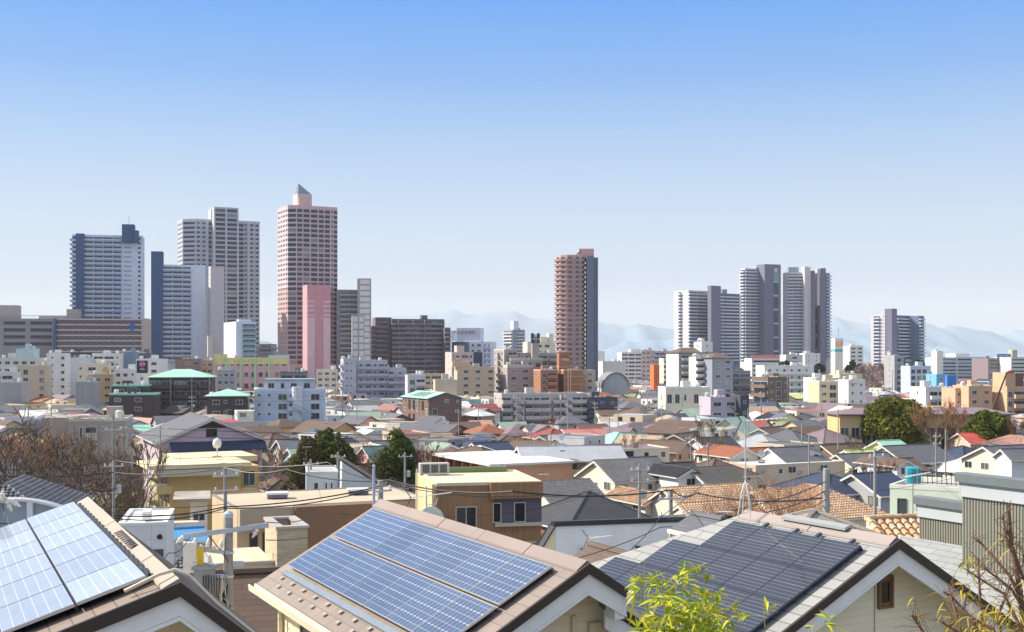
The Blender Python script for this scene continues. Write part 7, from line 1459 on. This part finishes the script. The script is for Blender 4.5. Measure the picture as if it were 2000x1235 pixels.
b = MB(); b.lathe([(.01, 0), (.2, .03), (.34, .12), (.33, .14), (.2, .06), (.01, .04)], n=18); link('dish', b.mesh('dish', paint((.50,.58,.56))), r, mat=Matrix.Translation((.1, -.25, .9)) @ Matrix.Rotation(D2R(70), 4, 'X'))
d = 52; c = P(1166, 1085, d); r = thing('tv_antenna', 'small white comb antenna against the white sided house', 'antenna', (c.x, c.y, c.z - .6), D2R(12), None, (1170, 1045)); ht = P(1166, 1046, d).z - c.z + .6; MB().tube((0, 0, 0), (0, 0, ht), .018, n=5).build('mast', WHP, r); yagi(r, 1.0, 12, (-.3, 0, ht - .1), 4, 4, True, .22, .012)
d = 88; c = P(1783, 985, d); r = thing('tv_antenna', 'rusty mast antenna before the pale green house windows', 'antenna', (c.x, c.y, c.z), D2R(10), None, (1783, 940)); ht = P(1783, 930, d).z - c.z; MB().tube((0, 0, -3), (0, 0, ht), .035, n=5).build('mast', paint((.30,.20,.13)), r); yagi(r, 2.0, 14, (-.6, 0, ht - .05), 4, 8, False, .4, .025)
def dish(px, yc, d, rad, label, hp=1.6):
    c = P(px, yc, d); r = thing('satellite_dish', label, 'satellite dish', (c.x, c.y, c.z - hp), 0, None, (px, yc)); MB().tube((0, .1, 0), (0, .1, hp), .05 * rad / .5, n=6).build('mast', WHP, r); MB().box(-.4, -.3, -.1, .4, .5, .15).build('base', paint(CONC), r)
    b = MB(); b.lathe([(.01, 0), (rad*.5, rad*.06), (rad, rad*.28), (rad*.97, rad*.3), (rad*.5, rad*.1), (.01, rad*.05)], n=20); link('reflector', b.mesh('reflector', paint((.66,.67,.66))), r, mat=Matrix.Translation((0, 0, hp)) @ Matrix.Rotation(D2R(72), 4, 'X') @ Matrix.Rotation(0, 4, 'Z'))
    b = MB(); b.path([(0, -.1, hp - rad*.9), (0, -rad*.8, hp - rad*.3), (0, -rad*.85, hp)], .025, 5); b.build('feed_arm', GLV, r)
dish(1098, 855, 186, .52, 'white satellite dish on a tall stem before the pink house', 2.0); dish(979, 916, 150, .62, 'pale satellite dish at the end of the salmon flats', 1.6); dish(1487, 886, 150, .40, 'small white dish on the long white flat roof', 1.1); dish(637, 817, 200, .3, 'tiny dish on the tan twin gabled roof', .8); dish(867, 817, 250, .35, 'small dish beside the mint gabled hall', 1.0)
rn = random.Random(77)
for i, (px, y, d, lab) in enumerate(((352, 885, 150, 'brown mast antenna at the dark evergreen'), (598, 872, 165, 'rusty cross antenna before the brownish tree'), (1700, 905, 130, 'thin antenna on the brown gabled roof'), (1060, 925, 140, 'thin antenna above the pantiled hip'), (905, 850, 200, 'thin antenna over the peach gable'), (1330, 835, 230, 'antenna above the cream modern house'), (1530, 835, 235, 'antenna over the slate white house'), (760, 815, 250, 'antenna on the cream flat house'), (445, 800, 260, 'antenna on the pantiled cream houses'), (1480, 745, 350, 'antenna by the white brown roofed house'), (1612, 830, 230, 'antenna on the tan mauve hip'), (125, 775, 350, 'antenna on the blue walled house'), (695, 750, 340, 'antenna on the first white hipped house'), (1240, 740, 400, 'antenna on the cream gable house'), (1810, 755, 380, 'antenna on charcoal hipped house'), (1945, 865, 180, 'antenna beside the grey dormer'))):
    c = P(px, y, d); r = thing('tv_antenna', lab, 'antenna', (c.x, c.y, c.z - 2.2), rn.uniform(-.6, .6), None, (px, y)); MB().tube((0, 0, 0), (0, 0, 2.2), .03, n=4).build('mast', paint((.32,.28,.25)), r); yagi(r, 1.1, 7, (-.4, 0, 2.1), rn.uniform(-40, 40), 0, False, .5, .022)
# ---------------------------------------------------------------- crane, cars, vending sign
d = 330; a, c2 = P(1934, 812, d), P(1966, 729, d); r = thing('crane', 'brown crane boom with a red tip leaning beside the bay windowed tan block', 'crane', (a.x, a.y, 0), 0, None, (1950, 770)); z = a.z
b = MB(); e = (c2.x - a.x, 0, c2.z); b.path([(-1.5, 0, 2.2), (a.x - a.x, 0, z), (e[0]*.55, 0, z + (e[2]-z)*.55)], [.42, .40, .36], 4); b.path([(e[0]*.5, 0, z + (e[2]-z)*.5), e], [.27, .24], 4); b.build('boom', paint((.10,.055,.04), .5), r)
b = MB(); b.path([e, (e[0] + .9, 0, e[2] + .5), (e[0] + 1.9, 0, e[2] + .1)], [.35, .45, .2], 5); b.build('boom_tip', paint((.45,.05,.03), .5), r); MB().box(-4, -1.2, .6, 2.5, 1.2, 1.7).box(1.0, -1.1, 1.7, 2.4, 1.1, 3.0).build('carrier', paint((.55,.35,.05)), r)
for x in (-3, -1.4, 1.4): MB().tube((x, -1.3, .5), (x, 1.3, .5), .5, n=12).build('wheel', paint((.03,.03,.03)), r)
c = P(1902, 815, 285); r = thing('banner_flag', 'green and white striped banner flag by the station wall', 'flag', (c.x, c.y, 0), .4, None, (1902, 808)); MB().tube((0, 0, 0), (0, 0, c.z + 1.6), .05, n=5).build('pole', GLV, r)
for k in range(4): MB().box(.05 + k*.1, -.02, c.z - .2 + k*.42, 1.1 + k*.12, .02, c.z + .2 + k*.42).build('cloth', paint((.05,.42,.22) if k % 2 else (.7,.7,.68)), r)
def car(px, y, d, col, rz, label):
    c = P(px, y, d); r = thing('parked_car', label, 'car', (c.x, c.y, gz(c.x, c.y) + .03), D2R(rz), None, (px, y)); m = paint(col, .25); b = MB()
    b.extr([(-2.0, .3), (2.0, .3), (2.05, .75), (1.3, .92), (.75, 1.42), (-1.2, 1.45), (-1.85, .95), (-2.05, .8)][::-1], -.8, .8, 'y'); b.build('body', m, r)
    b = MB(); b.extr([(1.22, .95), (.75, 1.36), (-1.15, 1.38), (-1.7, .96)], -.815, .815, 'y'); b.build('window', paint((.02,.025,.03), .1), r)
    for x in (-1.25, 1.25):
        for s in (-1, 1): MB().tube((x, s*.62, .32), (x, s*.84, .32), .32, n=12).build('wheel', paint((.02,.02,.02)), r)
for k in ((642, 766, 345, (.7,.7,.7), 70, 'white car on the street beside the blue flats'), (1152, 820, 305, (.7,.7,.7), 10, 'white car parked by the dark flats'), (1146, 826, 300, (.5,.05,.04), 10, 'red car parked by the dark flats'), (1683, 776, 330, (.7,.7,.7), 20, 'white van like car before the lime roofed house'), (655, 912, 122, (.12,.13,.15), 20, 'dark car behind the pale sided house'), (1250, 818, 300, (.65,.66,.68), 15, 'silver car beside the taupe box house')): car(*k)
# ---------------------------------------------------------------- bamboo and cut branches close by
BL = leafmat((.66,.58,.06), (.20,.36,.03), .45); BY = leafmat((.62,.46,.08), (.45,.42,.06), .5); STEM = wall((.34,.34,.10), .6, .2, 3)
def blade(b, p, d, ln, w, droop, rnd):
    """one narrow leaf, folded along its middle and bending down"""
    d = Vector(d).normalized(); s = d.cross(Vector((0, 0, 1))); s = s.normalized() if s.length > .01 else Vector((1, 0, 0)); n = s.cross(d); a = rnd.uniform(-1, 1); s = (s * math.cos(a) + n * math.sin(a)); i = len(b.v); k = 5
    for j in range(k):
        t = j / (k - 1); c = Vector(p) + d * ln * t + Vector((0, 0, -droop * ln * t * t)); ww = w * (math.sin(math.pi * min(1, t * .92 + .08)) ** .8 + .02)
        b.v += [tuple(c - s * ww), tuple(c + Vector((0, 0, -ww * .35))), tuple(c + s * ww)]
    for j in range(k - 1):
        for q in (0, 1): a_ = i + j * 3 + q; b.f.append((a_, a_ + 1, a_ + 4, a_ + 3)); b.m.append(0)
rb = random.Random(12)
r = thing('bamboo', 'sunlit yellow green bamboo clump in front of the dark striped panels', 'bamboo', (P(1370, 1300, 11).x, 11, gz(0, 11)), 0, None, (1370, 1170)); base = r.location
lf = MB(); st = MB()
tips = [(1258, 1096, 11, 1), (1262, 1150, 10.8, .9), (1290, 1132, 11.2, .9), (1318, 1128, 11, 1.1), (1335, 1122, 11.3, 1), (1352, 1150, 10.9, 1), (1378, 1122, 11.4, .9), (1392, 1150, 11, 1), (1405, 1168, 11.2, .9), (1300, 1165, 10.6, 1.1), (1340, 1175, 10.6, 1.1), (1372, 1185, 10.7, 1.1), (1275, 1185, 10.7, 1), (1410, 1200, 10.8, .8), (1320, 1200, 10.5, 1.1), (1360, 1215, 10.5, 1.1), (1390, 1222, 10.5, 1), (1250, 1205, 10.9, .8), (1300, 1225, 10.4, 1), (1490, 1180, 10.6, .55), (1442, 1215, 10.6, .5), (1285, 1205, 10.5, 1), (1345, 1195, 10.5, 1), (1375, 1160, 11, 1), (1310, 1150, 10.9, 1), (1330, 1235, 10.4, 1.1), (1270, 1235, 10.5, 1), (1400, 1240, 10.5, 1), (1590, 1222, 10.2, .35), (1620, 1205, 10.2, .4)]
for px, y, d, q in tips:
    t = P(px, y, d) - base; root = t + Vector((rb.uniform(-.25, .25), rb.uniform(-.15, .15), -1.6)); mid = root.lerp(t, .6) + Vector((rb.uniform(-.06, .06), 0, .05)); st.path([root, mid, t], [.007, .005, .0025], 5)
    for k in range(int(15 * q)):
        u = rb.random() ** .7; p = (mid.lerp(t, u) if rb.random() < .75 else root.lerp(mid, .5 + u / 2)); bd = Vector((rb.uniform(-1, 1), rb.uniform(-1, 1), rb.uniform(0, .8))).normalized(); e = p + bd * rb.uniform(.03, .12); st.path([p, e], [.002, .0015], 3)
        for j in range(rb.randint(3, 6)): dd = (bd + Vector((rb.uniform(-.9, .9), rb.uniform(-.9, .9), rb.uniform(-.5, .5)))).normalized(); blade(lf, e, dd, rb.uniform(.10, .21), rb.uniform(.009, .0155), rb.uniform(.1, .7), rb)
st.build('stem', STEM, r); lf.build('foliage', BL, r)
r = thing('cut_shrub', 'pruned brown shrub with bare stubs and dry yellow leaves before the olive wall', 'shrub', (P(1970, 1300, 8).x, 8, gz(0, 8)), 0, None, (1960, 1150)); base = r.location; BRN = bark((.20,.115,.07)); st = MB(); lf = MB(); tw = MB()
def stem(ps, r0, r1): q = [P(*p) - base for p in ps]; st.path(q, [r0 + (r1 - r0) * k / (len(q) - 1) for k in range(len(q))], 7); return q
main = [[(2010, 1330, 8), (1992, 1150, 8), (1976, 1070, 8), (1970, 985, 8)], [(1976, 1075, 8), (1965, 1050, 8), (1958, 1005, 8)], [(1990, 1160, 8), (1972, 1125, 8), (1915, 1060, 8.1), (1905, 1055, 8.1)], [(2000, 1240, 7.8), (1960, 1160, 7.9), (1890, 1115, 8)], [(2012, 1210, 8), (1975, 1150, 8), (1920, 1108, 8)], [(1925, 1300, 8.2), (1915, 1180, 8.2), (1910, 1090, 8.2)], [(1930, 1290, 8.1), (1900, 1210, 8.1), (1862, 1170, 8.2), (1842, 1155, 8.2)], [(1985, 1330, 7.7), (1940, 1230, 7.8), (1870, 1190, 7.9)], [(2015, 1160, 8), (1995, 1120, 8), (1968, 1038, 8)], [(1940, 1300, 8), (1880, 1240, 8), (1838, 1215, 8)], [(2000, 1100, 8), (2012, 1050, 8)], [(1890, 1300, 8), (1872, 1215, 8.1), (1850, 1140, 8.2)], [(1960, 1300, 8), (1950, 1200, 8), (1975, 1140, 8)], [(1850, 1290, 8.3), (1800, 1230, 8.4), (1780, 1200, 8.4)]]
for i, ps in enumerate(main):
    q = stem(ps, .022 if i == 0 else .014, .009 if i == 0 else .006)
    for k in range(26):
        j = rb.randrange(len(q) - 1); p = q[j].lerp(q[j+1], rb.random()); dd = Vector((rb.uniform(-1, 1), rb.uniform(-.6, .6), rb.uniform(-.2, 1))).normalized(); l = rb.uniform(.03, .11) if i < 3 else rb.uniform(.06, .22); m = p + dd * l * .5 + Vector((rb.uniform(-.02, .02), 0, rb.uniform(0, .02))); e = p + dd * l; tw.path([p, m, e], [.003, .002, .0012], 4)
        if i > 2 and rb.random() < .35: blade(lf, e, (rb.uniform(-1, 1), rb.uniform(-1, 1), rb.uniform(-.6, .4)), rb.uniform(.04, .08), rb.uniform(.004, .007), rb.uniform(.2, .9), rb)
for k in range(130): p = P(rb.uniform(1895, 2010), rb.uniform(1195, 1260), rb.uniform(7.6, 8.2)) - base; blade(lf, p, (rb.uniform(-1, .8), rb.uniform(-.5, .5), rb.uniform(.1, 1.4)), rb.uniform(.08, .22), rb.uniform(.004, .007), rb.uniform(.2, 1.2), rb)
for px, y in ((1958, 1062), (1955, 1066), (1962, 1060), (1950, 1064)): p = P(px, y, 8) - base; blade(lf, p, (rb.uniform(-1, .6), 0, .1), .13, .009, 1.0, rb)
for px, y in ((1893, 1098), (1900, 1095), (1888, 1102), (1880, 1148), (1888, 1160), (1870, 1218), (1862, 1205), (1850, 1225)):
    for k in range(5): p = P(px + rb.uniform(-6, 6), y + rb.uniform(-6, 6), 8.1) - base; blade(lf, p, (rb.uniform(-1, 1), rb.uniform(-1, 1), rb.uniform(-.6, .6)), rb.uniform(.05, .09), .008, .6, rb)
st.build('stem', BRN, r); tw.build('twigs', BRN, r); lf.build('foliage', BY, r)
# ---------------------------------------------------------------- infill houses behind the ones placed by eye
FN = [np.array([f[0] for f in FOOT]), np.array([f[1] for f in FOOT]), np.array([f[2] for f in FOOT])]
def clear(x, y, r):
    return not np.any((FN[0] - x) ** 2 + (FN[1] - y) ** 2 < (FN[2] + r) ** 2 * 1.05)
rf_ = random.Random(2024)
WL = ['white','white','white','white','cream','cream','cream','beige','pale_grey','pale_blue','taupe','pink','yellow','lilac','grey','peach']; RL = ['slate'] * 9 + ['charcoal'] * 4 + ['brown'] * 5 + ['mauve'] * 3 + ['pale_grey'] * 4 + ['tan'] * 2 + ['navy', 'navy', 'sage', 'salmon', 'teal', 'maroon', 'white', 'white', 'olive', 'red']
KEEP = [(965,1146,828,395),(208,414,806,366),(402,485,806,330),(490,634,822,340),(668,796,768,500),(800,918,834,350),(985,1100,764,515),(1050,1145,768,505),(1308,1466,752,528),(1490,1592,742,520),(1495,1545,768,420),(1866,2010,800,350),(416,562,738,600),
 (1300,1387,782,375),(150,214,746,430),(30,90,758,470),(90,250,872,210),(91,236,738,520),(1672,1815,880,260),(1883,1982,862,253),(1640,1975,824,262),(885,968,762,520),(794,834,775,400),(848,895,770,415),(1145,1208,812,400),(1743,1796,728,600),(1826,1870,742,470)]
def hides(px, y, w):
    top = HOR + (CZ - 7.8) * F / y; hw = w * .6 * F / y
    return any(a - hw < px < b + hw and y < d and top < yb - 3 for a, b, yb, d in KEEP)
spots = []
for i in range(16000):
    y = 205 + 640 * rf_.random() ** 1.0; px = rf_.uniform(-20, 2020); x = (px - 1000) / F * y; w = rf_.uniform(6.5, 10)
    if hides(px, y, w) or not clear(x, y, w * .5): continue
    spots.append((y, x, px, w)); FN = [np.append(FN[0], x), np.append(FN[1], y), np.append(FN[2], w * .5)]
spots.sort(); n_house = sum(1 for o, _ in THINGS if o.get('category') == 'house'); merged = {}
def infill(i, y, x, px, w):
    zr = rf_.choice((6.2, 6.6, 7, 7.2, 7.5, 7.8)); kd = rf_.choice(('hip', 'hip', 'gx', 'gx', 'gy', 'flat')); wl, rf = rf_.choice(WL), rf_.choice(RL)
    r, ze, H = house(x, y, w, rf_.uniform(6.5, 9), kd, wl, rf, zr, rf_.choice((26, 24, 20, 28, 14, -62, -30, -36, -40)), px=(px, HOR + (CZ - zr) * F / y), seed=i); return r, wl, rf, kd, zr
NI = max(0, 305 - n_house)
for i, (y, x, px, w) in enumerate(spots[:NI]):
    r, wl, rf, kd, zr = infill(i, y, x, px, w); AUTO.append((r, wl, rf, {'gx': 'gabled', 'gy': 'gable fronted', 'hip': 'hipped', 'flat': 'flat'}[kd], px, HOR + (CZ - zr) * F / y + 4, y))
b = MB(); mats = []
def mi(m):
    if m not in mats: mats.append(m)
    return mats.index(m)
def put(o, T, k):
    n0 = len(b.v); b.v.extend(tuple(T @ Vector(v)) for v in o.v); b.f.extend(tuple(n0 + q for q in f) for f in o.f); b.m.extend([k] * len(o.f))
for y, x, px, w in spots[NI:]:      # the rest, farther off than those, as one mass
    dep = rf_.uniform(6.5, 9); H = rf_.choice((6.2, 6.6, 7, 7.5, 7.8)); T = Matrix.Translation((x, y, gz(x, y))) @ Matrix.Rotation(D2R(rf_.choice((26, 24, 20, 28, 14, -62, -30, -36, -40))), 4, 'Z'); kd = rf_.choice(('hip', 'gx', 'gx', 'gy', 'flat'))
    ze = H - {'hip': min(w, dep), 'gx': dep, 'gy': w, 'flat': 0}[kd] / 2 * .45; wm = mi(wall(WALLC[rf_.choice(WL)])); rm = mi(wall(ROOFC[rf_.choice(RL)], .7, .12, .5)); o = MB()
    if kd == 'gx': o.extr([(-dep/2, 0), (dep/2, 0), (dep/2, ze), (0, H - .17), (-dep/2, ze)], -w/2, w/2, 'x')
    elif kd == 'gy': o.extr([(-w/2, 0), (w/2, 0), (w/2, ze), (0, H - .17), (-w/2, ze)][::-1], -dep/2, dep/2, 'y')
    else: o.box(-w/2, -dep/2, 0, w/2, dep/2, ze - .05)
    put(o, T, wm)
    ro = roof_hip(w, dep, ze, .45, .5, .16)[0] if kd == 'hip' else roof_gable(w, dep, ze, .45, .5, .16, kd[1])[0] if kd != 'flat' else MB().box(-w/2, -dep/2, ze - .04, w/2, dep/2, ze)
    put(ro, T, rm); o = MB(); g = mi(glass((.03,.035,.045), 0))
    for zf in (ze - 1.7, ze - 4.4):
        for q in range(2):
            c = (q + rf_.uniform(.3, .7)) * w / 2 - w/2; o.box(c - .7, -dep/2 - .04, zf, c + .7, -dep/2, zf + 1.1); c = (q + .5) * dep / 2 - dep/2; o.box(-w/2 - .04, c - .5, zf, -w/2, c + .5, zf + 1)
    put(o, T, g)
if b.f:
    o = b.build('distant_houses', mats); o['kind'] = 'stuff'; o['label'] = 'mass of small distant houses filling the town below the towers'
# ---------------------------------------------------------------- labels for the houses, by colour and by what they stand near
LM = [(744+1000, 830, 'the largest round evergreen'), (1931, 835, 'the smaller round evergreen'), (1138, 860, 'the pink house'), (1420, 845, 'the steep mint gable'), (1055, 800, 'the concrete apartments'), (865, 800, 'the mint gabled hall'), (560, 790, 'the pale blue apartments'), (350, 770, 'the dark green roofed apartments'), (443, 790, 'the dark flats with mint hip'), (650, 870, 'the dark evergreen'), (773, 870, 'the domed evergreen'), (400, 850, 'the large lilac gable'), (190, 845, 'the taupe flats'), (50, 740, 'the outside stair block'), (180, 735, 'the cream panelled block'), (490, 720, 'the kindergarten'), (725, 740, 'the stepped lilac flats'), (930, 725, 'the long beige hall'), (1030, 720, 'the stepped terraces'), (1105, 740, 'the orange brick block'), (1203, 740, 'the vaulted hall'), (1175, 785, 'the rust hipped house'), (1345, 765, 'the cream clinic'), (1400, 720, 'the grey balconied block'), (1540, 730, 'the long corridor building'), (1520, 755, 'the brown flats'), (1454, 785, 'the charcoal box house'), (1563, 785, 'the green gabled tan house'), (1510, 815, 'the red roofed house'), (1488, 835, 'the blue tin roof'), (1627, 755, 'the yellow block'), (1700, 760, 'the lime roofed house'), (1836, 745, 'the bright blue cube house'), (1837, 770, 'the white balconied apartments'), (1915, 780, 'the bay windowed tan block'), (1990, 770, 'the beige corner apartments'), (1800, 810, 'the mauve roofed station'), (1680, 705, 'the purple park trees'), (1880, 700, 'the shopping centre'), (84, 815, 'the long red roof'), (36, 860, 'the salmon pantile hip'), (925, 900, 'the salmon flats'), (1108, 900, 'the yellow corridor flats'), (1150, 990, 'the brick house'), (400, 930, 'the ochre flats'), (950, 1000, 'the brown board flats'), (630, 940, 'the pale sided house'), (1810, 970, 'the pale green house'), (1400, 960, 'the orange pantiles'), (1540, 900, 'the long white slab roof'), (1012, 845, 'the mauve hipped yellow house'), (1366, 840, 'the maroon hipped yellow house'), (1760, 770, 'the beige slate house'), (1965, 880, 'the grey dormer'), (1614, 960, 'the thick concrete pole'), (800, 740, 'the tall pale apartment house'), (1000, 860, 'the white dish')]
RW = dict(tan='tan brown', pale_grey='pale grey', navy='navy', mint='mint green', rose='rose red', blue='bright blue', salmon='salmon', slate='slate grey'); used = set()
BIG = dict(gx='long', hip='square')
def rel(px, py, l):
    dx, dy = px - l[0], py - l[1]
    return ('above' if dy < 0 else 'below') if abs(dy) > abs(dx) * .7 else 'beside'
for o, wl, rf, kd, px, py, y in AUTO:
    wl = wl.replace('_', ' '); r_ = RW.get(rf, rf.replace('_', ' ')); near = sorted(LM, key=lambda l: (l[0] - px) ** 2 + ((l[1] - py) * 1.8) ** 2)
    head = f'{wl} house' if wl else 'house'
    mid = f'with a flat {r_} roof' if kd == 'flat' else f'with a {r_} {kd} roof' if kd != 'gable fronted' else f'with {r_} roofed front gable'
    opts = []
    for a in near[:3]:
        opts.append(f'{head} {mid}, {rel(px, py, a)} {a[2]}')
    for i_ in range(3):
        for j_ in range(i_ + 1, 4):
            a, b_ = near[i_], near[j_]; opts.append(f'{head} {mid}, between {a[2]} and {b_[2]}'.replace('with a ', 'with '))
    for a in near[:3]:
        for q in ('left of' if px < a[0] else 'right of', 'further behind', 'just in front of', 'a little away from'): opts.append(f'{head} {mid}, {q} {a[2]}')
    opts = [q for q in opts if len(q.replace('-', ' ').split()) <= 16]
    lab = next((q for q in opts if q not in used), None)
    if lab is None: lab = opts[0]; print('DUP', lab)
    used.add(lab); o['label'] = lab
for o, px in THINGS:
    if o.get('label') == 'tbd': print('TBD', o.name)
hz = MB().box(-11500, -40, -3, 11500, 12500, 560)
def haze():
    m = bpy.data.materials.new('haze_air'); m.use_nodes = True; n = m.node_tree.nodes
    n.remove(n['Principled BSDF']); v = n.new('ShaderNodeVolumePrincipled')
    v.inputs['Color'].default_value = HAZE_COL; v.inputs['Density'].default_value = HAZE
    v.inputs['Anisotropy'].default_value = 0.0
    m.node_tree.links.new(v.outputs[0], n['Material Output'].inputs['Volume'])
    o = hz.build('haze', m); o['kind'] = 'stuff'
HAZE = 0.5e-4; HAZE_COL = (.96, .98, 1.0, 1)
haze()
